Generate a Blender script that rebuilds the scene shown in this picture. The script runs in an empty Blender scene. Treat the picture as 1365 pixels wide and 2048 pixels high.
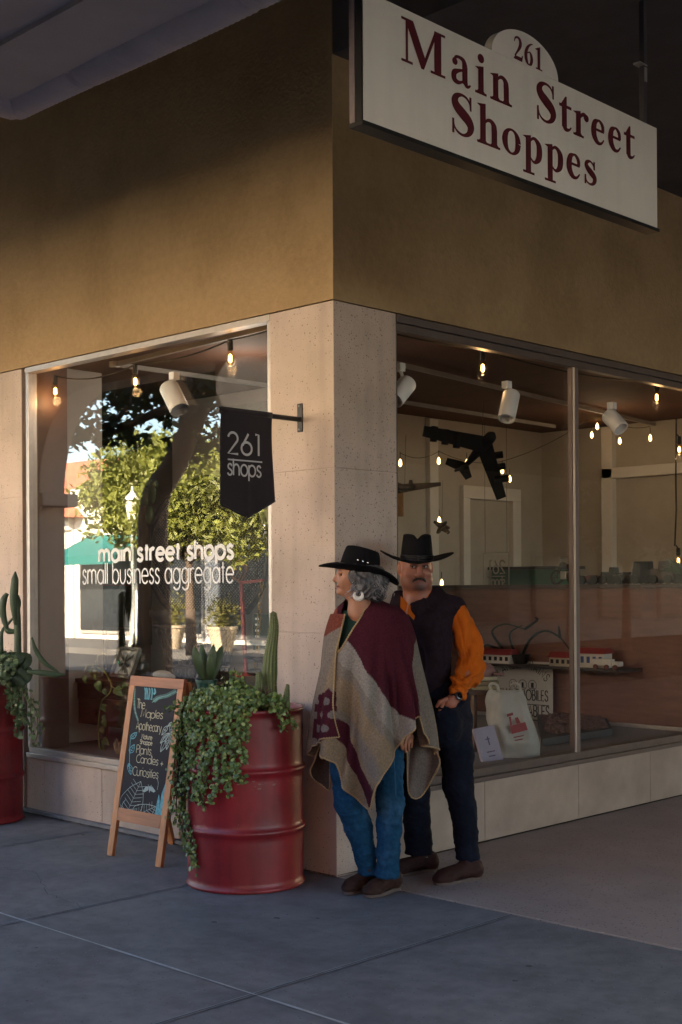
import bpy, bmesh, math, random
import numpy as np
from mathutils import Vector, Matrix, noise as mnoise

random.seed(7)
NR = np.random.default_rng(7)
SC = bpy.context.scene
COL = SC.collection

# ------------------------------------------------------------------ camera
FPX, PPX, PPY, ROLL = 2600.0, 682.5, 1170.5, math.radians(0.35)
YAW = math.radians(45.8)
FW = np.array([-math.cos(YAW), math.sin(YAW), 0.0])
RT = np.array([math.sin(YAW), math.cos(YAW), 0.0])
UP = np.array([0.0, 0.0, 1.0])
CAM = -6.63 * FW + 0.0306 * RT
CAM[2] = 1.49

cd = bpy.data.cameras.new('camera')
cd.sensor_fit = 'AUTO'; cd.sensor_width = 36.0
cd.lens = FPX / 2048.0 * 36.0
cd.shift_y = (PPY - 1024.0) / 2048.0
cd.clip_end = 500.0; cd.clip_start = 0.05
cam = bpy.data.objects.new('camera', cd); COL.objects.link(cam)
cr, sr = math.cos(ROLL), math.sin(ROLL)
cx_ = RT * cr - UP * sr
cy_ = RT * sr + UP * cr
cam.matrix_world = Matrix(((cx_[0], cy_[0], -FW[0], CAM[0]), (cx_[1], cy_[1], -FW[1], CAM[1]),
                           (cx_[2], cy_[2], -FW[2], CAM[2]), (0, 0, 0, 1)))
SC.camera = cam

# ------------------------------------------------------------------ light
SUN_TRAVEL = Vector((-0.30, -0.82, -0.44)).normalized()
w = bpy.data.worlds.new('World'); SC.world = w; w.use_nodes = True
nt = w.node_tree; nt.nodes.clear()
sky = nt.nodes.new('ShaderNodeTexSky'); sky.sky_type = 'NISHITA'; sky.sun_disc = False
sdir = -SUN_TRAVEL
sky.sun_elevation = math.asin(sdir.z)
sky.sun_rotation = math.atan2(sdir.x, sdir.y)
sky.air_density = 1.0; sky.dust_density = 1.5
bg = nt.nodes.new('ShaderNodeBackground'); bg.inputs['Strength'].default_value = 0.10
wo = nt.nodes.new('ShaderNodeOutputWorld')
nt.links.new(sky.outputs[0], bg.inputs[0]); nt.links.new(bg.outputs[0], wo.inputs[0])
sl = bpy.data.lights.new('sun', 'SUN'); sl.energy = 5.0; sl.angle = math.radians(0.6); sl.color = (1.0, 0.82, 0.60)
so = bpy.data.objects.new('sun', sl); COL.objects.link(so)
so.rotation_euler = SUN_TRAVEL.to_track_quat('-Z', 'Y').to_euler()
so.location = (-10, 20, 14)
SC.view_settings.view_transform = 'Standard'
SC.view_settings.look = 'None'
SC.view_settings.exposure = 3.2
SC.view_settings.gamma = 1.0
SC.cycles.max_bounces = 9; SC.cycles.diffuse_bounces = 5; SC.cycles.glossy_bounces = 4
SC.cycles.transparent_max_bounces = 24; SC.cycles.transmission_bounces = 4
SC.cycles.caustics_reflective = False; SC.cycles.caustics_refractive = False
SC.cycles.sample_clamp_indirect = 6.0


# ------------------------------------------------------------------ picture <-> world helpers
def ray(px, py):
    dx = px - PPX; dy = -(py - PPY)
    a = dx * cr + dy * sr; b = -dx * sr + dy * cr
    return FW + RT * (a / FPX) + UP * (b / FPX)


def P(px, py, D):                    # world point seen at a photo pixel, D metres along the view axis
    return CAM + D * ray(px, py)


def on(px, py, axis, val):           # ... on an axis aligned plane
    d = ray(px, py); t = (val - CAM[axis]) / d[axis]
    return CAM + t * d


def mir(px, py, y):                  # ... seen reflected in the street side window, on a plane y = const
    d = ray(px, py) * np.array([1, -1, 1]); c = CAM * np.array([1, -1, 1])
    t = (y - c[1]) / d[1]
    return c + t * d


# ------------------------------------------------------------------ object helpers
def thing(name, label, cat, loc=(0, 0, 0), group=None):
    o = bpy.data.objects.new(name, None); COL.objects.link(o)
    o.empty_display_size = 0.1
    o.location = tuple(loc)
    o['label'] = label; o['category'] = cat
    if group: o['group'] = group
    return o


def tag(o, label, cat, group=None, kind=None):
    if label: o['label'] = label
    if cat: o['category'] = cat
    if group: o['group'] = group
    if kind: o['kind'] = kind
    return o


def dup(root, delta, label=None, group=None):
    r = root.copy(); COL.objects.link(r); r.location = root.location + Vector(delta)
    if label: r['label'] = label
    if group: r['group'] = group
    for ch in list(root.children):
        c = ch.copy(); COL.objects.link(c); c.parent = r
        for g in list(ch.children):
            d = g.copy(); COL.objects.link(d); d.parent = c
    return r


def wloc(o):
    v = Vector((0, 0, 0))
    while o is not None:
        v = v + o.location; o = o.parent
    return v


class MB:
    """collects shapes in world coordinates; build() links them as one mesh object"""
    def __init__(s):
        s.v = []; s.f = []; s.cols = None

    def add(s, vs, fs):
        n = len(s.v); s.v += [tuple(map(float, p)) for p in vs]
        s.f += [tuple(i + n for i in f) for f in fs]
        return s

    def box(s, lo, hi, bev=0.0):
        x0, y0, z0 = [min(a, b) for a, b in zip(lo, hi)]; x1, y1, z1 = [max(a, b) for a, b in zip(lo, hi)]
        if bev <= 0:
            vs = [(x0, y0, z0), (x1, y0, z0), (x1, y1, z0), (x0, y1, z0), (x0, y0, z1), (x1, y0, z1), (x1, y1, z1), (x0, y1, z1)]
            fs = [(0, 3, 2, 1), (4, 5, 6, 7), (0, 1, 5, 4), (1, 2, 6, 5), (2, 3, 7, 6), (3, 0, 4, 7)]
            return s.add(vs, fs)
        bm = bmesh.new()
        bmesh.ops.create_cube(bm, size=1.0)
        for v in bm.verts:
            v.co = Vector(((v.co.x + .5) * (x1 - x0) + x0, (v.co.y + .5) * (y1 - y0) + y0, (v.co.z + .5) * (z1 - z0) + z0))
        bmesh.ops.bevel(bm, geom=bm.edges[:], offset=bev, segments=2, affect='EDGES', profile=0.6)
        return s.addbm(bm)

    def addbm(s, bm):
        bm.verts.index_update()
        s.add([v.co for v in bm.verts], [[v.index for v in f.verts] for f in bm.faces]); bm.free()
        return s

    def obox(s, c, ax, ay, az, bev=0.0):
        """box with centre c and half-axis vectors"""
        m = MB().box((-1, -1, -1), (1, 1, 1))
        c, ax, ay, az = [np.array(q, float) for q in (c, ax, ay, az)]
        if bev > 0:
            L = [np.linalg.norm(q) for q in (ax, ay, az)]
            m = MB().box([-q for q in L], L, bev)
            ax, ay, az = ax / L[0], ay / L[1], az / L[2]
        return s.add([c + ax * v[0] + ay * v[1] + az * v[2] for v in m.v], m.f)

    def bar(s, a, b, wx, wz, upv=(0, 0, 1), bev=0.0):
        a = np.array(a, float); b = np.array(b, float); d = b - a; L = np.linalg.norm(d); d /= L
        u = np.cross(d, np.array(upv, float)); u /= np.linalg.norm(u); v = np.cross(u, d)
        return s.obox((a + b) / 2, d * L / 2, u * wx / 2, v * wz / 2, bev)

    def tube(s, pts, r, n=8, caps=True):
        pts = [np.array(p, float) for p in pts]
        m = len(pts)
        rr = r if hasattr(r, '__len__') else [r] * m
        ref = None; rings = []
        for i in range(m):
            t = pts[min(i + 1, m - 1)] - pts[max(i - 1, 0)]; t = t / (np.linalg.norm(t) + 1e-9)
            if ref is None:
                ref = np.cross(t, [0, 0, 1.0])
                if np.linalg.norm(ref) < .1: ref = np.cross(t, [1.0, 0, 0])
            ref = ref - t * (ref @ t); ref = ref / (np.linalg.norm(ref) + 1e-9); b = np.cross(t, ref)
            rings.append([pts[i] + rr[i] * (math.cos(2 * math.pi * k / n) * ref + math.sin(2 * math.pi * k / n) * b) for k in range(n)])
        vs = [p for q in rings for p in q]; fs = []
        for i in range(m - 1):
            for k in range(n):
                fs.append((i * n + k, i * n + (k + 1) % n, (i + 1) * n + (k + 1) % n, (i + 1) * n + k))
        if caps:
            fs.append(tuple(range(n))[::-1]); fs.append(tuple((m - 1) * n + k for k in range(n)))
        return s.add(vs, fs)

    def lathe(s, prof, c, n=32, axis=(0, 0, 1), wob=None):
        c = np.array(c, float); ax = np.array(axis, float); ax /= np.linalg.norm(ax)
        u = np.cross(ax, [0, 1.0, 0]) if abs(ax[1]) < .9 else np.cross(ax, [1.0, 0, 0]); u /= np.linalg.norm(u); v = np.cross(ax, u)
        vs = []; fs = []
        for r, z in prof:
            for k in range(n):
                a = 2 * math.pi * k / n
                rr = max(r, 1e-4) * (1 if wob is None else wob(a, z))
                vs.append(c + ax * z + rr * (math.cos(a) * u + math.sin(a) * v))
        for i in range(len(prof) - 1):
            for k in range(n):
                fs.append((i * n + k, i * n + (k + 1) % n, (i + 1) * n + (k + 1) % n, (i + 1) * n + k))
        return s.add(vs, fs)

    def ball(s, c, r, n=12, m=8):
        r = (r, r, r) if not hasattr(r, '__len__') else r
        prof = [(math.sin(math.pi * i / m), -math.cos(math.pi * i / m)) for i in range(m + 1)]
        t = MB().lathe(prof, (0, 0, 0), n)
        return s.add([(c[0] + v[0] * r[0], c[1] + v[1] * r[1], c[2] + v[2] * r[2]) for v in t.v], t.f)

    def prism(s, poly, o, u, v, w):
        """polygon (2D list) in the plane o + a*u + b*v, thickened by vector w"""
        o, u, v, w = [np.array(q, float) for q in (o, u, v, w)]
        n = len(poly)
        vs = [o + a * u + b * v for a, b in poly] + [o + a * u + b * v + w for a, b in poly]
        fs = [tuple(range(n)), tuple(range(2 * n - 1, n - 1, -1))]
        fs += [(i, (i + 1) % n, (i + 1) % n + n, i + n) for i in range(n)]
        return s.add(vs, fs)

    def grid(s, fn, nu, nv, closed=False):
        vs = [fn(i / nu, j / nv) for j in range(nv + 1) for i in range(nu + 1)]
        fs = [(j * (nu + 1) + i, j * (nu + 1) + i + 1, (j + 1) * (nu + 1) + i + 1, (j + 1) * (nu + 1) + i) for j in range(nv) for i in range(nu)]
        return s.add(vs, fs)

    def build(s, name, mat, parent=None, smooth=False, label=None, recalc=True, colors=None, mats=None, fm=None, solid=0.0, sub=0, angle=None):
        me = bpy.data.meshes.new(name)
        off = wloc(parent) if parent is not None else Vector((0, 0, 0))
        me.from_pydata([(p[0] - off.x, p[1] - off.y, p[2] - off.z) for p in s.v], [], s.f)
        if recalc:
            bm = bmesh.new(); bm.from_mesh(me)
            bmesh.ops.recalc_face_normals(bm, faces=bm.faces); bm.to_mesh(me); bm.free()
        if mat is not None: me.materials.append(mat)
        if mats:
            for q in mats: me.materials.append(q)
            if fm: me.polygons.foreach_set('material_index', fm)
        if colors is not None:
            at = me.color_attributes.new('Col', 'FLOAT_COLOR', 'POINT')
            c4 = np.ones((len(s.v), 4), np.float32); c4[:, :3] = colors
            at.data.foreach_set('color', c4.ravel())
        if smooth:
            me.polygons.foreach_set('use_smooth', [True] * len(me.polygons))
            if angle: me.set_sharp_from_angle(angle=math.radians(angle))
        me.update()
        o = bpy.data.objects.new(name, me); COL.objects.link(o)
        if parent is not None: o.parent = parent
        if label: o['label'] = label
        if solid:
            m = o.modifiers.new('thickness', 'SOLIDIFY'); m.thickness = solid; m.offset = 0
        if sub:
            m = o.modifiers.new('smooth', 'SUBSURF'); m.levels = sub; m.render_levels = sub
        return o


def catmull(pts, n=8):
    pts = [np.array(p, float) for p in pts]
    if len(pts) < 3: return pts
    q = [2 * pts[0] - pts[1]] + pts + [2 * pts[-1] - pts[-2]]
    out = []
    for i in range(1, len(q) - 2):
        for k in range(n):
            t = k / n
            out.append(.5 * ((2 * q[i]) + (-q[i - 1] + q[i + 1]) * t + (2 * q[i - 1] - 5 * q[i] + 4 * q[i + 1] - q[i + 2]) * t * t + (-q[i - 1] + 3 * q[i] - 3 * q[i + 1] + q[i + 2]) * t ** 3))
    out.append(pts[-1])
    return out


# ------------------------------------------------------------------ materials
MATS = {}


def mat(name, col, rough=.7, var=.12, scale=6.0, bump=0.0, bscale=80.0, metal=0.0, spec=.5, specks=None, stretch=None,
        attr=False, col2=None, c2scale=2.0, c2lo=.45, c2hi=.62, emit=None, trans=0.0, sheen=0.0, coat=0.0, streak=None):
    if name in MATS: return MATS[name]
    m = bpy.data.materials.new(name); m.use_nodes = True; MATS[name] = m
    t = m.node_tree; N = t.nodes.new; L = t.links.new
    b = t.nodes['Principled BSDF']
    b.inputs['Roughness'].default_value = rough; b.inputs['Metallic'].default_value = metal
    b.inputs['Specular IOR Level'].default_value = spec
    if sheen: b.inputs['Sheen Weight'].default_value = sheen; b.inputs['Sheen Roughness'].default_value = .5
    if coat: b.inputs['Coat Weight'].default_value = coat; b.inputs['Coat Roughness'].default_value = .15
    tc = N('ShaderNodeTexCoord'); src = tc.outputs['Object']
    if stretch:
        mp = N('ShaderNodeMapping'); mp.inputs['Scale'].default_value = stretch; L(src, mp.inputs[0]); src2 = mp.outputs[0]
    else: src2 = src
    nz = N('ShaderNodeTexNoise'); nz.inputs['Scale'].default_value = scale; nz.inputs['Detail'].default_value = 6; nz.inputs['Roughness'].default_value = .62
    L(src2, nz.inputs['Vector'])
    rm = N('ShaderNodeMapRange'); rm.inputs[1].default_value = .3; rm.inputs[2].default_value = .7
    rm.inputs[3].default_value = 1 - var; rm.inputs[4].default_value = 1 + var
    L(nz.outputs[0], rm.inputs[0])
    vm = N('ShaderNodeVectorMath'); vm.operation = 'SCALE'
    if attr:
        at = N('ShaderNodeAttribute'); at.attribute_name = 'Col'; base = at.outputs['Color']
        L(base, vm.inputs[0])
    else:
        vm.inputs[0].default_value = col
        if col2 is not None:
            n2 = N('ShaderNodeTexNoise'); n2.inputs['Scale'].default_value = c2scale; n2.inputs['Detail'].default_value = 5
            L(src, n2.inputs['Vector'])
            r2 = N('ShaderNodeMapRange'); r2.inputs[1].default_value = c2lo; r2.inputs[2].default_value = c2hi; L(n2.outputs[0], r2.inputs[0])
            mx = N('ShaderNodeMix'); mx.data_type = 'RGBA'; mx.inputs['A'].default_value = (*col, 1); mx.inputs['B'].default_value = (*col2, 1)
            L(r2.outputs[0], mx.inputs['Factor']); L(mx.outputs['Result'], vm.inputs[0])
    L(rm.outputs[0], vm.inputs['Scale'])
    out = vm.outputs[0]
    if streak:                              # (strength, xscale, zscale): vertical run-off stains
        mp = N('ShaderNodeMapping'); mp.inputs['Scale'].default_value = (streak[1], streak[1], streak[2]); L(src, mp.inputs[0])
        n3 = N('ShaderNodeTexNoise'); n3.inputs['Scale'].default_value = 1.0; n3.inputs['Detail'].default_value = 4; L(mp.outputs[0], n3.inputs['Vector'])
        r3 = N('ShaderNodeMapRange'); r3.inputs[1].default_value = .48; r3.inputs[2].default_value = .72; r3.inputs[3].default_value = 1.0; r3.inputs[4].default_value = 1 - streak[0]
        L(n3.outputs[0], r3.inputs[0])
        v3 = N('ShaderNodeVectorMath'); v3.operation = 'SCALE'; L(out, v3.inputs[0]); L(r3.outputs[0], v3.inputs['Scale']); out = v3.outputs[0]
    for sp in (specks or []):               # (scale, threshold, colour, density)
        vo = N('ShaderNodeTexVoronoi'); vo.inputs['Scale'].default_value = sp[0]; L(src, vo.inputs['Vector'])
        lt = N('ShaderNodeMath'); lt.operation = 'LESS_THAN'; lt.inputs[1].default_value = sp[1]; L(vo.outputs['Distance'], lt.inputs[0])
        sx = N('ShaderNodeSeparateColor'); L(vo.outputs['Color'], sx.inputs[0])
        l2 = N('ShaderNodeMath'); l2.operation = 'LESS_THAN'; l2.inputs[1].default_value = sp[3]; L(sx.outputs[0], l2.inputs[0])
        ml = N('ShaderNodeMath'); ml.operation = 'MULTIPLY'; L(lt.outputs[0], ml.inputs[0]); L(l2.outputs[0], ml.inputs[1])
        mx = N('ShaderNodeMix'); mx.data_type = 'RGBA'; mx.inputs['B'].default_value = (*sp[2], 1)
        L(ml.outputs[0], mx.inputs['Factor']); L(out, mx.inputs['A']); out = mx.outputs['Result']
    L(out, b.inputs['Base Color'])
    if bump:
        n4 = N('ShaderNodeTexNoise'); n4.inputs['Scale'].default_value = bscale; n4.inputs['Detail'].default_value = 4; L(src2, n4.inputs['Vector'])
        bp = N('ShaderNodeBump'); bp.inputs['Strength'].default_value = bump; bp.inputs['Distance'].default_value = .004
        L(n4.outputs[0], bp.inputs['Height']); L(bp.outputs[0], b.inputs['Normal'])
    if emit:
        b.inputs['Emission Color'].default_value = (*emit[:3], 1); b.inputs['Emission Strength'].default_value = emit[3]
    if trans:
        tr = N('ShaderNodeBsdfTranslucent'); L(out, tr.inputs['Color']); ms = N('ShaderNodeMixShader'); ms.inputs[0].default_value = trans
        L(b.outputs[0], ms.inputs[1]); L(tr.outputs[0], ms.inputs[2]); L(ms.outputs[0], t.nodes['Material Output'].inputs[0])
    return m


def glass_mat(name, ior=1.5, gain=1.8, tint=(.95, .95, .93), rough=0.0, base=0.0):
    m = bpy.data.materials.new(name); m.use_nodes = True; t = m.node_tree; t.nodes.clear(); N = t.nodes.new; L = t.links.new
    f0 = ((ior - 1) / (ior + 1)) ** 2
    lw = N('ShaderNodeLayerWeight'); lw.inputs[0].default_value = .5
    pw = N('ShaderNodeMath'); pw.operation = 'POWER'; pw.inputs[1].default_value = 5; L(lw.outputs['Facing'], pw.inputs[0])
    ml = N('ShaderNodeMath'); ml.operation = 'MULTIPLY_ADD'; ml.use_clamp = True; ml.inputs[1].default_value = (1 - f0) * gain; ml.inputs[2].default_value = f0 * gain + base; L(pw.outputs[0], ml.inputs[0])
    tr = N('ShaderNodeBsdfTransparent'); tr.inputs[0].default_value = (*tint, 1)
    gl = N('ShaderNodeBsdfGlossy'); gl.inputs['Roughness'].default_value = rough
    mx = N('ShaderNodeMixShader'); L(ml.outputs[0], mx.inputs[0]); L(tr.outputs[0], mx.inputs[1]); L(gl.outputs[0], mx.inputs[2])
    o = N('ShaderNodeOutputMaterial'); L(mx.outputs[0], o.inputs[0])
    return m


def glow(name, col, s):
    m = bpy.data.materials.new(name); m.use_nodes = True; t = m.node_tree; t.nodes.clear()
    e = t.nodes.new('ShaderNodeEmission'); e.inputs[0].default_value = (*col, 1); e.inputs[1].default_value = s
    o = t.nodes.new('ShaderNodeOutputMaterial'); t.links.new(e.outputs[0], o.inputs[0]); return m


# ------------------------------------------------------------------ lettering: strokes laid as ribbons
def ribbon(mb, pts, o, u, v, w, nib=None, eps=0.0):
    """flat stroke along 2D points in plane (o,u,v); w = width or nib ellipse (a,b)"""
    pts = [np.array(p[:2], float) for p in pts]; n = len(pts)
    o, u, v = [np.array(q, float) for q in (o, u, v)]
    nn = np.cross(u, v); nn /= np.linalg.norm(nn); o = o + nn * eps
    vs = []
    for i in range(n):
        a = pts[max(i - 1, 0)]; b = pts[min(i + 1, n - 1)]; d = b - a; L = np.hypot(*d) + 1e-9; nrm = np.array([-d[1], d[0]]) / L
        if nib: h = math.hypot(nib[0] * nrm[0], nib[1] * nrm[1])
        else: h = (w[i] if hasattr(w, '__len__') else w) / 2
        for sg in (1, -1):
            q = pts[i] + sg * nrm * h; vs.append(o + u * q[0] + v * q[1])
    mb.add(vs, [(2 * i, 2 * i + 1, 2 * i + 3, 2 * i + 2) for i in range(n - 1)])


def arc(cx, cy, rx, ry, a0, a1, n=20):
    return [(cx + rx * math.cos(math.radians(a0 + (a1 - a0) * i / n)), cy + ry * math.sin(math.radians(a0 + (a1 - a0) * i / n))) for i in range(n + 1)]


# geometric sans, x-height 0.5, cap/ascender 0.74, strokes of constant width; glyph = (advance, strokes)
def _bowl(x): return arc(x + .25, .25, .25, .25, 0, 360, 28)


SANS = {
    'a': (.60, [_bowl(0), [(.5, .5), (.5, 0)]]), 'b': (.60, [[(0, .74), (0, 0)], _bowl(0)]), 'e': (.58, [[(.01, .26), (.49, .26)], arc(.25, .25, .25, .25, 0, 320, 28)]),
    'g': (.60, [_bowl(0), [(.5, .5), (.5, -.02)] + arc(.25, -.02, .25, .2, 0, -150, 14)]),
    'h': (.54, [[(0, .74), (0, 0)], [(0, .28)] + arc(.21, .28, .21, .22, 180, 0, 14) + [(.42, 0)]]),
    'i': (.14, [[(.02, .5), (.02, 0)], [(.02, .66), (.02, .72)]]), 'l': (.14, [[(.02, .74), (.02, 0)]]),
    'm': (.84, [[(0, .5), (0, 0)], [(0, .3)] + arc(.18, .3, .18, .2, 180, 0, 14) + [(.36, 0)], [(.36, .3)] + arc(.54, .3, .18, .2, 180, 0, 14) + [(.72, 0)]]),
    'n': (.54, [[(0, .5), (0, 0)], [(0, .28)] + arc(.21, .28, .21, .22, 180, 0, 14) + [(.42, 0)]]),
    'o': (.60, [_bowl(0)]), 'p': (.60, [[(0, .5), (0, -.22)], _bowl(0)]),
    'r': (.34, [[(0, .5), (0, 0)], [(0, .3)] + arc(.17, .3, .17, .19, 180, 55, 10)]),
    's': (.42, [catmull([(.31, .41), (.24, .48), (.15, .5), (.05, .44), (.05, .33), (.16, .26), (.28, .2), (.31, .1), (.24, .02), (.14, 0), (.04, .04), (0, .1)], 5)]),
    't': (.30, [[(.11, .66), (.11, 0)], [(0, .49), (.23, .49)]]), 'u': (.54, [[(0, .5), (0, .22)] + arc(.21, .22, .21, .22, 180, 360, 14) + [(.42, .5)], ]),
    '2': (.52, [arc(.2, .54, .2, .2, 170, -25, 16) + [(0, 0), (.42, 0)]]),
    '6': (.54, [[(.3, .74), (.05, .32)], arc(.22, .22, .22, .22, 0, 360, 28)]), '1': (.32, [[(.02, .74), (.16, .74), (.16, 0)]]),
    ' ': (.28, []), ',': (.2, [[(.06, .04), (.02, -.12)]]),
    'A': (.66, [[(0, 0), (.28, .74), (.56, 0)], [(.09, .25), (.47, .25)]]), 'B': (.52, [[(0, 0), (0, .74), (.2, .74)] + arc(.2, .565, .19, .175, 90, -90, 12) + [(0, .39)], [(.2, .39)] + arc(.2, .195, .22, .195, 90, -90, 12) + [(0, 0)]]),
    'E': (.46, [[(.36, .74), (0, .74), (0, 0), (.36, 0)], [(0, .39), (.33, .39)]]), 'I': (.16, [[(.03, .74), (.03, 0)]]), 'L': (.42, [[(0, .74), (0, 0), (.34, 0)]]),
    'M': (.74, [[(0, 0), (.08, .74), (.32, .1), (.56, .74), (.64, 0)]]), 'N': (.62, [[(0, 0), (0, .74), (.5, 0), (.5, .74)]]), 'O': (.84, [arc(.37, .37, .37, .37, 0, 360, 30)]),
    'P': (.5, [[(0, 0), (0, .74), (.2, .74)] + arc(.2, .55, .2, .19, 90, -90, 12) + [(0, .36)]]), 'R': (.54, [[(0, 0), (0, .74), (.2, .74)] + arc(.2, .55, .2, .19, 90, -90, 12) + [(0, .36)], [(.18, .36), (.42, 0)]]),
    'S': (.5, [catmull([(.38, .6), (.3, .72), (.18, .74), (.05, .66), (.05, .5), (.2, .39), (.36, .3), (.4, .14), (.3, .02), (.16, 0), (.04, .06), (0, .16)], 5)]),
    'T': (.48, [[(0, .74), (.42, .74)], [(.21, .74), (.21, 0)]]), 'U': (.6, [[(0, .74), (0, .24)] + arc(.24, .24, .24, .24, 180, 360, 14) + [(.48, .74)]]),
    'C': (.68, [arc(.36, .37, .36, .37, 45, 315, 24)]), '&': (.56, [catmull([(.5, 0), (.2, .45), (.14, .62), (.24, .74), (.34, .62), (.1, .3), (.04, .12), (.18, 0), (.36, .1), (.48, .34)], 5)]),
}


def sans_width(txt, track=0.0): return sum(SANS[c][0] + track for c in txt) - track


def sans_text(mb, txt, o, u, v, w, track=0.0, fit=None, xs=1.0):
    """u, v already scaled to the em; fit: total width in metres"""
    o, u, v = [np.array(q, float) for q in (o, u, v)]
    if fit:
        k = fit / (sans_width(txt, track) * np.linalg.norm(u)); u = u * k
    sx = np.linalg.norm(u) / np.linalg.norm(v); x = 0; k = 0
    for c in txt:
        adv, st = SANS[c]
        for s_ in st:                      # work in v units so the stroke keeps its width when condensed
            ribbon(mb, [((x + p[0]) * sx, p[1]) for p in s_], o, u / sx, v, w, eps=.0002 * (k % 5)); k += 1
        x += adv + track
# ------------------------------------------------------------------ setting
def sheet(name, x0, x1, y0, y1, z, m, nx=1, ny=1):
    mb = MB().grid(lambda a, b: (x0 + (x1 - x0) * a, y0 + (y1 - y0) * b, z), nx, ny)
    o = mb.build(name, m); o['kind'] = 'structure'; return o


m_conc = mat('concrete', (.195, .203, .220), rough=.66, var=.22, scale=9.0, bump=.25, bscale=160, col2=(.145, .152, .168), c2scale=2.3, c2lo=.42, c2hi=.66, specks=[(70, .2, (.29, .30, .31), .08), (60, .2, (.07, .075, .085), .10), (14, .03, (.40, .42, .43), .10), (9, .045, (.05, .052, .06), .12)])
m_terr = mat('terrazzo', (.36, .30, .285), rough=.55, var=.14, scale=2.0, bump=.15, bscale=300, specks=[(62, .26, (.10, .085, .085), .30), (55, .24, (.42, .38, .36), .22)])
m_asph = mat('asphalt', (.045, .045, .047), rough=.85, var=.2, scale=1.5, bump=.3, bscale=200)
m_joint = mat('joint_filler', (.46, .50, .53), rough=.6, var=.25, scale=14)
m_groove = mat('joint_groove', (.075, .08, .09), rough=.8)
m_grooveL = mat('joint_edge', (.26, .28, .30), rough=.7, var=.3, scale=20)
sheet('street', -160, 160, -160, 160, -.15, m_asph)
sheet('road_marking', -60, 20, -10.06, -9.94, -.146, mat('road_paint', (.55, .42, .08), rough=.7))
mb = MB().box((-60, -4.3, -.16), (40, 0, 0)); o = mb.build('pavement', m_conc); o['kind'] = 'structure'
mb = MB().box((.0, .0, -.16), (6.0, 14, .002)); o = mb.build('entry_floor', m_terr); o['kind'] = 'structure'
mb = MB().box((-60, -16.9, -.16), (40, -13.6, 0)); o = mb.build('far_pavement', mat('far_concrete', (.13, .125, .12), rough=.8, var=.25, scale=1.2)); o['kind'] = 'structure'
# pavement joints: one pale filled joint along the street, tooled joints across it
mb = MB()
xs = np.linspace(-12, 6, 160)
for i in range(len(xs) - 1):
    w0 = .0055 + .002 * math.sin(i * 2.1) + .0015 * math.sin(i * .7); w1 = .0055 + .002 * math.sin(i * 2.1 + 2.1) + .0015 * math.sin(i * .7 + .7)
    mb.add([(xs[i], -1.567 - w0, .004), (xs[i + 1], -1.567 - w1, .004), (xs[i + 1], -1.567 + w1, .004), (xs[i], -1.567 + w0, .004)], [(0, 1, 2, 3)])
o = mb.build('pavement_joint', m_joint); o['kind'] = 'structure'
mb = MB()
for xj in (-5.05, -3.51, -1.97, -.43, 1.108, 2.65):
    mb.add([(xj - .004, -4.3, .0036), (xj + .004, -4.3, .0036), (xj + .004, -.004, .0036), (xj - .004, -.004, .0036)], [(0, 1, 2, 3)])
o = mb.build('pavement_groove', m_groove); o['kind'] = 'structure'
mb = MB()
for xj in (-5.05, -3.51, -1.97, -.43, 1.108, 2.65):
    for s_ in (-1, 1):
        mb.add([(xj + s_ * .004, -4.3, .0036), (xj + s_ * .010, -4.3, .0036), (xj + s_ * .010, -.004, .0036), (xj + s_ * .004, -.004, .0036)], [(0, 1, 2, 3)])
o = mb.build('pavement_groove_edge', m_grooveL); o['kind'] = 'structure'
mb = MB()                                # ragged pale seam where concrete meets terrazzo
xs = np.linspace(.0, 6, 260)
R_ = np.random.default_rng(3); wv = .003 + .004 * R_.random(260) ** 2; wc = .003 * (R_.random(260) - .5)
wv[95:106] += .008; wv[140:150] += .004
for i in range(259):
    mb.add([(xs[i], wc[i] - wv[i], .0062), (xs[i + 1], wc[i + 1] - wv[i + 1], .0062), (xs[i + 1], wc[i + 1] + wv[i + 1], .0062), (xs[i], wc[i] + wv[i], .0062)], [(0, 1, 2, 3)])
o = mb.build('floor_seam', mat('seam_mortar', (.55, .52, .48), rough=.8, var=.3, scale=30)); o['kind'] = 'structure'

# ------------------------------------------------------------------ the corner shop
m_stone = mat('cast_stone', (.54, .435, .37), rough=.75, var=.09, scale=3.5, bump=.35, bscale=120, col2=(.46, .37, .30), c2scale=1.4,
              specks=[(52, .20, (.20, .15, .115), .16), (90, .26, (.34, .27, .21), .25), (30, .085, (.09, .07, .055), .16)], streak=(.14, 9, .7))
m_stucco = mat('stucco', (.385, .27, .15), rough=.95, spec=.1, var=.09, scale=24, bump=1.0, bscale=48, col2=(.325, .225, .122), c2scale=1.8, specks=[(55, .07, (.2, .13, .07), .2)])
m_alu = mat('aluminium', (.50, .46, .43), rough=.38, metal=.55, var=.08, scale=20)
m_alud = mat('bronze_metal', (.13, .10, .09), rough=.42, metal=.5, var=.12, scale=12)
m_iwall = mat('white_plaster', (.62, .60, .57), rough=.85, var=.04)
m_iwarm = mat('cream_plaster', (.40, .365, .32), rough=.85, var=.06)
m_iceil = mat('brown_ceiling', (.10, .045, .027), rough=.8, var=.15, scale=3)
m_carpet = mat('grey_carpet', (.27, .255, .26), rough=.95, var=.2, scale=60, bump=.4, bscale=300)
m_maho = mat('dark_red_board', (.19, .085, .06), rough=.6, var=.2, scale=5, stretch=(1, 1, 6))
m_jamb = mat('mauve_jamb', (.12, .07, .06), rough=.6, var=.12)
m_glassA = glass_mat('shop_glass', 1.52, 2.5, base=.03)
m_glassB = glass_mat('side_glass', 1.52, .8)
shop = thing('corner_shop', 'tan stucco corner shop with speckled stone pillars and large display windows', 'building')

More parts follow.
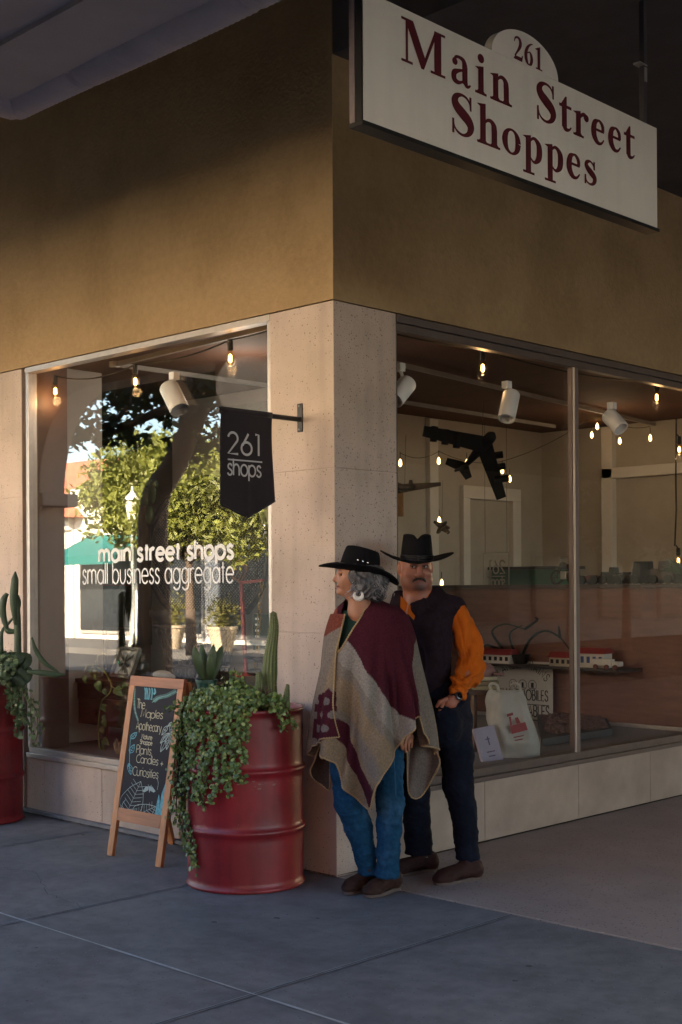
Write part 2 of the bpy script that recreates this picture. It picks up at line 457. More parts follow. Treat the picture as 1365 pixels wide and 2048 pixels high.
ZH = 2.945                                # window head
GA, GB = .035, -.035                      # glass planes
X0, X1 = -2.87, -.478                     # street side window
Y0, Y1 = .478, 6.0                        # entry side window
# stucco: one L shaped wall band with a faintly uneven lower edge
mb = MB()
mb.box((-9.0, 0, ZH + .006), (-.2, .2, 5.5)); mb.box((-.2, 0, ZH + .006), (0, 12, 5.5))
mb.build('stucco_wall', m_stucco, shop)
MB().box((-9.0, 0, 0), (-3.56, .2, ZH)).build('end_wall', m_stucco, shop)
MB().box((-.2, 6.02, .003), (0, 12, ZH)).build('end_wall', m_stucco, shop)
# stone pillars, three courses with open joints
def pillar(name, x0, x1, y0, y1):
    mb = MB()
    for a, b in ((0.0, 1.2405), (1.2435, 2.0885), (2.0915, ZH)):
        mb.box((x0, y0, a), (x1, y1, b), .004)
    mb.box((x0 + .004, y0 + .004, .01), (x1 - .004, y1 - .004, ZH - .01))
    return mb.build(name, m_stone, shop)
pillar('corner_pillar', X1, 0, 0, Y0)
pillar('side_pillar', -3.55, X0 - .045, 0, .3)
# stone bulkheads under the windows with vertical joints
def bulk(name, cuts, axis):
    mb = MB()
    for a, b in zip(cuts[:-1], cuts[1:]):
        if axis == 'x': mb.box((a + .0015, .012, 0), (b - .0015, .2, .362), .003)
        else: mb.box((-.2, a + .0015, .003), (-.012, b - .0015, .352), .003)
    if axis == 'x': mb.box((cuts[0], .018, 0), (cuts[-1], .19, .35))
    else: mb.box((-.19, cuts[0], .003), (-.018, cuts[-1], .34))
    return mb.build(name, m_stone, shop)
bulk('bulkhead', [X0 - .04, -2.69, -2.05, -1.4, -.85, X1], 'x')
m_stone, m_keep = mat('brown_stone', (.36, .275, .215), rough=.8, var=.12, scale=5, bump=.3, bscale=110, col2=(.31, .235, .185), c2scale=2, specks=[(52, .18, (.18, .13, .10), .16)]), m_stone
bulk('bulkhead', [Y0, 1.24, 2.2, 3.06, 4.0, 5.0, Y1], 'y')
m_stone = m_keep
mb = MB().box((-3.4, -.035, 0), (X1 - .02, .004, .028), .004); mb.build('plinth', m_conc, shop)
# narrow stone return beside the street window
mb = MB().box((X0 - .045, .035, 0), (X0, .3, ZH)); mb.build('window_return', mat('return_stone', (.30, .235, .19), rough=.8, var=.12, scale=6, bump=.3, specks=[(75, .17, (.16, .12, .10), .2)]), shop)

# windows ---------------------------------------------------------------
fa = MB()
fa.box((X0, -.004, ZH - .035), (X1, .07, ZH), .003)              # head
fa.box((X0, .002, .43), (X0 + .034, .068, ZH - .036), .003)      # jambs
fa.box((X1 - .026, .004, .43), (X1, .068, ZH - .036), .003)
wa = fa.build('street_window', m_alu, shop, label='street window with white lettering and pale metal frame')
mb = MB(); mb.box((X0, -.012, .364), (X1, .10, .395), .004); mb.box((X0, .012, .395), (X1, .075, .428), .003)
mb.build('sill', m_alu, wa)
mb = MB().box((X0 + .02, GA - .003, .42), (X1 - .02, GA + .003, ZH - .03)); mb.build('pane', m_glassA, wa)
tb = MB()
m_vinyl = mat('white_vinyl', (.86, .85, .83), rough=.5, var=.03)
GP = GA - .0045
a = on(199, 1122, 1, GP); b_ = on(470, 1119, 1, GP)
zx = on(470, 1081, 1, GP)[2] - b_[2]
sans_text(tb, 'main street shops', (a[0], GP, (a[2] + b_[2]) / 2 + .002), (zx / .74, 0, 0), (0, 0, zx / .74), .16, track=.06, fit=b_[0] - a[0])
a = on(166, 1168, 1, GP); b_ = on(470, 1165, 1, GP)
zx = on(166, 1135, 1, GP)[2] - a[2]
sans_text(tb, 'small business aggregate', (a[0], GP, (a[2] + b_[2]) / 2), (zx / .60, 0, 0), (0, 0, zx / .60), .062, track=.03, fit=b_[0] - a[0])
tb.build('lettering', m_vinyl, wa, recalc=False)

fb = MB()
fb.box((-.07, Y0, ZH - .045), (.012, Y1, ZH - .004), .003); fb.box((-.06, Y0, ZH - .09), (-.004, Y1, ZH - .047), .003)
fb.box((-.068, Y0, .43), (-.004, Y0 + .012, ZH - .092)); fb.box((-.068, Y1 - .04, .43), (-.004, Y1, ZH - .092))
wb = fb.build('entry_window', m_alud, shop, label='two pane side window in dark metal frame with slim bright mullion')
mb = MB(); mb.box((-.10, Y0, .354), (.018, Y1, .382), .004); mb.box((-.075, Y0, .382), (-.002, Y1, .43), .004)
mb.build('sill', m_alud, wb)
mb = MB(); mb.box((-.010, 2.155, .43), (.003, 2.163, ZH - .092), .001); mb.build('mullion', mat('bright_mullion', (.50, .46, .41), rough=.55), wb)
mb = MB(); mb.box((-.05, 2.172, .43), (.0, 2.205, ZH - .092), .002); mb.box((-.045, 2.152, .43), (-.0125, 2.171, ZH - .092)); mb.build('mullion', mat('mauve_paint', (.15, .11, .10), rough=.6), wb)
mb = MB().box((GB - .003, Y0 + .008, .42), (GB + .003, 2.155, ZH - .085)); mb.build('pane', m_glassB, wb)
mb = MB().box((GB - .003, 2.205, .42), (GB + .003, Y1 - .03, ZH - .085)); mb.build('pane', m_glassB, wb)

# inside shell ----------------------------------------------------------
mb = MB().box((-7.0, .2, 3.02), (-.2, 8.4, 3.12)); mb.build('shop_ceiling', m_iceil, shop)
mb = MB(); mb.box((-7.0, .201, .30), (-.201, 3.95, .40)); mb.build('display_floor', m_carpet, shop)
mb = MB().box((-7.0, 3.95, -.1), (-.2, 8.4, .02)); mb.build('shop_floor', mat('shop_floor_wood', (.20, .11, .07), rough=.5, var=.2, scale=4), shop)
mb = MB(); mb.box((-3.15, .31, .401), (-3.05, .74, 3.015)); mb.build('inner_pier', m_iwall, shop)
mb = MB(); mb.box((-3.18, .072, .401), (-2.845, .31, 3.015)); mb.build('inner_jamb', m_jamb, shop)
mb = MB(); mb.box((-3.9, 2.05, .401), (-2.02, 2.15, 3.015)); mb.box((-3.9, 2.044, .401), (-2.02, 2.052, .52)); mb.build('inner_wall', m_iwall, shop)
mb = MB(); mb.box((-3.15, 3.6, 0.021), (-3.05, 6.2, 3.015)); mb.box((-3.05, 6.1, .021), (-.2, 6.2, 3.015)); mb.build('back_wall', m_iwarm, shop)
mb = MB(); mb.box((-7.1, .2, 0), (-7.0, 8.4, 3.02)); mb.box((-7.0, 8.4, 0), (0, 8.5, 3.02)); mb.build('rear_wall', m_iwarm, shop)
# white casing and glazed door leaf on the back wall, seen through the side window
tr_ = MB()
for y0, y1, z0, z1 in ((4.30, 4.42, .02, 3.0), (4.78, 4.88, .02, 2.30), (5.55, 5.68, .02, 2.30), (4.78, 5.68, 2.30, 2.42), (4.78, 5.68, 1.2, 1.26)):
    tr_.box((-3.05, y0, z0), (-3.0, y1, z1), .006)
tr_.box((-2.3, 6.02, .02), (-2.18, 6.1, 3.0), .006); tr_.box((-1.35, 6.02, .02), (-1.25, 6.1, 2.5), .006); tr_.box((-2.3, 6.02, 2.5), (-1.25, 6.1, 2.6), .006)
tr_.build('door_casing', m_iwall, shop)
mb = MB().box((-14, .2, 4.31), (-.21, 12, 5.7)); mb.box((-14, .2, 3.14), (-.21, 12, 4.3)); mb.build('roof', m_stucco, shop)
mb = MB().box((-14, 0, 0), (-9.01, 12, 4.3)); mb.build('far_wall', m_stucco, shop)

# low partition between display and shop
pt = thing('display_partition', 'dark red brown partition with a flat ledge behind the side window display', 'partition', (-1.4, 3.9, .4))
mb = MB().box((-3.04, 3.86, .401), (-.21, 3.94, 1.455)); mb.build('panel', m_maho, pt)
mb = MB().box((-3.04, 3.80, 1.456), (-.21, 4.10, 1.485), .004); mb.build('ledge', mat('dark_ledge', (.06, .035, .028), rough=.5), pt)
mb = MB().box((-3.04, 3.84, .402), (-.21, 3.858, .43), .003); mb.build('skirting', m_alu, pt)

# ------------------------------------------------------------------ arcade over the pavement
m_soff = mat('soffit_paint', (.40, .385, .44), rough=.85, var=.12, scale=2, bump=.4, bscale=60)
m_ribs = mat('ribbed_canvas', (.42, .40, .47), rough=.8, var=.12, scale=5, bump=.3, bscale=70)
arc_ = thing('arcade', 'dark arcade canopy over the pavement with an arched front and ribbed rounded beam', 'arcade', (-2, -3.5, 0))
mb = MB(); mb.box((-14, -3.8, 5.5), (14.38, -.002, 5.7)); mb.box((.003, .003, 4.2), (14.38, 48, 4.5)); mb.box((2.5, -9, 4.2), (14.38, -3.801, 4.5))  # side and corner spans extended out of view to cut sky and sun
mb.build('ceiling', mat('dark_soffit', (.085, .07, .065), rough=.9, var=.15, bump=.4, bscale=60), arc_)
mb = MB(); mb.box((-.70, -2.9, 3.74), (7, -1.40, 3.85)); mb.box((-.70, -1.86, 3.72), (7, -1.82, 3.741)); mb.box((-.7, -2.3, 3.725), (7, -2.27, 3.741)); mb.build('soffit', m_soff, arc_)
mb = MB()                                  # ribbed half round nose
pts = []; rr = []
for i in range(0, 900):
    x = -.72 + i * .0085; pts.append((x, -1.40, 3.80)); k = (x * 9.0) % 1.0
    rr.append(.105 + .0022 * math.sin(x * 190) + (-.012 if abs(((x + .72) % 1.1) - .55) < .012 else 0) + .004 * math.sin(x * 3))
mb.tube(pts, rr, 20); mb.build('beam', m_ribs, arc_, smooth=True)
MB().box((.003, .003, 4.501), (14.38, .2, 5.499)).build('fascia', m_stucco, arc_)
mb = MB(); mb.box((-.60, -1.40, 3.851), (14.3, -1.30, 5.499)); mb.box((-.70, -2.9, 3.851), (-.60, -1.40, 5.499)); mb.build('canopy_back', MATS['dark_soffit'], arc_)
mb = MB(); mb.tube([(-.72, y, 3.80) for y in np.linspace(-2.9, -1.40, 40)], .105, 16); mb.build('beam', m_ribs, arc_, smooth=True)
# arch front: polygon with a flattened arch cut out of it
m_arch = mat('arch_stucco', (.42, .36, .29), rough=.9, var=.08, bump=.4)
def arch_wall(xa, xb, x_l, x_r, zs, zc, rx):
    poly = [(xa, 0), (x_l, 0), (x_l, zs)] + [(x_l + rx - rx * math.cos(t), zs + (zc - zs) * math.sin(t)) for t in np.linspace(0, math.pi / 2, 14)][1:]
    poly += [(x_r - rx + rx * math.sin(t), zs + (zc - zs) * math.cos(t)) for t in np.linspace(0, math.pi / 2, 14)] + [(x_r, 0), (xb, 0), (xb, 5.495), (xa, 5.495)]
    # split in three convex-friendly pieces: left leg, right leg, header
    mb = MB()
    n = 14
    L_ = [(x_l + rx - rx * math.cos(t), zs + (zc - zs) * math.sin(t)) for t in np.linspace(0, math.pi / 2, n)]
    R_ = [(x_r - rx + rx * math.cos(t), zs + (zc - zs) * math.sin(t)) for t in np.linspace(0, math.pi / 2, n)]
    O = (0, -3.3, 0); U = (1, 0, 0); V_ = (0, 0, 1); W_ = (0, .32, 0)
    mb.prism([(xa, 0), (x_l, 0), (x_l, zs), (xa, zs)], O, U, V_, W_); mb.prism([(x_r, 0), (xb, 0), (xb, zs), (x_r, zs)], O, U, V_, W_)
    mb.prism([(xa, zs), (x_l, zs), (x_l, 5.495), (xa, 5.495)], O, U, V_, W_); mb.prism([(x_r, zs), (xb, zs), (xb, 5.495), (x_r, 5.495)], O, U, V_, W_)
    for i in range(n - 1):
        mb.prism([L_[i], L_[i + 1], (L_[i + 1][0], 5.495), (L_[i][0], 5.495)], O, U, V_, W_)
        mb.prism([R_[i + 1], R_[i], (R_[i][0], 5.495), (R_[i + 1][0], 5.495)], O, U, V_, W_)
    mb.prism([L_[-1], R_[-1], (R_[-1][0], 5.495), (L_[-1][0], 5.495)], O, U, V_, W_)
    return mb
arch_wall(-9.0, 6.4, -7.45, 5.4, 2.5, 3.55, .85).build('arch_front', m_arch, arc_)
mb = MB(); mb.box((-7.62, -3.38, 2.36), (-7.30, -2.92, 2.50), .02); mb.build('capital', m_arch, arc_)
MB().box((-4.6, -3.25, 3.18), (5.39, -3.05, 3.56)).build('shade_valance', m_arch, arc_)  # unseen drop added to sharpen the shade edge on the upper wall

kw = thing('kerb_shade_wall', 'low dark brick wall added along the kerb to block street glow', 'wall', (-5, -4.1, 0))  # put in to keep sunlit road bounce off the floor and bulkhead
MB().box((-12, -4.2, 0), (1.0, -3.95, .44)).build('brickwork', mat('dark_brick', (.075, .04, .03), rough=.85, var=.3, scale=12), kw)
MB().box((-12.02, -4.24, .44), (1.02, -3.91, .52), .01).build('coping', mat('dark_coping', (.09, .08, .08), rough=.8), kw)

hg = thing('shade_hedge', 'unseen dark hedge added at the kerb to shade the lower corner pillar', 'hedge', (-.8, -4.6, -.15))  # added out of view to shade the lower pillar and floor
hb = MB().box((-3.3, -4.9, -.15), (1.6, -4.35, 1.95)); R_ = np.random.default_rng(2)
for k in range(2600):
    p = np.array([-3.3 + 4.9 * R_.random(), -4.9 + .55 * R_.random(), 2.0 * R_.random()]); q = R_.integers(3)
    if q == 0: p[1] = -4.35 + .03 * R_.normal()
    elif q == 1: p[2] = 1.95 + .04 * R_.normal()
    else: p[1] = -4.9 + .03 * R_.normal()
    a = R_.normal(0, 1, 3); a /= np.linalg.norm(a); b2 = np.cross(a, R_.normal(0, 1, 3)); b2 /= np.linalg.norm(b2)
    hb.add([p - a * .05, p + b2 * .025, p + a * .05, p - b2 * .025], [(0, 1, 2, 3)])
hb.build('foliage', mat('hedge_leaves', (.03, .045, .018), rough=.6, var=.4, scale=3), hg, recalc=False)

# grime gathered where the walls meet the ground
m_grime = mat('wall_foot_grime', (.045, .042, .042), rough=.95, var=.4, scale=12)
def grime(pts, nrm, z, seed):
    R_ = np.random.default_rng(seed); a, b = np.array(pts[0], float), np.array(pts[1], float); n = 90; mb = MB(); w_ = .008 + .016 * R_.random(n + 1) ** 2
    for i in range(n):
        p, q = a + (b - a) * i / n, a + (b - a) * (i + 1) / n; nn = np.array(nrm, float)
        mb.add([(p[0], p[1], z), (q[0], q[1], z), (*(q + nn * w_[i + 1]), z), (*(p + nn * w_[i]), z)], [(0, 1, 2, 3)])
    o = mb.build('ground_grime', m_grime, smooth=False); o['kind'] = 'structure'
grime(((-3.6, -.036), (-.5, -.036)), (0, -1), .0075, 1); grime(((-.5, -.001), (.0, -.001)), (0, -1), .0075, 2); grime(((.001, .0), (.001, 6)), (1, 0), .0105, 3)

R_ = np.random.default_rng(77); mb = MB()          # chewing gum spots and small dark stains trodden into the pavement
for k in range(36):
    x, y = -2.4 + 5.5 * R_.random(), -2.6 + 2.4 * R_.random(); r_ = .006 + .016 * R_.random() ** 2; ph = R_.random(12)
    mb.add([(x + r_ * (.75 + .4 * ph[i]) * math.cos(i * math.pi / 6), y + r_ * (.75 + .4 * ph[i]) * .8 * math.sin(i * math.pi / 6), .0030) for i in range(12)], [tuple(range(12))])
o = mb.build('pavement_stain', mat('gum_stain', (.075, .078, .085), rough=.7, var=.4, scale=9)); o['kind'] = 'structure'
mb = MB()                                          # hairline cracks
for p in ([(-1.9, -.9), (-1.5, -1.05), (-1.2, -1.0), (-.8, -1.2), (-.43, -1.25)], [(-1.35, -.04), (-1.2, -.16), (-.9, -.2), (-.6, -.33)]):
    q = catmull(p, 10); q = [np.array([a[0] + .010 * R_.normal(), a[1] + .010 * R_.normal()]) for a in q]; ribbon(mb, q, (0, 0, .0042), (1, 0, 0), (0, 1, 0), [.001 + .002 * R_.random() for _ in q])
o = mb.build('pavement_crack', mat('crack_dark', (.035, .036, .04), rough=.9)); o['kind'] = 'structure'
# ------------------------------------------------------------------ across the street (partly seen reflected in the glass, partly added to shape the arcade light)
m_white = mat('white_render', (.84, .80, .72), rough=.85, var=.05)
m_cream = mat('cream_render', (.84, .765, .63), rough=.85, var=.06)
m_tile = mat('red_roof_tile', (.50, .17, .09), rough=.8, var=.2, scale=8, bump=.8, bscale=30)
m_dkwin = mat('dark_window', (.03, .035, .04), rough=.2, spec=.8)
m_teal = mat('teal_awning_cloth', (.012, .15, .14), rough=.8, var=.1)


def row_house(label, x0, x1, h, wallm, nwin, awn=None, y=-17.0, roof=None, wz=(.15, 2.45), wf=.10):
    b = thing('street_building', label, 'building', ((x0 + x1) / 2, y, 0))
    mb = MB().box((x0, y - 8, 0), (x1, y, h)); mb.box((x0 - .0, y - .002, h - .35), (x1, y + .14, h + .02), .02); mb.build('wall', wallm, b)
    dx = (x1 - x0) / nwin
    for i in range(nwin):
        f = MB(); a = x0 + dx * i + dx * wf; c = x0 + dx * (i + 1) - dx * wf
        f.box((a, y + .003, wz[0]), (c, y + .06, wz[1])); w_ = f.build('window', mat('shop_window_frame', (.35, .33, .30), rough=.6), b)
        MB().box((a + .08, y + .061, wz[0] + .1), (c - .08, y + .075, wz[1] - .08)).build('pane', m_dkwin, w_)
    if awn:
        for a, c in awn:
            m = MB(); n = 10
            for k in range(n):
                t0, t1 = k / n, (k + 1) / n
                m.add([(a, y + .02 + 1.3 * t0, 2.95 - .62 * t0), (c, y + .02 + 1.3 * t0, 2.95 - .62 * t0), (c, y + .02 + 1.3 * t1, 2.95 - .62 * t1), (a, y + .02 + 1.3 * t1, 2.95 - .62 * t1)], [(0, 1, 2, 3)])
            m.box((a, y + 1.31, 2.1), (c, y + 1.33, 2.33)); m.build('awning', m_teal, b, solid=.02)
    if roof:
        ov = .6
        m = MB().add([(x0 - ov, y + ov, h), (x1 + ov, y + ov, h), (x1 + ov, y - 8, h), (x0 - ov, y - 8, h), (x0 + 2.0, y - 4, h + roof), (x1 - 2.0, y - 4, h + roof)],
                     [(0, 1, 5, 4), (1, 2, 5), (2, 3, 4, 5), (3, 0, 4), (0, 3, 2, 1)])
        m.build('roof', m_tile, b)
    return b


GH = 'buildings across the street'
for a in [('white rendered shop across the street under a red tiled hip roof', -40, -27.5, 3.5, m_white, 3, [(-31.2, -27.9)], -17.0, 2.3),
          ('white flat roofed shop with teal awning across the street, next to the tiled roof one', -27.4, -15, 4.3, m_white, 4, [(-26.6, -23.6)], -17.0, None),
          ('unseen cream flat roofed building across the street, shaped to bounce light', -14.9, 3.5, 6.6, m_cream, 5, None, -17.0, None, (3.6, 5.0), .34),  # height, windows and colour set to throw warm bounce onto the street front
          ('unseen dark brick building added across the street to cut side light', 3.6, 30, 9.0, mat('deep_brick', (.10, .05, .035), rough=.85, var=.2, scale=9), 6, None, -17.0, None)]:  # added out of view so less light reaches the entry side
    row_house(*a)['group'] = GH
# pale building across the side street, reflected in the side window
b = thing('side_street_building', 'pale grey stepped parapet building across the side street', 'building', (15, 26, 0))
mb = MB(); mb.box((14.5, 12, 0), (24, 19.0, 4.9)); mb.box((14.5, 19.0, 0), (24, 62, 4.4)); mb.build('wall', mat('pale_grey_render', (.62, .60, .56), rough=.85, var=.06), b)  # long wing runs on out of view to block sun streaks
mb = MB(); mb.box((14.4, 12, 4.9), (24, 19.05, 5.05)); mb.box((14.4, 19.06, 4.4), (24, 62, 4.55)); mb.build('parapet', m_white, b)
for i in range(6):
    f = MB().box((14.44, 12.8 + i * 3, .5), (14.498, 14.9 + i * 3, 2.3)).build('window', mat('shop_window_frame', (.35, .33, .30)), b)
    MB().box((14.42, 12.9 + i * 3, .6), (14.438, 14.8 + i * 3, 2.2)).build('pane', m_dkwin, f)

m_bark = mat('bark', (.13, .095, .07), rough=.9, var=.25, scale=9, bump=1.0, bscale=20, stretch=(1, 1, .25))
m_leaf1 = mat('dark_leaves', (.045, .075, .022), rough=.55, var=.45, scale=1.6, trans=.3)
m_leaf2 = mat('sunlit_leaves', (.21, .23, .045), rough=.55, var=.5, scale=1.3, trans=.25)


def tree(label, base, pts, rad, blobs, n, leafm, size=.13, seed=1, limbs=()):
    R = np.random.default_rng(seed)
    t = thing('street_tree', label, 'tree', base)
    mb = MB(); mb.tube(catmull(pts, 6), list(np.linspace(rad, rad * .5, 6 * (len(pts) - 1) + 1)), 10)
    top = np.array(pts[-1])
    for c, r in blobs:
        c = np.array(c, float); mid = (top * .6 + c * .4) + R.normal(0, .15, 3)
        mb.tube(catmull([np.array(pts[-2]) * .35 + top * .65, mid, c], 4), list(np.linspace(rad * .42, rad * .1, 9)), 6)
    mb.build('trunk', m_bark, t, smooth=True)
    lb = MB(); tot = sum(r ** 2 for c, r in blobs); vs = []; fs = []
    for c, r in blobs:
        k = int(n * r * r / tot); ncl = max(6, k // 45)
        cl = R.normal(0, 1, (ncl, 3)); cl /= np.linalg.norm(cl, axis=1)[:, None]; cl *= (r * R.random(ncl) ** .45)[:, None]; cl[:, 2] *= .75
        for i in range(k):
            p = np.array(c) + cl[R.integers(ncl)] + R.normal(0, r * .15, 3)
            a = R.normal(0, 1, 3); a /= np.linalg.norm(a); b2 = np.cross(a, R.normal(0, 1, 3)); b2 /= np.linalg.norm(b2) + 1e-6
            s_ = size * (.6 + .8 * R.random()); n0 = len(vs)
            vs += [p - a * s_, p + b2 * s_ * .45, p + a * s_, p - b2 * s_ * .45]; fs.append((n0, n0 + 1, n0 + 2, n0 + 3))
    lb.v = [tuple(map(float, q)) for q in vs]; lb.f = fs
    lb.build('crown', leafm, t, recalc=False)
    return t


q0 = mir(300, 1200, -5.2); q1 = mir(300, 1010, -5.2); q2 = mir(345, 920, -5.2); q3 = mir(385, 840, -5.2)
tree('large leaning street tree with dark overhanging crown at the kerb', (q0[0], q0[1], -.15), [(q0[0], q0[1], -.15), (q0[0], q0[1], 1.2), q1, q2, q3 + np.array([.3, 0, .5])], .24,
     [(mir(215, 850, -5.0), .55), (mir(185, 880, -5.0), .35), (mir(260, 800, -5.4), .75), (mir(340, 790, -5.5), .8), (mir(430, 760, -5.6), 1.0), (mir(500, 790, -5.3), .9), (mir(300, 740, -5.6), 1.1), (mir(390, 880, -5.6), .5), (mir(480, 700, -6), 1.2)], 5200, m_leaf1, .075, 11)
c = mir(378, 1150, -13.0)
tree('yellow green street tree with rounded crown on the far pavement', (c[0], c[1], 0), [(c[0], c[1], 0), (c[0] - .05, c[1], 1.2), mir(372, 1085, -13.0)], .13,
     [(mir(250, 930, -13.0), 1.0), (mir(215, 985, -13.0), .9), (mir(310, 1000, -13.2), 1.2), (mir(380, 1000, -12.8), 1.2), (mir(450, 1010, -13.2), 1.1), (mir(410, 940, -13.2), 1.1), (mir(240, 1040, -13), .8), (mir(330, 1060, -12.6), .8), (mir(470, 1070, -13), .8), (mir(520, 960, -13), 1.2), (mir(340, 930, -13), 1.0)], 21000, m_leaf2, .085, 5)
tree('pale green tree across the side street', (12.5, 23, -.15), [(12.5, 23, -.15), (12.5, 23, 1.2), (12.5, 23, 2.2)], .13, [((12.5, 23, 3.3), 1.2), ((12.7, 24.3, 3.1), 1.1), ((12.3, 21.8, 2.8), .9), ((12.5, 23.6, 4.2), 1.0), ((12.6, 26, 3.4), 1.3)], 5000, mat('pale_leaves', (.20, .21, .09), rough=.6, var=.4, scale=1.3, trans=.2), .13, 13)

lp = mir(261, 1180, -12.2)
lamp = thing('street_lamp', 'slim street lamp with a white lantern head across the street', 'street lamp', (lp[0], lp[1], 0))
zt = mir(261, 1045, -12.2)[2]
mb = MB().lathe([(.11, 0), (.11, .25), (.07, .32), (.045, .5), (.038, zt), (.07, zt + .04)], (lp[0], lp[1], 0), 12); mb.build('pole', mat('lamp_post_paint', (.45, .50, .47), rough=.5), lamp, smooth=True)
mb = MB().lathe([(.05, 0), (.10, .03), (.155, .42), (.17, .44)], (lp[0], lp[1], zt + .04), 6); mb.build('lantern', mat('lantern_glass', (.75, .72, .62), rough=.4), lamp)
mb = MB().lathe([(.19, 0), (.12, .10), (.03, .20), (.02, .30), (0.001, .31)], (lp[0], lp[1], zt + .48), 12); mb.build('cap', mat('lantern_cap', (.7, .7, .68), rough=.5), lamp)

m_hedge = mat('planter_leaves', (.16, .15, .03), rough=.6, var=.4, scale=3)
for i, px in enumerate((338, 440)):
    c = mir(px, 1215, -14.6); R = np.random.default_rng(20 + i)
    t = thing('street_planter', ('pale planter with yellow green bush left of the thin tree across the street', 'pale planter with yellow green bush right of the thin tree across the street')[i], 'planter', (c[0], c[1], 0), 'planters across the street')
    MB().lathe([(.22, 0), (.34, .5), (.36, .5), (.36, .56), (.3, .56), (.28, .4)], (c[0], c[1], 0), 16).build('pot', mat('terracotta', (.55, .46, .34), rough=.8), t, smooth=True, angle=40)
    lb = MB()
    for k in range(500):
        p = np.array([c[0], c[1], .85]) + R.normal(0, .17, 3) * np.array([1, 1, 1.1]); a = R.normal(0, 1, 3); a /= np.linalg.norm(a); b2 = np.cross(a, R.normal(0, 1, 3)); b2 /= np.linalg.norm(b2)
        lb.add([p - a * .05, p + b2 * .025, p + a * .05, p - b2 * .025], [(0, 1, 2, 3)])
    lb.build('foliage', m_hedge, t, recalc=False)

# ------------------------------------------------------------------ things inside the windows
m_black = mat('black_plastic', (.012, .011, .011), rough=.5)
m_blackm = mat('black_metal', (.015, .014, .014), rough=.4, metal=.3)
m_wht = mat('white_enamel', (.62, .61, .58), rough=.45, var=.03)
m_fil = glow('lamp_filament', (1.0, .50, .16), 3.2)
m_bulbglass = glass_mat('bulb_glass', 1.4, 1.5, (1.0, .86, .62))
m_fil2 = glow('small_lamp', (1.0, .55, .18), 1.3)


def bulb(par, p, s=1.0, light=0.0):
    p = np.array(p, float)
    so_ = MB().lathe([(.004, .085), (.016, .083), (.018, .03), (.015, .02)], p, 10).build('socket', m_black, par, smooth=True, angle=40)
    g = MB().lathe([(.013, .022), (.02, .0), (.028, -.03), (.026, -.052), (.014, -.068), (.001, -.071)], p, 12).build('bulb', m_bulbglass, par, smooth=True)
    f = MB().lathe([(.002, .0), (.010, -.008), (.011, -.04), (.003, -.05)], p, 8).build('filament', m_fil, g, smooth=True)
    if light:
        l = bpy.data.lights.new('bulb_light', 'POINT'); l.energy = light; l.color = (1, .58, .25); l.shadow_soft_size = .03
        o = bpy.data.objects.new('bulb_light', l); COL.objects.link(o); o.location = tuple(p + np.array([0, 0, -.09]) - np.array(wloc(par))); o.parent = par


def sag(a, b, d, n=10):
    a = np.array(a, float); b = np.array(b, float)
    return [a + (b - a) * t - np.array([0, 0, 4 * d * t * (1 - t)]) for t in np.linspace(0, 1, n + 1)]


# string lights along the heads of the two windows
lt = [on(111, 752, 1, .16), on(271, 729, 1, .16), on(461, 680, 1, .16)]
st = thing('string_lights', 'black cord of warm filament bulbs strung along the top of the street window', 'string lights', lt[1])
mb = MB(); mb.tube(sag(lt[0], lt[1], .05) + sag(lt[1], lt[2], .03)[1:] + sag(lt[2], lt[2] + np.array([.7, 0, .06]), .02)[1:], .005, 6)
for q, (x, y) in zip(lt, ((111, 775), (271, 755), (461, 708))):
    b_ = on(x, y, 1, .16); mb.tube([q, b_ + np.array([0, 0, .08])], .004, 5)
    bulb(st, b_, light=.2)
mb.build('cord', m_black, st)
lt = [on(966, 700, 0, -.25), on(1314, 765, 0, -.25)]
st = thing('string_lights', 'black cord with two warm filament bulbs along the top of the side window', 'string lights', lt[0])
mb = MB(); mb.tube(sag(np.array([-.25, .3, 2.93]), lt[0], .02) + sag(lt[0], lt[1], .04)[1:] + sag(lt[1], lt[1] + np.array([0, 1.5, .05]), .04)[1:], .005, 6)
for q, (x, y) in zip(lt, ((966, 728), (1314, 788))):
    b_ = on(x, y, 0, -.25); mb.tube([q, b_ + np.array([0, 0, .08])], .004, 5); bulb(st, b_, light=.2)
mb.build('cord', m_black, st)
c0 = on(1353, 838, 0, -.9)
st = thing('string_lights', 'black cord with two bare bulbs hanging down at the right end of the side window', 'string lights', c0)
mb = MB(); mb.tube([c0, on(1352, 950, 0, -.9), on(1353, 1020, 0, -.9), on(1350, 1092, 0, -.9)], .007, 6)
for x, y in ((1359, 893), (1357, 1116)):
    p = on(x, y, 0, -.9); mb.tube([on(1353, y - 25, 0, -.9), p + np.array([0, 0, .08])], .006, 5); bulb(st, p, light=.2)
mb.build('cord', m_black, st)
fl = [(801, 925), (878, 921), (934, 925), (1005, 940), (1020, 957), (879, 1040), (1184, 869), (1195, 852), (1240, 881), (1301, 875), (884, 1165)]
st = thing('string_lights', 'small warm bulbs dotted about at the back of the shop, on a thin dark cord', 'string lights', on(1000, 930, 0, -2.6))
ps = [on(x, y, 0, -2.6) if x < 1100 else on(x, y, 1, 5.7) for x, y in fl]
mb = MB(); mb.tube(sag(ps[0] + [0, 0, .08], ps[1] + [0, 0, .08], .05) + sag(ps[1] + [0, 0, .08], ps[3] + [0, 0, .08], .05)[1:] + sag(ps[3] + [0, 0, .08], ps[7] + [0, 0, .12], .05)[1:] + sag(ps[7] + [0, 0, .12], ps[9] + [0, 0, .1], .06)[1:], .003, 5)
for p in ps:
    MB().lathe([(.002, .03), (.013, .01), (.015, -.02), (.004, -.035)], p, 8).build('bulb', m_fil2, st, smooth=True)
    mb.tube([p + [0, 0, .03], p + [0, 0, .09]], .003, 5)
mb.build('cord', m_black, st)
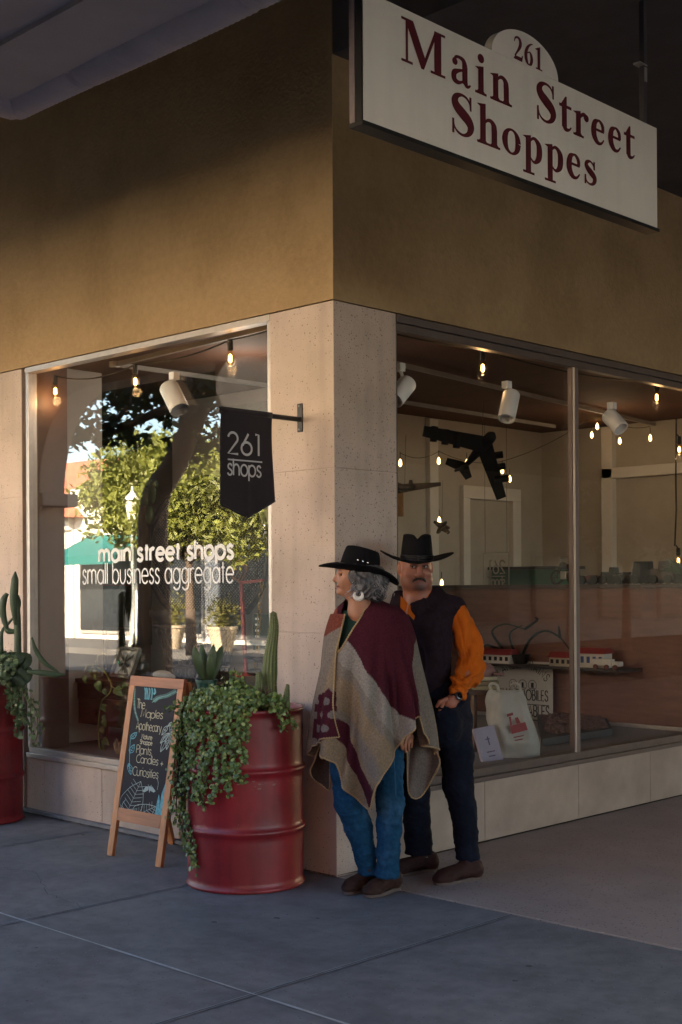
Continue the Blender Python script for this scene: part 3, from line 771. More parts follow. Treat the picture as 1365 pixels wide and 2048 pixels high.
l = bpy.data.lights.new('shop_light', 'POINT'); l.energy = .5; l.color = (1, .68, .38); l.shadow_soft_size = .15
o = bpy.data.objects.new('shop_light', l); COL.objects.link(o); o.location = tuple(np.array([-1.6, 5.0, 2.7]) - np.array(wloc(st))); o.parent = st

# lighting tracks and spot heads on the ceiling
ZT = 2.985
def track(label, a, b):
    a = on(*a, 2, ZT); b = on(*b, 2, ZT)
    t = thing('lighting_track', label, 'light track', (a + b) / 2)
    MB().bar(a, b, .026, .030).build('rail', mat('dim_white_rail', (.30, .285, .27), rough=.6), t)
    e = (b - a) / np.linalg.norm(b - a)
    MB().bar(a - e * .03, a - e * .001, .04, .038).build('end_cap', m_wht, t); return a, b
track('white lighting track running away from the street window under the ceiling', (230, 729), (536, 771))
track('white lighting track along the top of the street window behind the glass', (236, 728), (536, 655))
ra = track('white lighting track nearest the side window with spot heads on it', (745, 716), (1365, 862))
rb = track('white lighting track farther back in the shop behind the model bomber', (750, 795), (1110, 853))

def spot(label, top, a, b, D, r):
    t = thing('spotlight', label, 'spotlight', P(*top, D), 'track spotlights')
    A = P(*a, D + .03); B = P(*b, D - .05); ax = (B - A); L = np.linalg.norm(ax); ax /= L
    n_ = np.cross(ax, [0, 0, 1]); 
    MB().lathe([(.001, 0), (r * .9, .002), (r, .012), (r, L * .55), (r * 1.0, L), (r * .86, L), (r * .8, L * .8), (.001, L * .78)], A, 20, ax).build('shade', m_wht, t, smooth=True, angle=40)
    mb = MB(); q = P(*top, D); mb.tube([q, (A + B) / 2 * .5 + A * .5], .010, 8); mb.box(q - .022, q + .022); mb.build('stem', m_wht, t)
spot('white cylinder spotlight behind the street window, angled down to the right', (349, 752), (337, 772), (360, 820), 7.55, .058)
spot('white cylinder spotlight half hidden beside the pillar in the side window', (800, 735), (818, 764), (789, 800), 7.1, .052)
spot('white cylinder spotlight hanging upright above the model bomber', (1014, 770), (1024, 786), (1013, 838), 7.75, .052)
spot('white cylinder spotlight right of the bright mullion, pointing down right', (1224, 812), (1216, 828), (1243, 858), 8.3, .052)

# ---- street window display
m_rattan = mat('black_rattan', (.022, .02, .022), rough=.55, var=.2)
YC = 1.25
def pa(px, py, y): return on(px, py, 1, y)
cc = pa(420, 1105, YC); rx = (pa(541, 1105, YC) - pa(300, 1105, YC))[0] / 2; rz = (pa(420, 955, YC) - cc)[2]
ch = thing('wicker_chair', 'black woven peacock chair with a round lattice back', 'chair', (cc[0], YC, .4))
mb = MB(); mb.tube([(cc[0] + rx * math.cos(a), YC - .05 * math.cos(a) ** 2, cc[2] + rz * math.sin(a)) for a in np.linspace(-.9, math.pi + .9, 50)], .022, 8)
mb.tube([(cc[0] + rx * .8 * math.cos(a), YC, cc[2] + rz * .8 * math.sin(a)) for a in np.linspace(-.9, math.pi + .9, 50)], .010, 6)
mb.build('back_rim', m_rattan, ch, smooth=True)
mb = MB()
for sg in (1, -1):
    for k in np.linspace(-2, 2, 84):
        pts = []
        for t in np.linspace(-1.4, 1.4, 57):
            x = (t + k) / 1.0; z = sg * t
            if x * x + z * z < .98 and z > -.8: pts.append((cc[0] + rx * x, YC + .004 * sg, cc[2] + rz * z))
        if len(pts) > 2: mb.tube([pts[0], pts[len(pts) // 2], pts[-1]], .0058, 4, caps=False)
for r_ in (.25, .45, .62):
    mb.tube([(cc[0] + rx * r_ * math.cos(a), YC, cc[2] + rz * r_ * math.sin(a)) for a in np.linspace(0, 2 * math.pi, 32)], .008, 5)
mb.build('back_lattice', m_rattan, ch)
sz = pa(395, 1240, 1.0)[2]; sc = pa(396, 1240, .95)
mb = MB().lathe([(.001, sz - .4), (.30, sz - .4), (.33, sz - .36), (.33, sz - .33), (.26, sz - .42)], (sc[0], sc[1], .4), 28); mb.build('seat', m_rattan, ch, smooth=True)
mb = MB()
base = lambda h: .20 + .10 * (2 * h - 1) ** 2
H_ = sz - .42
for sg in (1, -1):
    for k in range(36):
        mb.tube([(sc[0] + base(h) * math.cos(k * math.pi / 18 + sg * h * 1.4), sc[1] + base(h) * math.sin(k * math.pi / 18 + sg * h * 1.4), .4 + h * H_) for h in np.linspace(0, 1, 10)], .009, 4, caps=False)
for h in (0.02, .33, .66, .98): mb.tube([(sc[0] + base(h) * math.cos(a), sc[1] + base(h) * math.sin(a), .4 + h * H_) for a in np.linspace(0, 2 * math.pi, 30)], .014, 6)
mb.lathe([(base(h) - .02, h * H_) for h in np.linspace(0.02, .98, 10)], (sc[0], sc[1], .4), 24)
mb.build('pedestal', m_rattan, ch)

m_wood = mat('dark_walnut', (.085, .032, .016), rough=.4, var=.3, scale=5, stretch=(1.5, 8, 8), bump=.1)
m_wood2 = mat('brown_walnut', (.15, .06, .028), rough=.4, var=.3, scale=5, stretch=(1.5, 8, 8))
YD = .50
a = pa(98, 1352, YD); b_ = pa(330, 1352, YD)
dk = thing('writing_desk', 'dark brown wooden writing desk with knobbed drawer behind the street window', 'desk', ((a[0] + b_[0]) / 2, .75, .4))
zt = a[2]
MB().box((a[0], YD, zt - .03), (b_[0], YD + .55, zt), .005).build('desktop', m_wood2, dk)
zb = pa(98, 1392, YD)[2]
MB().box((a[0] + .02, YD + .02, zb), (b_[0] - .02, YD + .5, zt - .031)).build('apron', m_wood, dk)
x0, x1 = pa(154, 1400, YD)[0], pa(250, 1400, YD)[0]; z0, z1 = pa(160, 1447, YD)[2], pa(160, 1394, YD)[2]
dr = MB().box((x0, YD + .012, z0), (x1, YD + .5, z1), .006).build('drawer', m_wood2, dk)
MB().ball(((x0 * .6 + x1 * .4), YD - .005, (z0 + z1) / 2), (.022, .022, .022), 12, 8).build('knob', m_wood, dr, smooth=True)
MB().ball(((x0 * .45 + x1 * .55), YD - .0, zb * .5 + zt * .5 - .015), (.018, .018, .018), 12, 8).build('knob', m_wood, dk, smooth=True)
for lx, ly in ((pa(134, 1400, YD)[0], YD + .06), (b_[0] - .06, YD + .06), (a[0] + .06, YD + .46), (b_[0] - .06, YD + .46)):
    MB().lathe([(.032, zb - .4), (.03, zb - .45), (.016, .0)], (lx, ly, .4), 4).build('leg', m_wood, dk)
hx0, hx1 = pa(105, 1300, .85)[0], pa(268, 1300, .85)[0]; hz = pa(180, 1255, .85)[2]
hb = MB(); hb.box((hx0, .80, zt + .001), (hx1, 1.0, zt + .03)); hb.box((hx0, .80, hz - .02), (hx1, 1.0, hz)); hb.box((hx0, .98, zt + .03), (hx1, 1.0, hz - .02))
for k in range(5):
    xx = hx0 + (hx1 - hx0 - .02) * k / 4; hb.box((xx, .80, zt + .031), (xx + .02, .98, hz - .021))
hb.build('pigeonholes', m_wood, dk)
MB().lathe([(.001, 0), (.09, .0), (.11, .09), (.11, .10), (.001, .1)], (hx0 + .02, .74, hz - .33), 20, (1, 0, 0)).build('side_bracket', mat('amber_wood', (.22, .09, .02), rough=.5), dk, smooth=True, angle=40)

jc = pa(133, 1260, .88)
j = thing('bell_jar', 'glass bell jar over small pale skeleton pieces on the desk', 'bell jar', (jc[0], .88, hz))
MB().lathe([(.075, 0), (.08, .012), (.07, .02)], (jc[0], .88, hz + .001), 24).build('base', m_black, j, smooth=True, angle=40)
MB().lathe([(.066, .02), (.067, .14), (.058, .185), (.03, .213), (.001, .22)], (jc[0], .88, hz), 24).build('dome', glass_mat('jar_glass', 1.45, 1.5), j, smooth=True)
mb = MB()
for k in range(5): mb.tube([(jc[0] - .03 + .013 * k, .88, hz + .02), (jc[0] - .03 + .013 * k, .885, hz + .11 + .02 * (k % 2))], .004, 5)
mb.tube([(jc[0] + .03 + .02 * math.cos(t), .88, hz + .13 + .02 * math.sin(t)) for t in np.linspace(0, 5.5, 12)], .005, 5); mb.build('curio', mat('bone', (.62, .58, .5), rough=.7), j)

vb = pa(168, 1255, .90)
vs_ = thing('dried_bouquet', 'dark purple dried bouquet in a stoneware vase on the desk', 'bouquet', (vb[0], .9, hz))
MB().lathe([(.03, .0), (.045, .05), (.05, .12), (.035, .16), (.04, .18)], (vb[0], .9, hz + .001), 16).build('vase', mat('olive_stoneware', (.13, .12, .08), rough=.6), vs_, smooth=True)
mb = MB(); R_ = np.random.default_rng(8)
for k in range(420):
    p = np.array([vb[0] - .03, .9, hz + .33]) + R_.normal(0, 1, 3) * np.array([.055, .04, .10]); q = R_.normal(0, 1, 3); q /= np.linalg.norm(q); r2 = np.cross(q, R_.normal(0, 1, 3)); r2 /= np.linalg.norm(r2)
    mb.add([p - q * .014, p + r2 * .008, p + q * .014, p - r2 * .008], [(0, 1, 2, 3)])
for k in range(14): mb.tube([(vb[0], .9, hz + .15), (vb[0] - .03 + .1 * (R_.random() - .5), .9, hz + .42 * (.7 + .3 * R_.random()))], .003, 4)
mb.build('stems', mat('dried_purple', (.055, .03, .04), rough=.9, var=.4, scale=20), vs_, recalc=False)
cb = pa(187, 1258, .88)
MB().lathe([(.001, 0), (.042, 0), (.044, .1), (.038, .11), (.001, .11)], (cb[0], .86, hz + .001), 18).build('green_canister', mat('dark_green_tin', (.02, .06, .045), rough=.4), None, smooth=True, angle=40)
tag(bpy.data.objects['green_canister'], 'small dark green tin canister on top of the desk shelf', 'canister')
pf = thing('picture_frame', 'slim red edged picture frame leaning at the back of the desk top', 'picture', pa(230, 1262, 1.02))
a = pa(197, 1262, 1.03); b_ = pa(268, 1170, 1.03)
mb = MB()
for q0, q1 in (((a[0], a[2]), (b_[0], a[2])), ((a[0], b_[2]), (b_[0], b_[2])), ((a[0], a[2]), (a[0], b_[2])), ((b_[0], a[2]), (b_[0], b_[2]))):
    mb.bar((q0[0], 1.03, q0[1]), (q1[0], 1.03, q1[1]), .014, .014, (0, 1, 0))
mb.build('frame', mat('red_lacquer', (.30, .03, .03), rough=.4), pf)
MB().box((a[0] + .007, 1.032, a[2] + .007), (b_[0] - .007, 1.037, b_[2] - .007)).build('print', mat('dark_print', (.07, .06, .065), rough=.5, var=.4, scale=14), pf)

# insect specimen frame
yF = .44
c4 = [pa(224, 1350, yF), pa(262, 1350, yF), pa(272, 1299, yF), pa(233, 1298, yF)]
sf = thing('specimen_frame', 'small grey box frame holding a pinned white moth', 'specimen frame', c4[0])
w0 = c4[1][0] - c4[0][0]; hF = c4[3][2] - c4[0][2]
o_ = np.array([c4[0][0], yF, c4[0][2]]); ux = np.array([w0, 0, 0]); uz = np.array([.03, .05, hF])
mb = MB()
for q0, q1 in ((o_, o_ + ux), (o_ + uz, o_ + ux + uz), (o_, o_ + uz), (o_ + ux, o_ + ux + uz)): mb.bar(q0, q1, .016, .03, (0, 1, 0.3))
mb.build('frame', mat('grey_frame', (.30, .27, .24), rough=.5), sf)
mb = MB(); mb.add([o_ + [0, .01, 0], o_ + ux + [0, .01, 0], o_ + ux + uz + [0, .01, 0], o_ + uz + [0, .01, 0]], [(0, 1, 2, 3)]); mb.build('backing', mat('frame_card', (.52, .52, .50), rough=.8, var=.1), sf)
mb = MB(); Z_ = np.array([0, -.004, 0])
def sq(poly, eps=0): mb.add([o_ + ux * x + uz * z + Z_ * (1 + eps) for x, z in poly], [tuple(range(len(poly)))])
sq([(.47, .2), (.53, .2), (.54, .75), (.5, .82), (.46, .75)]); 
for s_ in (1, -1):
    sq([(.5 + s_ * .04, .6), (.5 + s_ * .36, .86), (.5 + s_ * .32, .7), (.5 + s_ * .06, .52)], .2); sq([(.5 + s_ * .04, .5), (.5 + s_ * .3, .42), (.5 + s_ * .22, .3), (.5 + s_ * .05, .42)], .3); sq([(.5 + s_ * .02, .35), (.5 + s_ * .2, .12), (.5 + s_ * .15, .1), (.5, .3)], .4)
mb.build('moth', mat('moth_dark', (.05, .045, .04), rough=.8), sf, recalc=False)
MB().ball(o_ + ux * .2 + uz * .5 + Z_ * 2, (.012, .006, .016), 10, 6).build('beetle', mat('green_beetle', (.0, .25, .10), rough=.25), sf, smooth=True)

# pothos vine in a small glass vase
def leaf_shape(mb, p, d, n, L, W, fold=.25):
    p, d, n = [np.array(q, float) for q in (p, d, n)]; d /= np.linalg.norm(d); s_ = np.cross(d, n); s_ /= np.linalg.norm(s_) + 1e-9; n = np.cross(s_, d)
    prof = [(0, .0), (.08, .32), (.3, .5), (.6, .36), (.85, .14), (1, 0)]
    k = len(prof); vs = [p + d * L * t + n * (-.25 * L * t * t) for t, w_ in prof]
    for sg in (1, -1): vs += [p + d * L * (t - .04 * w_) + s_ * sg * W * w_ + n * (fold * W * w_ - .25 * L * t * t) for t, w_ in prof]
    fs = [(i, i + 1, k + i + 1, k + i) for i in range(k - 1)] + [(i + 1, i, 2 * k + i, 2 * k + i + 1) for i in range(k - 1)]
    mb.add(vs, fs)
yP = .30
pv = thing('pothos_vine', 'trailing pothos vine with yellow green heart leaves in a little glass vase', 'plant', pa(195, 1350, yP))
v0 = pa(193, 1352, yP); MB().lathe([(.03, 0), (.035, .02), (.03, .05), (.014, .075), (.016, .09)], v0, 14).build('vase', glass_mat('vase_glass', 1.4, 1.6, (.8, .75, .65)), pv, smooth=True)
stem = [(193, 1335), (172, 1345), (178, 1330), (205, 1340), (222, 1365), (220, 1385), (205, 1400), (200, 1420), (197, 1450), (197, 1475), (201, 1500)]
mb = MB(); mb.tube(catmull([pa(x, y, yP) for x, y in stem], 5), .0045, 5); mb.tube(catmull([pa(x, y, yP) for x, y in ((222, 1372), (238, 1380), (252, 1370))], 4), .004, 5); mb.tube(catmull([pa(x, y, yP) for x, y in ((193, 1330), (196, 1312), (206, 1306), (215, 1312))], 4), .003, 5)
mb.build('stem', mat('vine_stem', (.28, .26, .06), rough=.5), pv)
mb = MB()
for x, y, dx, dy, L in ((186, 1335, 6, 28, .085), (170, 1350, 2, 16, .06), (196, 1362, 6, 26, .08), (232, 1375, 10, 12, .085), (246, 1368, 12, 4, .05), (208, 1378, 8, 16, .05), (205, 1408, 8, 20, .06), (206, 1412, 18, -4, .04), (208, 1430, 4, 14, .05), (208, 1438, 6, 20, .06), (203, 1455, 6, 14, .05), (206, 1478, 14, 12, .07), (203, 1492, 6, 6, .05)):
    p = pa(x, y, yP); q = pa(x + dx, y + dy, yP); d = q - p; d[1] -= .01; leaf_shape(mb, p, d, (.2 + .03 * dx, -1, .3), L, L * .78)
mb.build('leaves', mat('pothos_leaf', (.20, .27, .06), rough=.4, var=.3, scale=12, trans=.2), pv, smooth=True)
rt_ = MB(); b0 = pa(236, 1508, .25)
for k in range(5): rt_.tube(catmull([b0, b0 + np.array([.02 * k - .03, .0, .03 + .01 * k]), b0 + np.array([.03 * k - .04, -.01 * k, .07 + .015 * (k % 3)])], 4), .006, 5)
tag(rt_.build('driftwood', mat('pale_wood', (.50, .36, .22), rough=.8)), 'small pale driftwood twig on the grey display floor behind the easel sign', 'driftwood')
sk = pa(325, 1350, .42); mb = MB(); mb.ball(sk, (.085, .045, .03), 16, 10); mb.ball(sk + [.07, 0, -.01], (.05, .035, .022), 12, 8)
tag(mb.build('bleached_shell', mat('shell_white', (.58, .54, .47), rough=.7, var=.15, scale=18, bump=.5), None, smooth=True), 'bleached white shell lying on the desk just above the chalkboard', 'shell')

# prickly pear in the window
op = thing('prickly_pear', 'tall dark prickly pear cactus with thick trunk behind the street window', 'cactus', pa(283, 1250, .95))
mb = MB(); mb.tube(catmull([pa(284, 1290, .95), pa(283, 1180, .95), pa(286, 1090, .95), pa(288, 1010, .95)], 5), [.075] * 6 + [.065] * 5 + [.05] * 5, 12); mb.build('trunk', mat('cactus_trunk', (.035, .026, .02), rough=.9, var=.3, bump=.8, bscale=40), op, smooth=True)
mb = MB()
for x, y, rx_, rz_ in ((290, 1000, 20, 28), (305, 985, 16, 30), (280, 975, 12, 14), (296, 965, 14, 12), (270, 1005, 9, 16), (312, 968, 8, 10), (300, 1030, 16, 22)):
    p = pa(x, y, .93 + .03 * (x % 3)); s_ = .0030; mb.ball(p, (rx_ * s_, .02, rz_ * s_), 14, 8)
mb.build('pads', mat('cactus_pad', (.028, .055, .022), rough=.6, var=.2, bump=.3), op, smooth=True)

# red stand with a chain and black staghorn leaves
yR = .30
rs = thing('plant_stand', 'thin red metal plant stand with a hooked top behind the tall cactus', 'plant stand', pa(492, 1350, yR))
m_red = mat('red_metal', (.42, .03, .035), rough=.45)
mb = MB(); mb.bar(pa(483, 1162, yR), pa(493, 1352, yR), .022, .016, (0, 1, 0)); mb.bar(pa(480, 1166, yR), pa(527, 1160, yR), .016, .016, (0, 1, 0)); mb.bar(pa(470, 1352, yR), pa(530, 1345, yR), .02, .02, (0, 1, 0)); mb.build('frame', m_red, rs)
chn = thing('hanging_planter', 'black bowl shaped planters hung on a brass chain from the red stand', 'hanging planter', pa(522, 1160, yR))
mb = MB(); A_ = pa(524, 1162, yR); B_ = pa(512, 1335, yR); n = 15
for k in range(n):
    c = A_ + (B_ - A_) * (k + .5) / n; d = (B_ - A_) / n * .62; s_ = np.array([.011, 0, 0]) if k % 2 else np.array([.004, .010, 0])
    mb.tube([c + d * math.cos(t) + s_ * math.sin(t) for t in np.linspace(0, 2 * math.pi, 11)], .0032, 5, caps=False)
mb.build('chain', mat('brass', (.45, .30, .10), rough=.35, metal=.8), chn, smooth=True)
mb = MB()
for x, y, L in ((520, 1283, .10), (508, 1312, .11), (516, 1345, .11), (525, 1318, .08)):
    mb.ball(pa(x, y, yR - .04), (L * .75, .05, .022), 14, 6)
mb.build('bowls', m_black, chn, smooth=True)
nt_ = thing('notice_board', 'dark green notice with small white lettering at the right edge of the street window', 'notice', pa(525, 1250, .4))
a = pa(507, 1300, .5); b_ = pa(537, 1228, .5); MB().box((a[0], .5, a[2]), (b_[0], .51, b_[2])).build('board', mat('green_board', (.02, .05, .035), rough=.6), nt_)
mb = MB()
for k in range(4):
    ribbon(mb, [(0, 0), (.035 - .006 * (k % 2), 0)], (a[0] + .02, .498, b_[2] - .03 - .035 * k), (1, 0, 0), (0, 0, 1), .012)
mb.build('lettering', m_vinyl, nt_, recalc=False)
rwf = thing('chair_frame', 'weathered red brown carved wood panel hanging near the pennant', 'wood panel', pa(475, 1150, .7))
mb = MB(); q = [pa(478, 1121, .7), pa(497, 1136, .7), pa(484, 1165, .7), pa(460, 1150, .7)]
for i in range(4): mb.bar(q[i], q[(i + 1) % 4], .014, .02, (0, 1, 0))
for t in (.25, .5, .75): mb.bar(q[0] * (1 - t) + q[1] * t, q[3] * (1 - t) + q[2] * t, .008, .01, (0, 1, 0))
mb.build('slats', mat('red_brown_wood', (.20, .09, .06), rough=.7), rwf)
rwf.name = 'wood_panel'

# ---- side window display
m_ply = mat('model_black', (.010, .009, .008), rough=.8, spec=.1)
def pb(px, py, D): return P(px, py, D)
def wing(mb, root, tip, wr, wt, D0, D1, th=.012, dirv=(1, .2)):
    a = pb(*root, D0); b2 = pb(*tip, D1); L = b2 - a; ch_ = RT * dirv[0] + UP * dirv[1]; ch_ = ch_ - L * (ch_ @ L) / (L @ L); ch_ /= np.linalg.norm(ch_); n_ = np.cross(L, ch_); n_ = n_ / np.linalg.norm(n_) * th / 2
    vs = []
    for q, w_ in ((a, wr), (b2, wt)):
        for s_ in (-.5, .5):
            for t_ in (-1, 1): vs.append(q + ch_ * w_ * s_ + n_ * t_)
    mb.add(vs, [(0, 1, 3, 2), (4, 6, 7, 5), (0, 2, 6, 4), (1, 5, 7, 3), (0, 4, 5, 1), (2, 3, 7, 6)])
bo = thing('model_bomber', 'black model bomber with swept wings and engine pods hanging in the side window', 'model plane', pb(965, 890, 7.7))
mb = MB(); mb.tube(catmull([pb(988, 866, 7.62), pb(975, 882, 7.66), pb(950, 910, 7.72), pb(926, 938, 7.78)], 4), [.012, .028, .034, .036, .036, .034, .032, .03, .026, .022, .018, .014, .01], 10); mb.build('fuselage', m_ply, bo, smooth=True)
mb = MB(); wing(mb, (972, 890), (848, 862), .10, .06, 7.66, 7.45, dirv=(.2, 1)); mb.build('wing', m_ply, bo)
mb = MB(); wing(mb, (968, 888), (1003, 996), .10, .06, 7.66, 7.9, dirv=(1, .3)); mb.build('wing', m_ply, bo)
for tip in ((893, 922), (938, 957)):
    mb = MB(); wing(mb, (927, 934), tip, .065, .04, 7.76, 7.76, dirv=(1, 1.2)); mb.build('tailplane', m_ply, bo)
mb = MB(); wing(mb, (932, 930), (914, 941), .04, .03, 7.76, 7.6, dirv=(1, .3)); mb.build('fin', m_ply, bo)
for k, (x, y) in enumerate(((867, 866), (890, 872), (913, 879), (985, 915), (990, 938), (997, 962))):
    D = 7.55 if k < 3 else 7.78; dd = (0, 34) if k < 3 else (30, 4)
    mb = MB(); mb.tube([pb(x - dd[0] * .3 + 3 * (k < 3), y - 11 * (k < 3) - 2, D), pb(x + dd[0] * .7, y + dd[1] * .5 + (-8 if k > 2 else 0), D)], .021, 8); mb.build('engine', m_ply, bo)
mb = MB(); mb.tube([pb(965, 885, 7.66), pb(967, 800, 7.66)], .002, 4); mb.build('wire', m_black, bo)
sp = thing('model_plane', 'small dark wooden propeller plane with long wing beside the stone pillar', 'model plane', pb(820, 975, 8.2))
mb = MB(); wing(mb, (792, 978), (882, 968), .06, .022, 8.2, 8.1, dirv=(.1, 1)); mb.build('wing', mat('model_brown', (.030, .018, .010), rough=.7, spec=.2), sp)
mb = MB(); mb.tube([pb(786, 968, 8.2), pb(806, 976, 8.15), pb(826, 972, 8.15)], [.02, .024, .012], 8); mb.build('fuselage', MATS['model_brown'], sp, smooth=True)
mb = MB(); wing(mb, (822, 972), (822, 960), .03, .02, 8.16, 8.16); mb.build('fin', MATS['model_brown'], sp)
mb = MB(); mb.tube([pb(810, 975, 8.15), pb(812, 870, 8.15)], .002, 4); mb.build('wire', m_black, sp)
jt = thing('model_jet', 'little brown model jet hanging above the man in the black hat', 'model plane', pb(885, 1052, 8.8))
mb = MB(); mb.tube([pb(868, 1043, 8.8), pb(882, 1052, 8.8), pb(900, 1056, 8.8)], [.008, .022, .008], 8); mb.build('fuselage', MATS['model_brown'], jt, smooth=True)
for tip in ((876, 1066), (892, 1044), (898, 1066)):
    mb = MB(); wing(mb, (884, 1053), tip, .05, .02, 8.8, 8.75, dirv=(1, .5)); mb.build('wing', MATS['model_brown'], jt)
mb = MB(); mb.tube([pb(884, 1050, 8.8), pb(886, 960, 8.8)], .0015, 4); mb.build('wire', m_black, jt)
cp = thing('wooden_plaque', 'narrow brown wooden strip on the back wall under the little propeller plane', 'wood strip', on(800, 1005, 0, -3.03))
a = on(788, 1032, 0, -3.03); b_ = on(806, 975, 0, -3.03); MB().box((-3.045, a[1], a[2]), (-3.02, b_[1], b_[2]), .004).build('plank', mat('ochre_wood', (.20, .10, .03), rough=.7, var=.3, scale=12), cp)

# toys on the ledge (y about 3.93, ledge top 1.485)
YL = 3.93; ZL = 1.486
def lx(px): return on(px, 1165, 1, YL)[0]
m_t1 = mat('toy_black', (.02, .018, .016), rough=.5, spec=.15); m_t2 = mat('toy_green', (.03, .035, .025), rough=.5, spec=.15); m_t3 = mat('toy_red', (.12, .02, .015), rough=.5); m_ch = mat('toy_chrome', (.35, .33, .30), rough=.3, metal=.6)
mt = thing('toy_motorcycle', 'dark toy motorcycle with high handlebars on the ledge left of the mullion', 'toy motorcycle', (lx(1130), YL, ZL))
X0_ = lx(1114); X1_ = lx(1147)
for x in (X0_, X1_):
    w_ = MB(); w_.tube([(x + .052 * math.cos(t), YL, ZL + .056 + .052 * math.sin(t)) for t in np.linspace(0, 2 * math.pi, 19)], .010, 6, caps=False)
    for k in range(6): w_.tube([(x, YL, ZL + .056), (x + .05 * math.cos(k * 1.05), YL, ZL + .056 + .05 * math.sin(k * 1.05))], .002, 4)
    w_.build('wheel', m_t1, mt)
mb = MB(); zz = ZL + .056; mb.tube([(X0_, YL, zz), (X0_ + .03, YL, zz + .10), (X1_ - .04, YL, zz + .09), (X1_, YL, zz)], .007, 6); mb.tube([(X0_ + .03, YL, zz + .10), (X0_ + .05, YL, zz), (X1_ - .03, YL, zz - .01), (X1_ - .04, YL, zz + .09)], .007, 6); mb.build('chassis', m_t1, mt)
MB().ball((X0_ + .06, YL, zz + .10), (.035, .018, .022), 10, 6).build('tank', m_t1, mt, smooth=True)
MB().ball((X1_ - .035, YL, zz + .095), (.04, .018, .012), 10, 6).build('saddle', m_t1, mt, smooth=True)
MB().box((X0_ + .045, YL - .02, zz - .015), (X0_ + .10, YL + .02, zz + .05), .006).build('engine', m_ch, mt)
mb = MB(); mb.tube([(X0_ + .03, YL, zz + .10), (X0_ + .035, YL, zz + .15), (X0_ + .06, YL - .06, zz + .16)], .005, 5); mb.tube([(X0_ + .035, YL, zz + .15), (X0_ + .06, YL + .06, zz + .16)], .005, 5); mb.build('handlebar', m_ch, mt)

def toy_car(label, pa_, pb_, h, m, cab, kind='toy_car', cat='toy car'):
    x0, x1 = lx(pa_), lx(pb_); L = x1 - x0; t = thing(kind, label, cat, ((x0 + x1) / 2, YL, ZL))
    MB().prism([(x0, ZL + .03), (x1, ZL + .03), (x1, ZL + .03 + h * .45), (x0 + L * .05, ZL + .03 + h * .5)], (0, YL - .045, 0), (1, 0, 0), (0, 0, 1), (0, .09, 0)).build('body', m, t)
    c0, c1 = x0 + L * cab[0], x0 + L * cab[1]
    MB().prism([(c0, ZL + .031 + h * .44), (c1, ZL + .031 + h * .44), (c1 - L * .03, ZL + h), (c0 + L * .05, ZL + h)], (0, YL - .04, 0), (1, 0, 0), (0, 0, 1), (0, .08, 0)).build('cab', m, t)
    for k in (.18, .82):
        for s_ in (-1, 1):
            MB().lathe([(.001, -.012), (.034, -.012), (.034, .012), (.001, .012)], (x0 + L * k, YL + s_ * .05, ZL + .034), 14, (0, 1, 0)).build('wheel', m_t1, t)
    MB().ball((x0 - .003, YL - .03, ZL + .03 + h * .3), (.008, .012, .012), 8, 6).build('headlight', m_ch, t)
    return t
toy_car('low dark red toy racing car on the ledge just right of the mullion', 1165, 1203, .07, m_t3, (.4, .7))
toy_car('dark green toy tractor with open seat on the ledge', 1207, 1240, .13, m_t2, (.5, .8), 'toy_tractor', 'toy tractor')
toy_car('dark toy roadster with low cab between the tractor and the truck', 1236, 1272, .09, mat('toy_grey', (.05, .05, .055), rough=.5), (.4, .75))
toy_car('boxy black toy delivery truck on the ledge', 1270, 1308, .17, m_t1, (.05, .85), 'toy_truck', 'toy truck')
toy_car('old fashioned toy car with open canopy at the right end of the ledge', 1306, 1352, .17, mat('toy_brown', (.06, .035, .025), rough=.5), (.35, .95))
gp = thing('ledge_fern', 'small spiky green plant in a pot at the far right of the ledge', 'plant', (lx(1362), YL, ZL))
mb = MB(); R_ = np.random.default_rng(5)
for k in range(46):
    d = np.array([R_.normal(0, 1), R_.normal(0, .6), .3 + R_.random()]); d /= np.linalg.norm(d); p = np.array([lx(1362), YL, ZL + .07]); mb.tube([p, p + d * .10, p + d * .17 - [0, 0, .03]], [.006, .006, .001], 4)
mb.build('fronds', mat('dark_frond', (.05, .09, .03), rough=.6), gp); MB().lathe([(.04, 0), (.055, .07), (.05, .07), (.001, .06)], (lx(1362), YL, ZL), 14).build('pot', m_t1, gp)
gb = thing('green_counter', 'dark green shop counter seen over the ledge behind the man', 'counter', (-2.0, 5.2, .02))
a = on(905, 1165, 1, 5.2); b_ = on(1112, 1132, 1, 5.2); MB().box((-3.0, 5.2, .021), (b_[0], 5.6, b_[2] - .03)).build('body', mat('counter_green', (.015, .085, .045), rough=.5, var=.15), gb); MB().box((-3.02, 5.16, b_[2] - .029), (b_[0] + .03, 5.64, b_[2]), .005).build('top', m_black, gb)
gs = thing('glass_door_sign', 'thin square sign with mirrored 261 shops lettering seen through from behind', 'glass sign', on(993, 1188, 1, 5.0))
a = on(968, 1188, 1, 5.0); b_ = on(1018, 1105, 1, 5.0); W_ = b_[0] - a[0]; Hh = b_[2] - a[2]; mb = MB()
for q0, q1 in (((0, 0), (W_, 0)), ((0, Hh), (W_, Hh)), ((0, 0), (0, Hh)), ((W_, 0), (W_, Hh))): mb.bar((a[0] + q0[0], 5.0, a[2] + q0[1]), (a[0] + q1[0], 5.0, a[2] + q1[1]), .006, .006, (0, 1, 0))
m_pal = mat('pale_film', (.40, .38, .34), rough=.6); mb.build('edge', m_pal, gs)
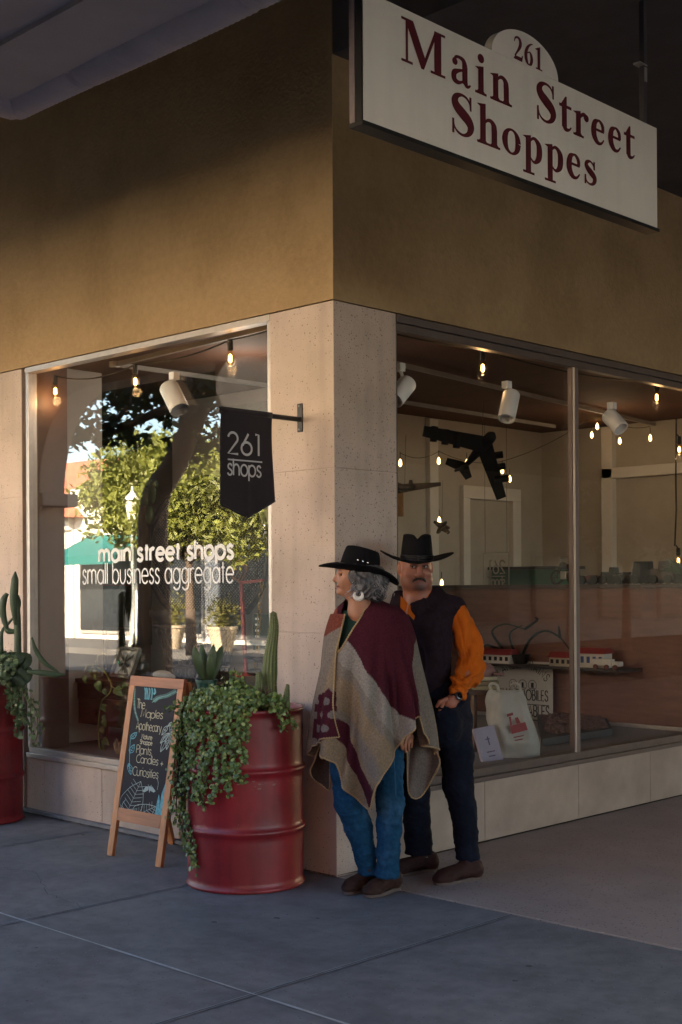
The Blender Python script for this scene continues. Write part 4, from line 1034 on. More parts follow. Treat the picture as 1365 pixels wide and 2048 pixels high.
mb = MB(); sans_text(mb, '261', (a[0] + W_ * .85, 4.997, a[2] + Hh * .5), (-Hh * .42, 0, 0), (0, 0, Hh * .42), .10, fit=W_ * .66); sans_text(mb, 'shops', (a[0] + W_ * .85, 4.997, a[2] + Hh * .2), (-Hh * .3, 0, 0), (0, 0, Hh * .3), .09, fit=W_ * .66); ribbon(mb, [(0, 0), (W_ * .7, 0)], (a[0] + W_ * .15, 4.997, a[2] + Hh * .43), (1, 0, 0), (0, 0, 1), .008)
mb.build('lettering', m_pal, gs, recalc=False)
mb = MB(); mb.tube([(a[0] + .02, 5.0, b_[2]), (a[0] + .02, 5.0, 3.02)], .002, 4); mb.tube([(b_[0] - .02, 5.0, b_[2]), (b_[0] - .02, 5.0, 3.02)], .002, 4); mb.build('wire', m_black, gs)

# shelf with model houses
YS = 3.70
za = on(1165, 1334, 1, YS)[2]
sh = thing('wall_shelf', 'thin dark shelf along the red brown partition carrying model houses', 'shelf', (-1.0, YS, za)); MB().box((on(955, 1334, 1, YS)[0], YS - .08, za - .02), (on(1262, 1334, 1, YS)[0], 3.855, za), .003).build('board', mat('shelf_board', (.05, .03, .025), rough=.6), sh)
m_mw = mat('model_white', (.55, .52, .49), rough=.7); m_mr = mat('model_red', (.26, .03, .03), rough=.6); m_mb = mat('model_blue', (.03, .06, .22), rough=.5)
def model_house(label, pa_, pb_, ptop, proof, wm=m_mw, sign=None):
    x0, x1 = on(pa_, 1330, 1, YS)[0], on(pb_, 1330, 1, YS)[0]; z1 = on(pa_, ptop, 1, YS)[2]; t = thing('model_house', label, 'model house', ((x0 + x1) / 2, YS, za))
    MB().box((x0, YS - .06, za + .001), (x1, YS + .06, z1)).build('wall', wm, t)
    zr = on(pa_, proof, 1, YS)[2]; MB().prism([(-.075, z1 + .001), (.075, z1 + .001), (.03, zr), (-.03, zr)], (x0 - .01, YS, 0), (0, 1, 0), (0, 0, 1), (x1 - x0 + .02, 0, 0)).build('roof', m_mr, t)
    n = max(2, int((x1 - x0) / .05))
    for k in range(n):
        xa = x0 + (x1 - x0) * (k + .25) / n; MB().box((xa, YS - .063, za + (z1 - za) * .35), (xa + (x1 - x0) * .5 / n, YS - .0605, za + (z1 - za) * .8)).build('window', sign or m_t1, t)
model_house('white model house with red roof beside the orange sleeve', 974, 1028, 1308, 1297)
model_house('long low model station with dull red roof left of the mullion', 1108, 1152, 1314, 1303, mat('model_tan', (.36, .30, .24), rough=.7))
model_house('white model shop with blue window and red roof right of the mullion', 1168, 1216, 1306, 1295, sign=m_mb)
tv = thing('toy_lorry', 'white toy lorry parked on the shelf beyond the model shop', 'toy truck', (on(1225, 1334, 1, YS)[0], YS - .05, za))
x0, x1 = on(1188, 1334, 1, YS - .1)[0], on(1244, 1334, 1, YS - .1)[0]
MB().box((x0, YS - .13, za + .025), (x0 + (x1 - x0) * .7, YS - .075, za + .075), .005).build('cargo_box', m_mw, tv); MB().box((x0 + (x1 - x0) * .72, YS - .13, za + .025), (x1, YS - .075, za + .06), .008).build('cab', m_mw, tv)
for k in (.15, .55, .85):
    MB().lathe([(.001, -.008), (.018, -.008), (.018, .008), (.001, .008)], (x0 + (x1 - x0) * k, YS - .133, za + .0185), 12, (0, 1, 0)).build('wheel', m_t3, tv)
MB().box((on(1170, 1334, 1, YS)[0], YS - .16, za - .001 + .0), (on(1262, 1334, 1, YS)[0], YS - .081, za - .018)).build('board', MATS['shelf_board'], sh)
br = thing('bare_branch', 'black twisted bare branch in a dark pot behind the model houses', 'branch', on(1020, 1330, 1, YS)); mb = MB(); R_ = np.random.default_rng(12)
for pts in (((1035, 1325), (1000, 1290), (985, 1262), (1010, 1248), (1050, 1258)), ((1040, 1325), (1060, 1280), (1090, 1262), (1120, 1275), (1140, 1300)), ((1000, 1300), (975, 1290), (962, 1300)), ((1050, 1258), (1075, 1240), (1070, 1235)), ((1120, 1275), (1118, 1252)), ((1038, 1325), (1020, 1270), (1045, 1250)), ((1140, 1300), (1150, 1285))):
    c = catmull([on(x, y, 1, YS + .05) for x, y in pts], 5); mb.tube(c, list(np.linspace(.014, .005, len(c))), 6)
mb.build('twigs', m_t1, br, smooth=True); MB().lathe([(.05, 0), (.085, .1), (.08, .1), (.001, .09)], on(1040, 1333, 1, YS + .05), 16).build('pot', m_t1, br)

# poster
YPp = 3.79
a = on(1003, 1424, 1, YPp); b_ = on(1105, 1325, 1, YPp); a = np.array([on(985, 1424, 1, YPp)[0], YPp, on(1050, 1432, 1, YPp)[2]])
W_ = b_[0] - a[0]; Hh = b_[2] - a[2]
po = thing('poster', 'white planes trains and automobiles poster leaning on the partition', 'poster', (a[0], YPp, a[2]))
MB().box((a[0], YPp, a[2]), (b_[0], YPp + .008, b_[2])).build('card', mat('poster_card', (.56, .54, .52), rough=.7, var=.03), po)
mb = MB(); m_ink = mat('black_ink', (.02, .02, .02), rough=.6); s_ = W_ / 120.; yq = YPp - .003
txt = 'PLANES, TRAINS'; tw = sans_width(txt, .08); R0 = 62 * s_; c0 = (a[0] + W_ * .5, a[2] + Hh - 72 * s_)
x = 0; tot = 1.75; em = R0 * tot / tw
for c in txt:
    adv, stn = SANS[c]; th = math.pi / 2 + tot / 2 - (x + adv / 2) / tw * tot; x += adv + .08
    u_ = np.array([math.sin(th), 0, -math.cos(th)]) * em; v_ = np.array([math.cos(th), 0, math.sin(th)]) * em * 1.25
    o_ = np.array([c0[0] + R0 * math.cos(th), yq, c0[1] + R0 * math.sin(th)]) - u_ * adv / 2
    for q in stn: ribbon(mb, q, o_, u_, v_, .09)
sans_text(mb, '& AUTOMOBILES', (a[0] + W_ * .06, yq, a[2] + Hh - 62 * s_), (0, 0, 0) if 0 else (s_ * 22, 0, 0), (0, 0, s_ * 22), .09, track=.06, fit=W_ * .88)
sans_text(mb, 'COLLECTABLES', (a[0] + W_ * .06, yq, a[2] + Hh - 88 * s_), (s_ * 24, 0, 0), (0, 0, s_ * 24), .09, track=.06, fit=W_ * .9)
for zz, f0, f1 in ((69, .55, .95), (94, .55, .95), (69, .05, .4)): ribbon(mb, [(W_ * f0, 0), (W_ * f1, 0)], (a[0], yq, a[2] + Hh - zz * s_), (1, 0, 0), (0, 0, 1), .006)
for k, fx in enumerate((.36, .52, .68)):
    cx0, cz0 = a[0] + W_ * fx, a[2] + Hh - 38 * s_
    ribbon(mb, [(8 * s_ * math.cos(t), 8 * s_ * math.sin(t)) for t in np.linspace(0, 2 * math.pi, 22)], (cx0, yq, cz0), (1, 0, 0), (0, 0, 1), .004)
    if k == 0: ribbon(mb, [(-4 * s_, -4 * s_), (4 * s_, 4 * s_)], (cx0, yq, cz0), (1, 0, 0), (0, 0, 1), .008); ribbon(mb, [(-4 * s_, 3 * s_), (3 * s_, -4 * s_)], (cx0, yq, cz0), (1, 0, 0), (0, 0, 1), .007, eps=.0005)
    else: ribbon(mb, [(0, -4 * s_), (0, 4 * s_)], (cx0, yq, cz0), (1, 0, 0), (0, 0, 1), .02 if k == 1 else .026); ribbon(mb, [(-5 * s_, -5 * s_), (5 * s_, -5 * s_)], (cx0, yq, cz0), (1, 0, 0), (0, 0, 1), .005, eps=.0005)
mb.build('lettering', m_ink, po, recalc=False)

# plastic bag, book, cap on a stool, tray
DB = 8.25
bg_ = thing('plastic_bag', 'crumpled white plastic bag with a red print standing on the display floor', 'bag', P(1030, 1512, DB))
lvl = [(1505, 990, 1076, .08), (1512, 985, 1082, .10), (1480, 982, 1080, .12), (1440, 976, 1066, .10), (1402, 972, 1052, .07), (1388, 974, 1046, .045), (1380, 978, 1042, .022)]
lvl = [lvl[1]] + lvl[2:]
def bagpt(u, v):
    k = v * (len(lvl) - 1); i = min(int(k), len(lvl) - 2); f = k - i; q = [lvl[i][j] * (1 - f) + lvl[i + 1][j] * f for j in range(4)]
    t = 2 * math.pi * u; ex = abs(math.cos(t)) ** .7 * (1 if math.cos(t) > 0 else -1); ey = abs(math.sin(t)) ** .7 * (1 if math.sin(t) > 0 else -1)
    p = P((q[1] + q[2]) / 2 + (q[2] - q[1]) / 2 * ex, q[0], DB) + FW * q[3] * ey
    w_ = mnoise.noise(Vector((p[0] * 11, p[1] * 11, p[2] * 7))) * .026 + mnoise.noise(Vector((p[0] * 30, p[1] * 30, p[2] * 14))) * .014
    return p + FW * w_ + RT * w_ * .6
mb = MB().grid(bagpt, 56, 40); mb.build('sack', mat('white_plastic', (.55, .53, .50), rough=.45, var=.05, scale=9, trans=.25), bg_, smooth=True)
mb = MB()
for x in (992, 1036): mb.tube(catmull([P(x - 8, 1382, DB), P(x - 12, 1372, DB), P(x - 6, 1367, DB - .03), P(x + 3, 1371, DB - .04), P(x + 6, 1384, DB - .05)], 5), .010, 6)
mb.build('handle', MATS['white_plastic'], bg_, smooth=True)
def bagp2(px, py, D=DB - .128): return P(px, py, D)
mb = MB(); m_rp = mat('red_print', (.30, .045, .055), rough=.5)
for poly in (((1020, 1452), (1051, 1444), (1056, 1460), (1024, 1468)), ((1014, 1428), (1026, 1425), (1027, 1430), (1015, 1434)), ((1018, 1434), (1022, 1433), (1025, 1450), (1021, 1452)), ((1030, 1436), (1036, 1434), (1042, 1446), (1034, 1448)), ((1028, 1474), (1048, 1470), (1048, 1472), (1028, 1476)), ((1030, 1480), (1046, 1477), (1046, 1479), (1030, 1482))):
    mb.add([bagp2(x, y) for x, y in poly], [(0, 1, 2, 3)])
mb.build('print', m_rp, bg_, solid=.002)
bk = thing('lavender_book', 'pale lavender booklet leaning in the side window below the bag', 'book', P(975, 1525, 8.1))
c = P(976, 1490, 8.08); u_ = (P(1002, 1484, 8.12) - P(954, 1494, 8.0)); v_ = (P(964, 1455, 8.12) - P(984, 1526, 8.05)); n_ = np.cross(u_, v_); n_ /= np.linalg.norm(n_)
MB().obox(c, u_ * .42, v_ * .5, n_ * .011, .003).build('cover', mat('lavender_card', (.42, .36, .46), rough=.6), bk)
mb = MB()
for f, l_ in ((.15, .3), (-.2, .55), (-.32, .45)): ribbon(mb, [(-l_ * .3, f), (l_ * .3, f)], c + n_ * (-.0125 if n_ @ FW > 0 else .0125), u_, v_, .03)
ribbon(mb, [(.02, 0.22), (.02, -.02)], c + n_ * (-.0125 if n_ @ FW > 0 else .0125), u_, v_, .05); mb.build('title', mat('purple_ink', (.12, .07, .16), rough=.6), bk, recalc=False)
so2 = thing('display_stool', 'dark low wooden stand behind the man at the side window', 'stand', P(965, 1520, 8.45)); D = 8.45
MB().bar(P(935, 1383, D), P(1008, 1383, D), .2, .03).build('top', m_wood, so2)
for x in (948, 992):
    MB().bar(P(x, 1387, D), np.array([*P(x, 1387, D)[:2], .401]), .03, .03, (1, 0, 0)).build('leg', m_wood, so2)
bs = thing('book_stack', 'stack of three tan books on the dark stand', 'books', P(968, 1380, D))
for k, (y, w_) in enumerate(((1375, 56), (1366, 52), (1357, 46))):
    MB().bar(P(970 - w_ / 2, y, D), P(970 + w_ / 2, y - 2, D), .15, .024, bev=.003).build('book', mat('tan_book%d' % k, ((.34, .27, .17), (.27, .2, .12), (.38, .33, .24))[k], rough=.7), bs)
capo = thing('baseball_cap', 'dusty pink baseball cap resting on the stacked tan books', 'cap', P(972, 1350, D))
MB().ball(P(968, 1342, D), (.07, .075, .058), 18, 10).build('crown', mat('pink_cloth', (.30, .15, .14), rough=.9), capo, smooth=True)
mb = MB().grid(lambda a_, b2: P(985 + 22 * b2, 1344 + 3 * b2, D) + FW * (.07 * (1 - .45 * b2 * b2) * (2 * a_ - 1)) - UP * .012 * (2 * a_ - 1) ** 2, 10, 5); mb.build('peak', MATS['pink_cloth'], capo, smooth=True, solid=.006)
ty = thing('gravel_tray', 'low slate tray of reddish gravel on the display floor', 'tray', P(1155, 1470, 9.3))
q = [on(1085, 1492, 2, .41), on(1225, 1470, 2, .41), on(1205, 1432, 2, .41), on(1075, 1440, 2, .41)]
mb = MB(); mb.add([*q, *[p + [0, 0, .045] for p in q]], [(0, 1, 2, 3), (4, 5, 6, 7), (0, 1, 5, 4), (1, 2, 6, 5), (2, 3, 7, 6), (3, 0, 4, 7)]); mb.build('tray', mat('slate', (.06, .06, .062), rough=.7), ty)
mb = MB(); R_ = np.random.default_rng(4)
for k in range(420):
    s_, t_ = R_.random(2) * .84 + .08; p = (q[0] * (1 - s_) + q[1] * s_) * (1 - t_) + (q[3] * (1 - s_) + q[2] * s_) * t_; r_ = .012 + .016 * R_.random(); mb.ball(p + [0, 0, .05], (r_, r_ * .8, r_ * .7), 6, 4)
o = mb.build('gravel', mat('red_gravel', (.14, .08, .07), rough=.9, var=.5, scale=40), ty); o['kind'] = 'stuff'

for o_, e_, par in (((-1.75, .95, 2.8), 1.7, 'lighting_track'),):
    l = bpy.data.lights.new('display_fill', 'POINT'); l.energy = e_; l.color = (1, .86, .72); l.shadow_soft_size = .2  # added fill to brighten the street display, not a lit spot head
    p_ = bpy.data.objects[par]; o = bpy.data.objects.new('display_fill', l); COL.objects.link(o); o.location = tuple(np.array(o_) - np.array(wloc(p_))); o.parent = p_
# ------------------------------------------------------------------ hanging shop sign
XS = 1.5
def sg(px, py, x=XS):
    p = on(px, py, 0, x); return p
bl, tl, br_, tr2 = sg(728, 257), sg(728, 2), sg(1315, 443), sg(1315, 240)
sy0, sy1 = bl[1], br_[1]; sz0 = (bl[2] + br_[2]) / 2; sz1 = (tl[2] + tr2[2]) / 2
sign = thing('hanging_sign', 'large cream hanging shop sign reading 261 Main Street Shoppes under the canopy', 'sign', (XS, (sy0 + sy1) / 2, sz1))
m_cream2 = mat('cream_sign_paint', (.80, .755, .68), rough=.55, var=.05, scale=3, bump=.15, bscale=200, specks=[(30, .035, (.16, .12, .09), .12)], streak=(.05, 14, 1.2))
m_edge = mat('sign_edge_tan', (.45, .36, .24), rough=.7)
m_maroon = mat('maroon_vinyl', (.10, .006, .014), rough=.4, var=.1)
TH = .04
mb = MB(); mb.box((XS - TH, sy0, sz0), (XS, sy1, sz1)); 
ca, cb2 = sg(984, 102), sg(1117, 157); ct = sg(1040, 63)
acy = (ca[1] + cb2[1]) / 2; ar = (cb2[1] - ca[1]) / 2; ah = ct[2] - sz1 + .005
mb.build('board', m_cream2, sign)
mb = MB(); mb.prism([(acy + ar * math.cos(t), sz1 + .0005 + ah * math.sin(t)) for t in np.linspace(0, math.pi, 36)], (XS - TH, 0, 0), (0, 1, 0), (0, 0, 1), (TH, 0, 0)); mb.build('number_plate', m_cream2, sign)
mb = MB()
mb.box((XS - .060, sy0 - .010, sz0 - .018), (XS + .005, sy1 + .012, sz0 - .002)); mb.build('bottom_rail', m_blackm, sign)
m_post = mat('purple_grey_steel', (.16, .13, .14), rough=.5, var=.15, scale=30)
mb = MB(); mb.box((XS - .060, sy0 - .010, sz0 - .001), (XS - .034, sy0 - .001, 4.199)); mb.build('hanger_post', m_post, sign)
mb = MB(); mb.box((XS - .033, sy0 - .0085, sz0), (XS - .002, sy0 - .0010, sz1 + .2)); mb.build('end_channel', m_blackm, sign)
mb = MB(); yR2 = sg(1309, 240)[1]; mb.box((XS - .07, yR2 - .012, sz0 - .001), (XS - .045, yR2 + .014, 4.199)); mb.build('hanger_post', mat('dark_steel', (.05, .045, .05), rough=.45), sign)
zc_ = sg(1300, 130)[2]; mb = MB(); mb.box((XS - .08, yR2 - .05, zc_ + .02), (XS - .044, yR2 + .016, zc_ + .028)); mb.box((XS - .044, yR2 - .011, zc_ - .055), (XS - .040, yR2 + .008, zc_ + .01)); mb.build('clamp', mat('zinc', (.4, .4, .4), rough=.4, metal=.6), sign)


def blob(cx, cy, r): return ('p', [(cx + r * math.cos(t), cy + r * math.sin(t)) for t in np.linspace(0, 2 * math.pi, 17)[:-1]])
def rc(x0, y0, x1, y1): return ('p', [(x0, y0), (x1, y0), (x1, y1), (x0, y1)])
def W(*pts): return ('w', pts)
def N_(*pts): return ('n', pts)
sf_b = lambda x0, x1: [rc(x0, 0, x1, .022), ('p', [(x0 + .03, .022), (x1 - .03, .022), ((x0 + x1) / 2 + .055, .06), ((x0 + x1) / 2 - .055, .06)])]
SERIF = {
    'M': (1.0, [rc(.105, 0, .135, .68), rc(.01, 0, .235, .022), rc(.01, .678, .2, .70), ('p', [(.085, .70), (.25, .70), (.535, .13), (.475, 0), (.44, 0)]), ('p', [(.445, 0), (.485, 0), (.79, .69), (.75, .69)]), rc(.74, 0, .875, .70), rc(.655, 0, .965, .022), rc(.80, .678, .965, .70), rc(.75, .66, .875, .70)]),
    'a': (.50, [rc(.29, .05, .395, .34), W((.085, .37, .03), (.13, .445, .035), (.22, .462, .04), (.31, .43, .07), (.345, .34, .10)), blob(.105, .365, .052), W((.34, .275, .02), (.2, .235, .04), (.09, .17, .085), (.085, .07, .09), (.16, .03, .06), (.25, .05, .03), (.34, .11, .02)), W((.345, .08, .1), (.385, .025, .06), (.43, .025, .03), (.475, .06, .015))]),
    'i': (.27, [rc(.075, 0, .185, .44), ('p', [(.0, .435), (.185, .475), (.185, .40), (.06, .42)]), blob(.13, .61, .068)] + sf_b(0, .26)),
    'n': (.56, [rc(.075, 0, .185, .44), ('p', [(.0, .435), (.185, .475), (.185, .40), (.06, .42)]), W((.17, .37, .015), (.24, .435, .04), (.32, .44, .06), (.385, .38, .095), (.40, .28, .11)), rc(.345, 0, .455, .30)] + sf_b(0, .26) + sf_b(.28, .53)),
    'h': (.56, [rc(.075, 0, .185, .68), ('p', [(.0, .67), (.185, .70), (.185, .62), (.06, .65)]), W((.17, .37, .015), (.24, .435, .04), (.32, .44, .06), (.385, .38, .095), (.40, .28, .11)), rc(.345, 0, .455, .30)] + sf_b(0, .26) + sf_b(.28, .53)),
    'S': (.58, [W((.455, .50, .014), (.43, .60, .02), (.36, .67, .03), (.25, .693, .035), (.14, .65, .075), (.095, .56, .125), (.14, .465, .15), (.27, .375, .165), (.40, .285, .155), (.455, .18, .125), (.41, .07, .075), (.30, .008, .035), (.18, .022, .03), (.09, .09, .02), (.05, .21, .014)), ('p', [(.435, .70), (.462, .70), (.462, .48), (.445, .48)]), ('p', [(.04, .0), (.066, .0), (.062, .23), (.04, .23)])]),
    's': (.42, [W((.315, .34, .012), (.28, .41, .02), (.2, .453, .026), (.115, .425, .055), (.085, .365, .08), (.13, .30, .10), (.23, .235, .115), (.315, .17, .10), (.325, .10, .08), (.27, .03, .045), (.18, .01, .024), (.09, .05, .02), (.055, .15, .012)), rc(.30, .32, .325, .46), rc(.045, .0, .066, .16)]),
    't': (.34, [('p', [(.075, .06), (.185, .06), (.185, .62), (.165, .62), (.075, .50)]), rc(0, .425, .31, .46), W((.13, .09, .11), (.155, .03, .08), (.21, .018, .05), (.27, .04, .025), (.315, .09, .012)), ('p', [(0, .425), (.08, .46), (.165, .62), (.08, .5)])]),
    'r': (.44, [rc(.075, 0, .185, .44), ('p', [(.0, .435), (.185, .475), (.185, .40), (.06, .42)]), W((.17, .34, .015), (.23, .42, .045), (.30, .445, .06), (.355, .415, .05)), blob(.355, .395, .06)] + sf_b(0, .27)),
    'e': (.45, [rc(.09, .255, .365, .285), W((.35, .27, .06), (.335, .38, .07), (.27, .445, .05), (.21, .455, .03), (.12, .40, .09), (.08, .27, .115), (.095, .14, .115), (.16, .05, .09), (.235, .02, .05), (.31, .045, .03), (.375, .12, .014))]),
    'o': (.50, [W(*[(.235 + .165 * math.cos(t), .228 + .215 * math.sin(t), .026 + .085 * math.cos(t) ** 2) for t in np.linspace(0, 2 * math.pi, 13)])]),
    'p': (.54, [rc(.075, -.20, .185, .44), ('p', [(.0, .435), (.185, .475), (.185, .40), (.06, .42)]), W((.17, .37, .02), (.24, .44, .035), (.32, .435, .06), (.40, .35, .105), (.415, .23, .115), (.395, .11, .105), (.32, .025, .055), (.25, .016, .03), (.17, .08, .02)), rc(0, -.222, .27, -.20)]),
    '2': (.50, [W((.05, .52, .02), (.09, .63, .04), (.2, .68, .05), (.31, .63, .09), (.345, .51, .11), (.29, .38, .09), (.18, .23, .05), (.07, .09, .035)), ('p', [(.03, 0), (.41, 0), (.45, .17), (.425, .17), (.39, .10), (.10, .095), (.03, .02)])]),
    '6': (.50, [W((.42, .685, .012), (.30, .64, .04), (.17, .52, .08), (.095, .36, .11), (.09, .2, .115), (.14, .07, .09), (.23, .012, .03), (.325, .06, .09), (.37, .19, .11), (.34, .33, .09), (.26, .40, .03), (.16, .35, .02))]),
    '1': (.40, [rc(.15, .02, .26, .66), ('p', [(.03, .60), (.26, .70), (.26, .62), (.06, .585)]), rc(.06, 0, .36, .022)]),
}


def grow2(pts, d):
    n = len(pts); A = sum(pts[i][0] * pts[(i + 1) % n][1] - pts[(i + 1) % n][0] * pts[i][1] for i in range(n)); sg_ = 1 if A > 0 else -1; out = []
    for i in range(n):
        a, b, c = [np.array(pts[j % n], float) for j in (i - 1, i, i + 1)]; e1 = b - a; e2 = c - b; n1 = np.array([e1[1], -e1[0]]) / (np.hypot(*e1) + 1e-9) * sg_; n2 = np.array([e2[1], -e2[0]]) / (np.hypot(*e2) + 1e-9) * sg_
        m = n1 + n2; m = m / (m @ m + 1e-6) * 2; L = np.hypot(*m); m = m * min(1, 1.6 / L); out.append(tuple(b + m * d))
    return out


def serif_text(mb, txt, o, u, v, fit, track=.0):
    o, u, v = [np.array(q, float) for q in (o, u, v)]; tot = sum(SERIF[c][0] + track for c in txt) - track - .04
    u = u / np.linalg.norm(u) * fit / tot; x = 0; k = 0; nn = np.cross(u, v); nn /= np.linalg.norm(nn)
    for c in txt:
        adv, st_ = SERIF[c]
        for kind, pts in st_:
            k += 1; e = .0004 + .00012 * (k % 9)
            if kind == 'p':
                pts = grow2(pts, .011)
                mb.add([o + u * (x + p[0]) + v * p[1] + nn * e for p in pts], [tuple(range(len(pts)))])
            else:
                q = catmull(pts, 6); ribbon(mb, [(x + p[0], p[1]) for p in q], o, u, v, [p[2] * 1.12 + .014 for p in q], eps=e)
        x += adv + track


mb = MB(); X_ = XS + .0006
zb1 = (sg(805, 135.3)[2] + sg(1021.5, 214)[2] + sg(1071, 235)[2] + sg(1267, 306)[2]) / 4
em = (sg(805, 49)[2] - sg(805, 135.3)[2]) / .70
for txt, p0, p1, trk in (('Main', (803, 135), (1022, 214), .10), ('Street', (1072, 235), (1268, 306), .045)):
    y0, y1 = sg(*p0)[1], sg(*p1)[1]; serif_text(mb, txt, (X_, y0, zb1), (0, 1, 0), (0, 0, em), y1 - y0, trk)
y0, y1 = sg(902, 268)[1], sg(1193, 367)[1]; zb2 = (sg(902, 270)[2] + sg(1193, 367)[2]) / 2
serif_text(mb, 'Shoppes', (X_, y0, zb2), (0, 1, 0), (0, 0, em * .98), y1 - y0, .03)
y0, y1 = sg(1027, 118)[1], sg(1084, 140)[1]; zb3 = (sg(1027, 118)[2] + sg(1084, 140)[2]) / 2
serif_text(mb, '261', (X_, y0, zb3), (0, 1, 0), (0, 0, (sg(1030, 73)[2] - sg(1030, 119)[2]) / .70), y1 - y0, .02)
mb.build('lettering', m_maroon, sign, recalc=False)

# ------------------------------------------------------------------ pennant on a wall bracket
XP = -.245
pn = thing('pennant_sign', 'black cloth pennant reading 261 shops hung from a wall bracket', 'pennant', on(603, 832, 1, 0))
pz0, pz1 = on(603, 864, 1, 0)[2], on(603, 807, 1, 0)[2]
mb = MB(); mb.box((XP - .018, -.008, pz0), (XP + .018, -.0005, pz1), .002)
mb.build('wall_plate', m_blackm, pn)
mb = MB()
for z in (pz0 + .014, pz1 - .014): mb.ball((XP, -.011, z), (.006, .004, .006), 8, 6)
mb.build('screws', mat('zinc', (.4, .4, .4)), pn)
pe = on(436, 823, 0, XP); za_ = (pe[2] + (pz0 + pz1) / 2) / 2
mb = MB(); mb.tube([(XP, -.008, za_), (XP, pe[1], za_)], .0135, 12); mb.build('arm', m_blackm, pn, smooth=True, angle=40)
yt0, yt1 = pe[1] + .012, on(541, 830, 0, XP)[1]
yb0, yb1 = on(440, 1008, 0, XP)[1], on(549, 1004, 0, XP)[1]; zb_ = on(549, 1004, 0, XP)[2]; ztip = on(497, 1037, 0, XP)[2]; ytip = on(497, 1037, 0, XP)[1]; zb0 = on(440, 1009, 0, XP)[2]
def ban(u, v):
    yt = yt0 + (yt1 - yt0) * u
    if u < .52: k = u / .52; yb, zb = yb0 + (ytip - yb0) * k, zb0 + (ztip - zb0) * k
    else: k = (u - .52) / .48; yb, zb = ytip + (yb1 - ytip) * k, ztip + (zb_ - ztip) * k
    x = XP + .010 * math.sin(v * 3 + u * 5) * v * .6 + .0165 * (1 - v) ** 6 + .004 * math.exp(-((u - .52) / .03) ** 2) * v
    return (x, yt + (yb - yt) * v, za_ + .016 + (zb - za_ - .016) * v)
mb = MB().grid(ban, 40, 40); bn = mb.build('banner', mat('black_cloth', (.016, .012, .016), rough=.95, var=.15, scale=40, bump=.4, bscale=400, sheen=.15), pn, smooth=True, solid=.003)
MB().tube([(XP + .002, y, za_) for y in np.linspace(yt0, yt1, 8)], .018, 12).build('pole_sleeve', MATS['black_cloth'], bn, smooth=True)
mb = MB(); mb.tube([np.array(ban(u, .988)) + [.003, 0, 0] for u in np.linspace(0, 1, 40)], .003, 5); mb.build('hem', MATS['black_cloth'], bn, smooth=True)
tb = MB(); XT = XP + .017
m_grey = mat('pale_grey_print', (.52, .52, .53), rough=.6, var=.04)
def pnt(px, py): return on(px, py, 0, XT)
a, b_ = pnt(457, 908), pnt(525, 911); hh = pnt(490, 868)[2] - pnt(490, 910)[2]
sans_text(tb, '261', (XT, a[1], (a[2] + b_[2]) / 2), (0, hh / .74, 0), (0, 0, hh / .74), .085, track=.04, fit=b_[1] - a[1])
a, b_ = pnt(456, 921), pnt(525, 922); zl = (a[2] + b_[2]) / 2; ribbon(tb, [(a[1], 0), (b_[1], 0)], (XT, 0, zl), (0, 1, 0), (0, 0, 1), .0075)
a, b_ = pnt(456, 951), pnt(525, 953); hh = (pnt(490, 930)[2] - pnt(490, 952)[2]) / .5
sans_text(tb, 'shops', (XT, a[1], (a[2] + b_[2]) / 2), (0, hh, 0), (0, 0, hh), .085, track=.0, fit=b_[1] - a[1])
tb.build('lettering', m_grey, bn, recalc=False)

# ------------------------------------------------------------------ A-frame chalkboard
SANS.update({'c': (.5, [arc(.25, .25, .25, .25, 45, 315, 20)]), 'd': (.6, [_bowl(0), [(.5, .74), (.5, 0)]]), 'y': (.5, [[(0, .5), (.22, .02)], [(.44, .5), (.2, -.04), (.06, -.22)]]), '+': (.5, [[(.05, .2), (.45, .2)], [(.25, .4), (.25, 0)]])})
BL, BR = on(217, 1710, 2, 0), on(337, 1733, 2, 0)
BR = np.array([BR[0], BL[1], 0]); AW = BR[0] - BL[0]
best = min((abs((on(381, 1358, 1, y)[0] - on(259, 1352, 1, y)[0]) - AW), y) for y in np.linspace(BL[1], BL[1] + .5, 200))
ytop = BL[1] + .20
TL = on(259, 1352, 1, ytop); TL = np.array([BL[0] + (TL[0] - BL[0]) * .6, ytop, TL[2]])
U_ = np.array([AW, 0, 0]); V_ = TL - BL; V_[0] = TL[0] - BL[0]; AN = np.cross(U_, V_); AN /= np.linalg.norm(AN)
if AN @ FW > 0: AN = -AN
af = thing('chalkboard', 'wooden A-frame chalkboard sign with chalk lettering on the pavement beside the barrel', 'chalkboard', (BL + BR) / 2 + [0, .2, 0])
m_cedar = mat('cedar_wood', (.50, .205, .07), rough=.5, var=.25, scale=4, stretch=(9, 9, .9), bump=.2, bscale=12, specks=[(9, .06, (.10, .04, .02), .25)])
m_cedar2 = mat('cedar_rail', (.40, .15, .058), rough=.5, var=.25, scale=4, stretch=(.9, 9, 9), bump=.2, bscale=12, specks=[(9, .05, (.10, .04, .02), .2)])
vh = V_ / np.linalg.norm(V_)
def apt(s, t): return BL + U_ * s + V_ * t
def abar(mb, s0, t0, s1, t1, w, th=.022, off=0.0):
    a, b2 = apt(s0, t0) + AN * off, apt(s1, t1) + AN * off; mb.bar(a, b2, w, th, tuple(AN), bev=.002); return mb
sw = .048
for s_ in (sw / 2 / AW, 1 - sw / 2 / AW): abar(MB(), s_, 0, s_, .948, sw).build('leg', m_cedar, af)
abar(MB(), 0, .975, 1, .975, .056).build('top_rail', m_cedar2, af)
abar(MB(), sw / AW + .002, .232, 1 - sw / AW - .002, .232, .07).build('bottom_rail', m_cedar2, af)
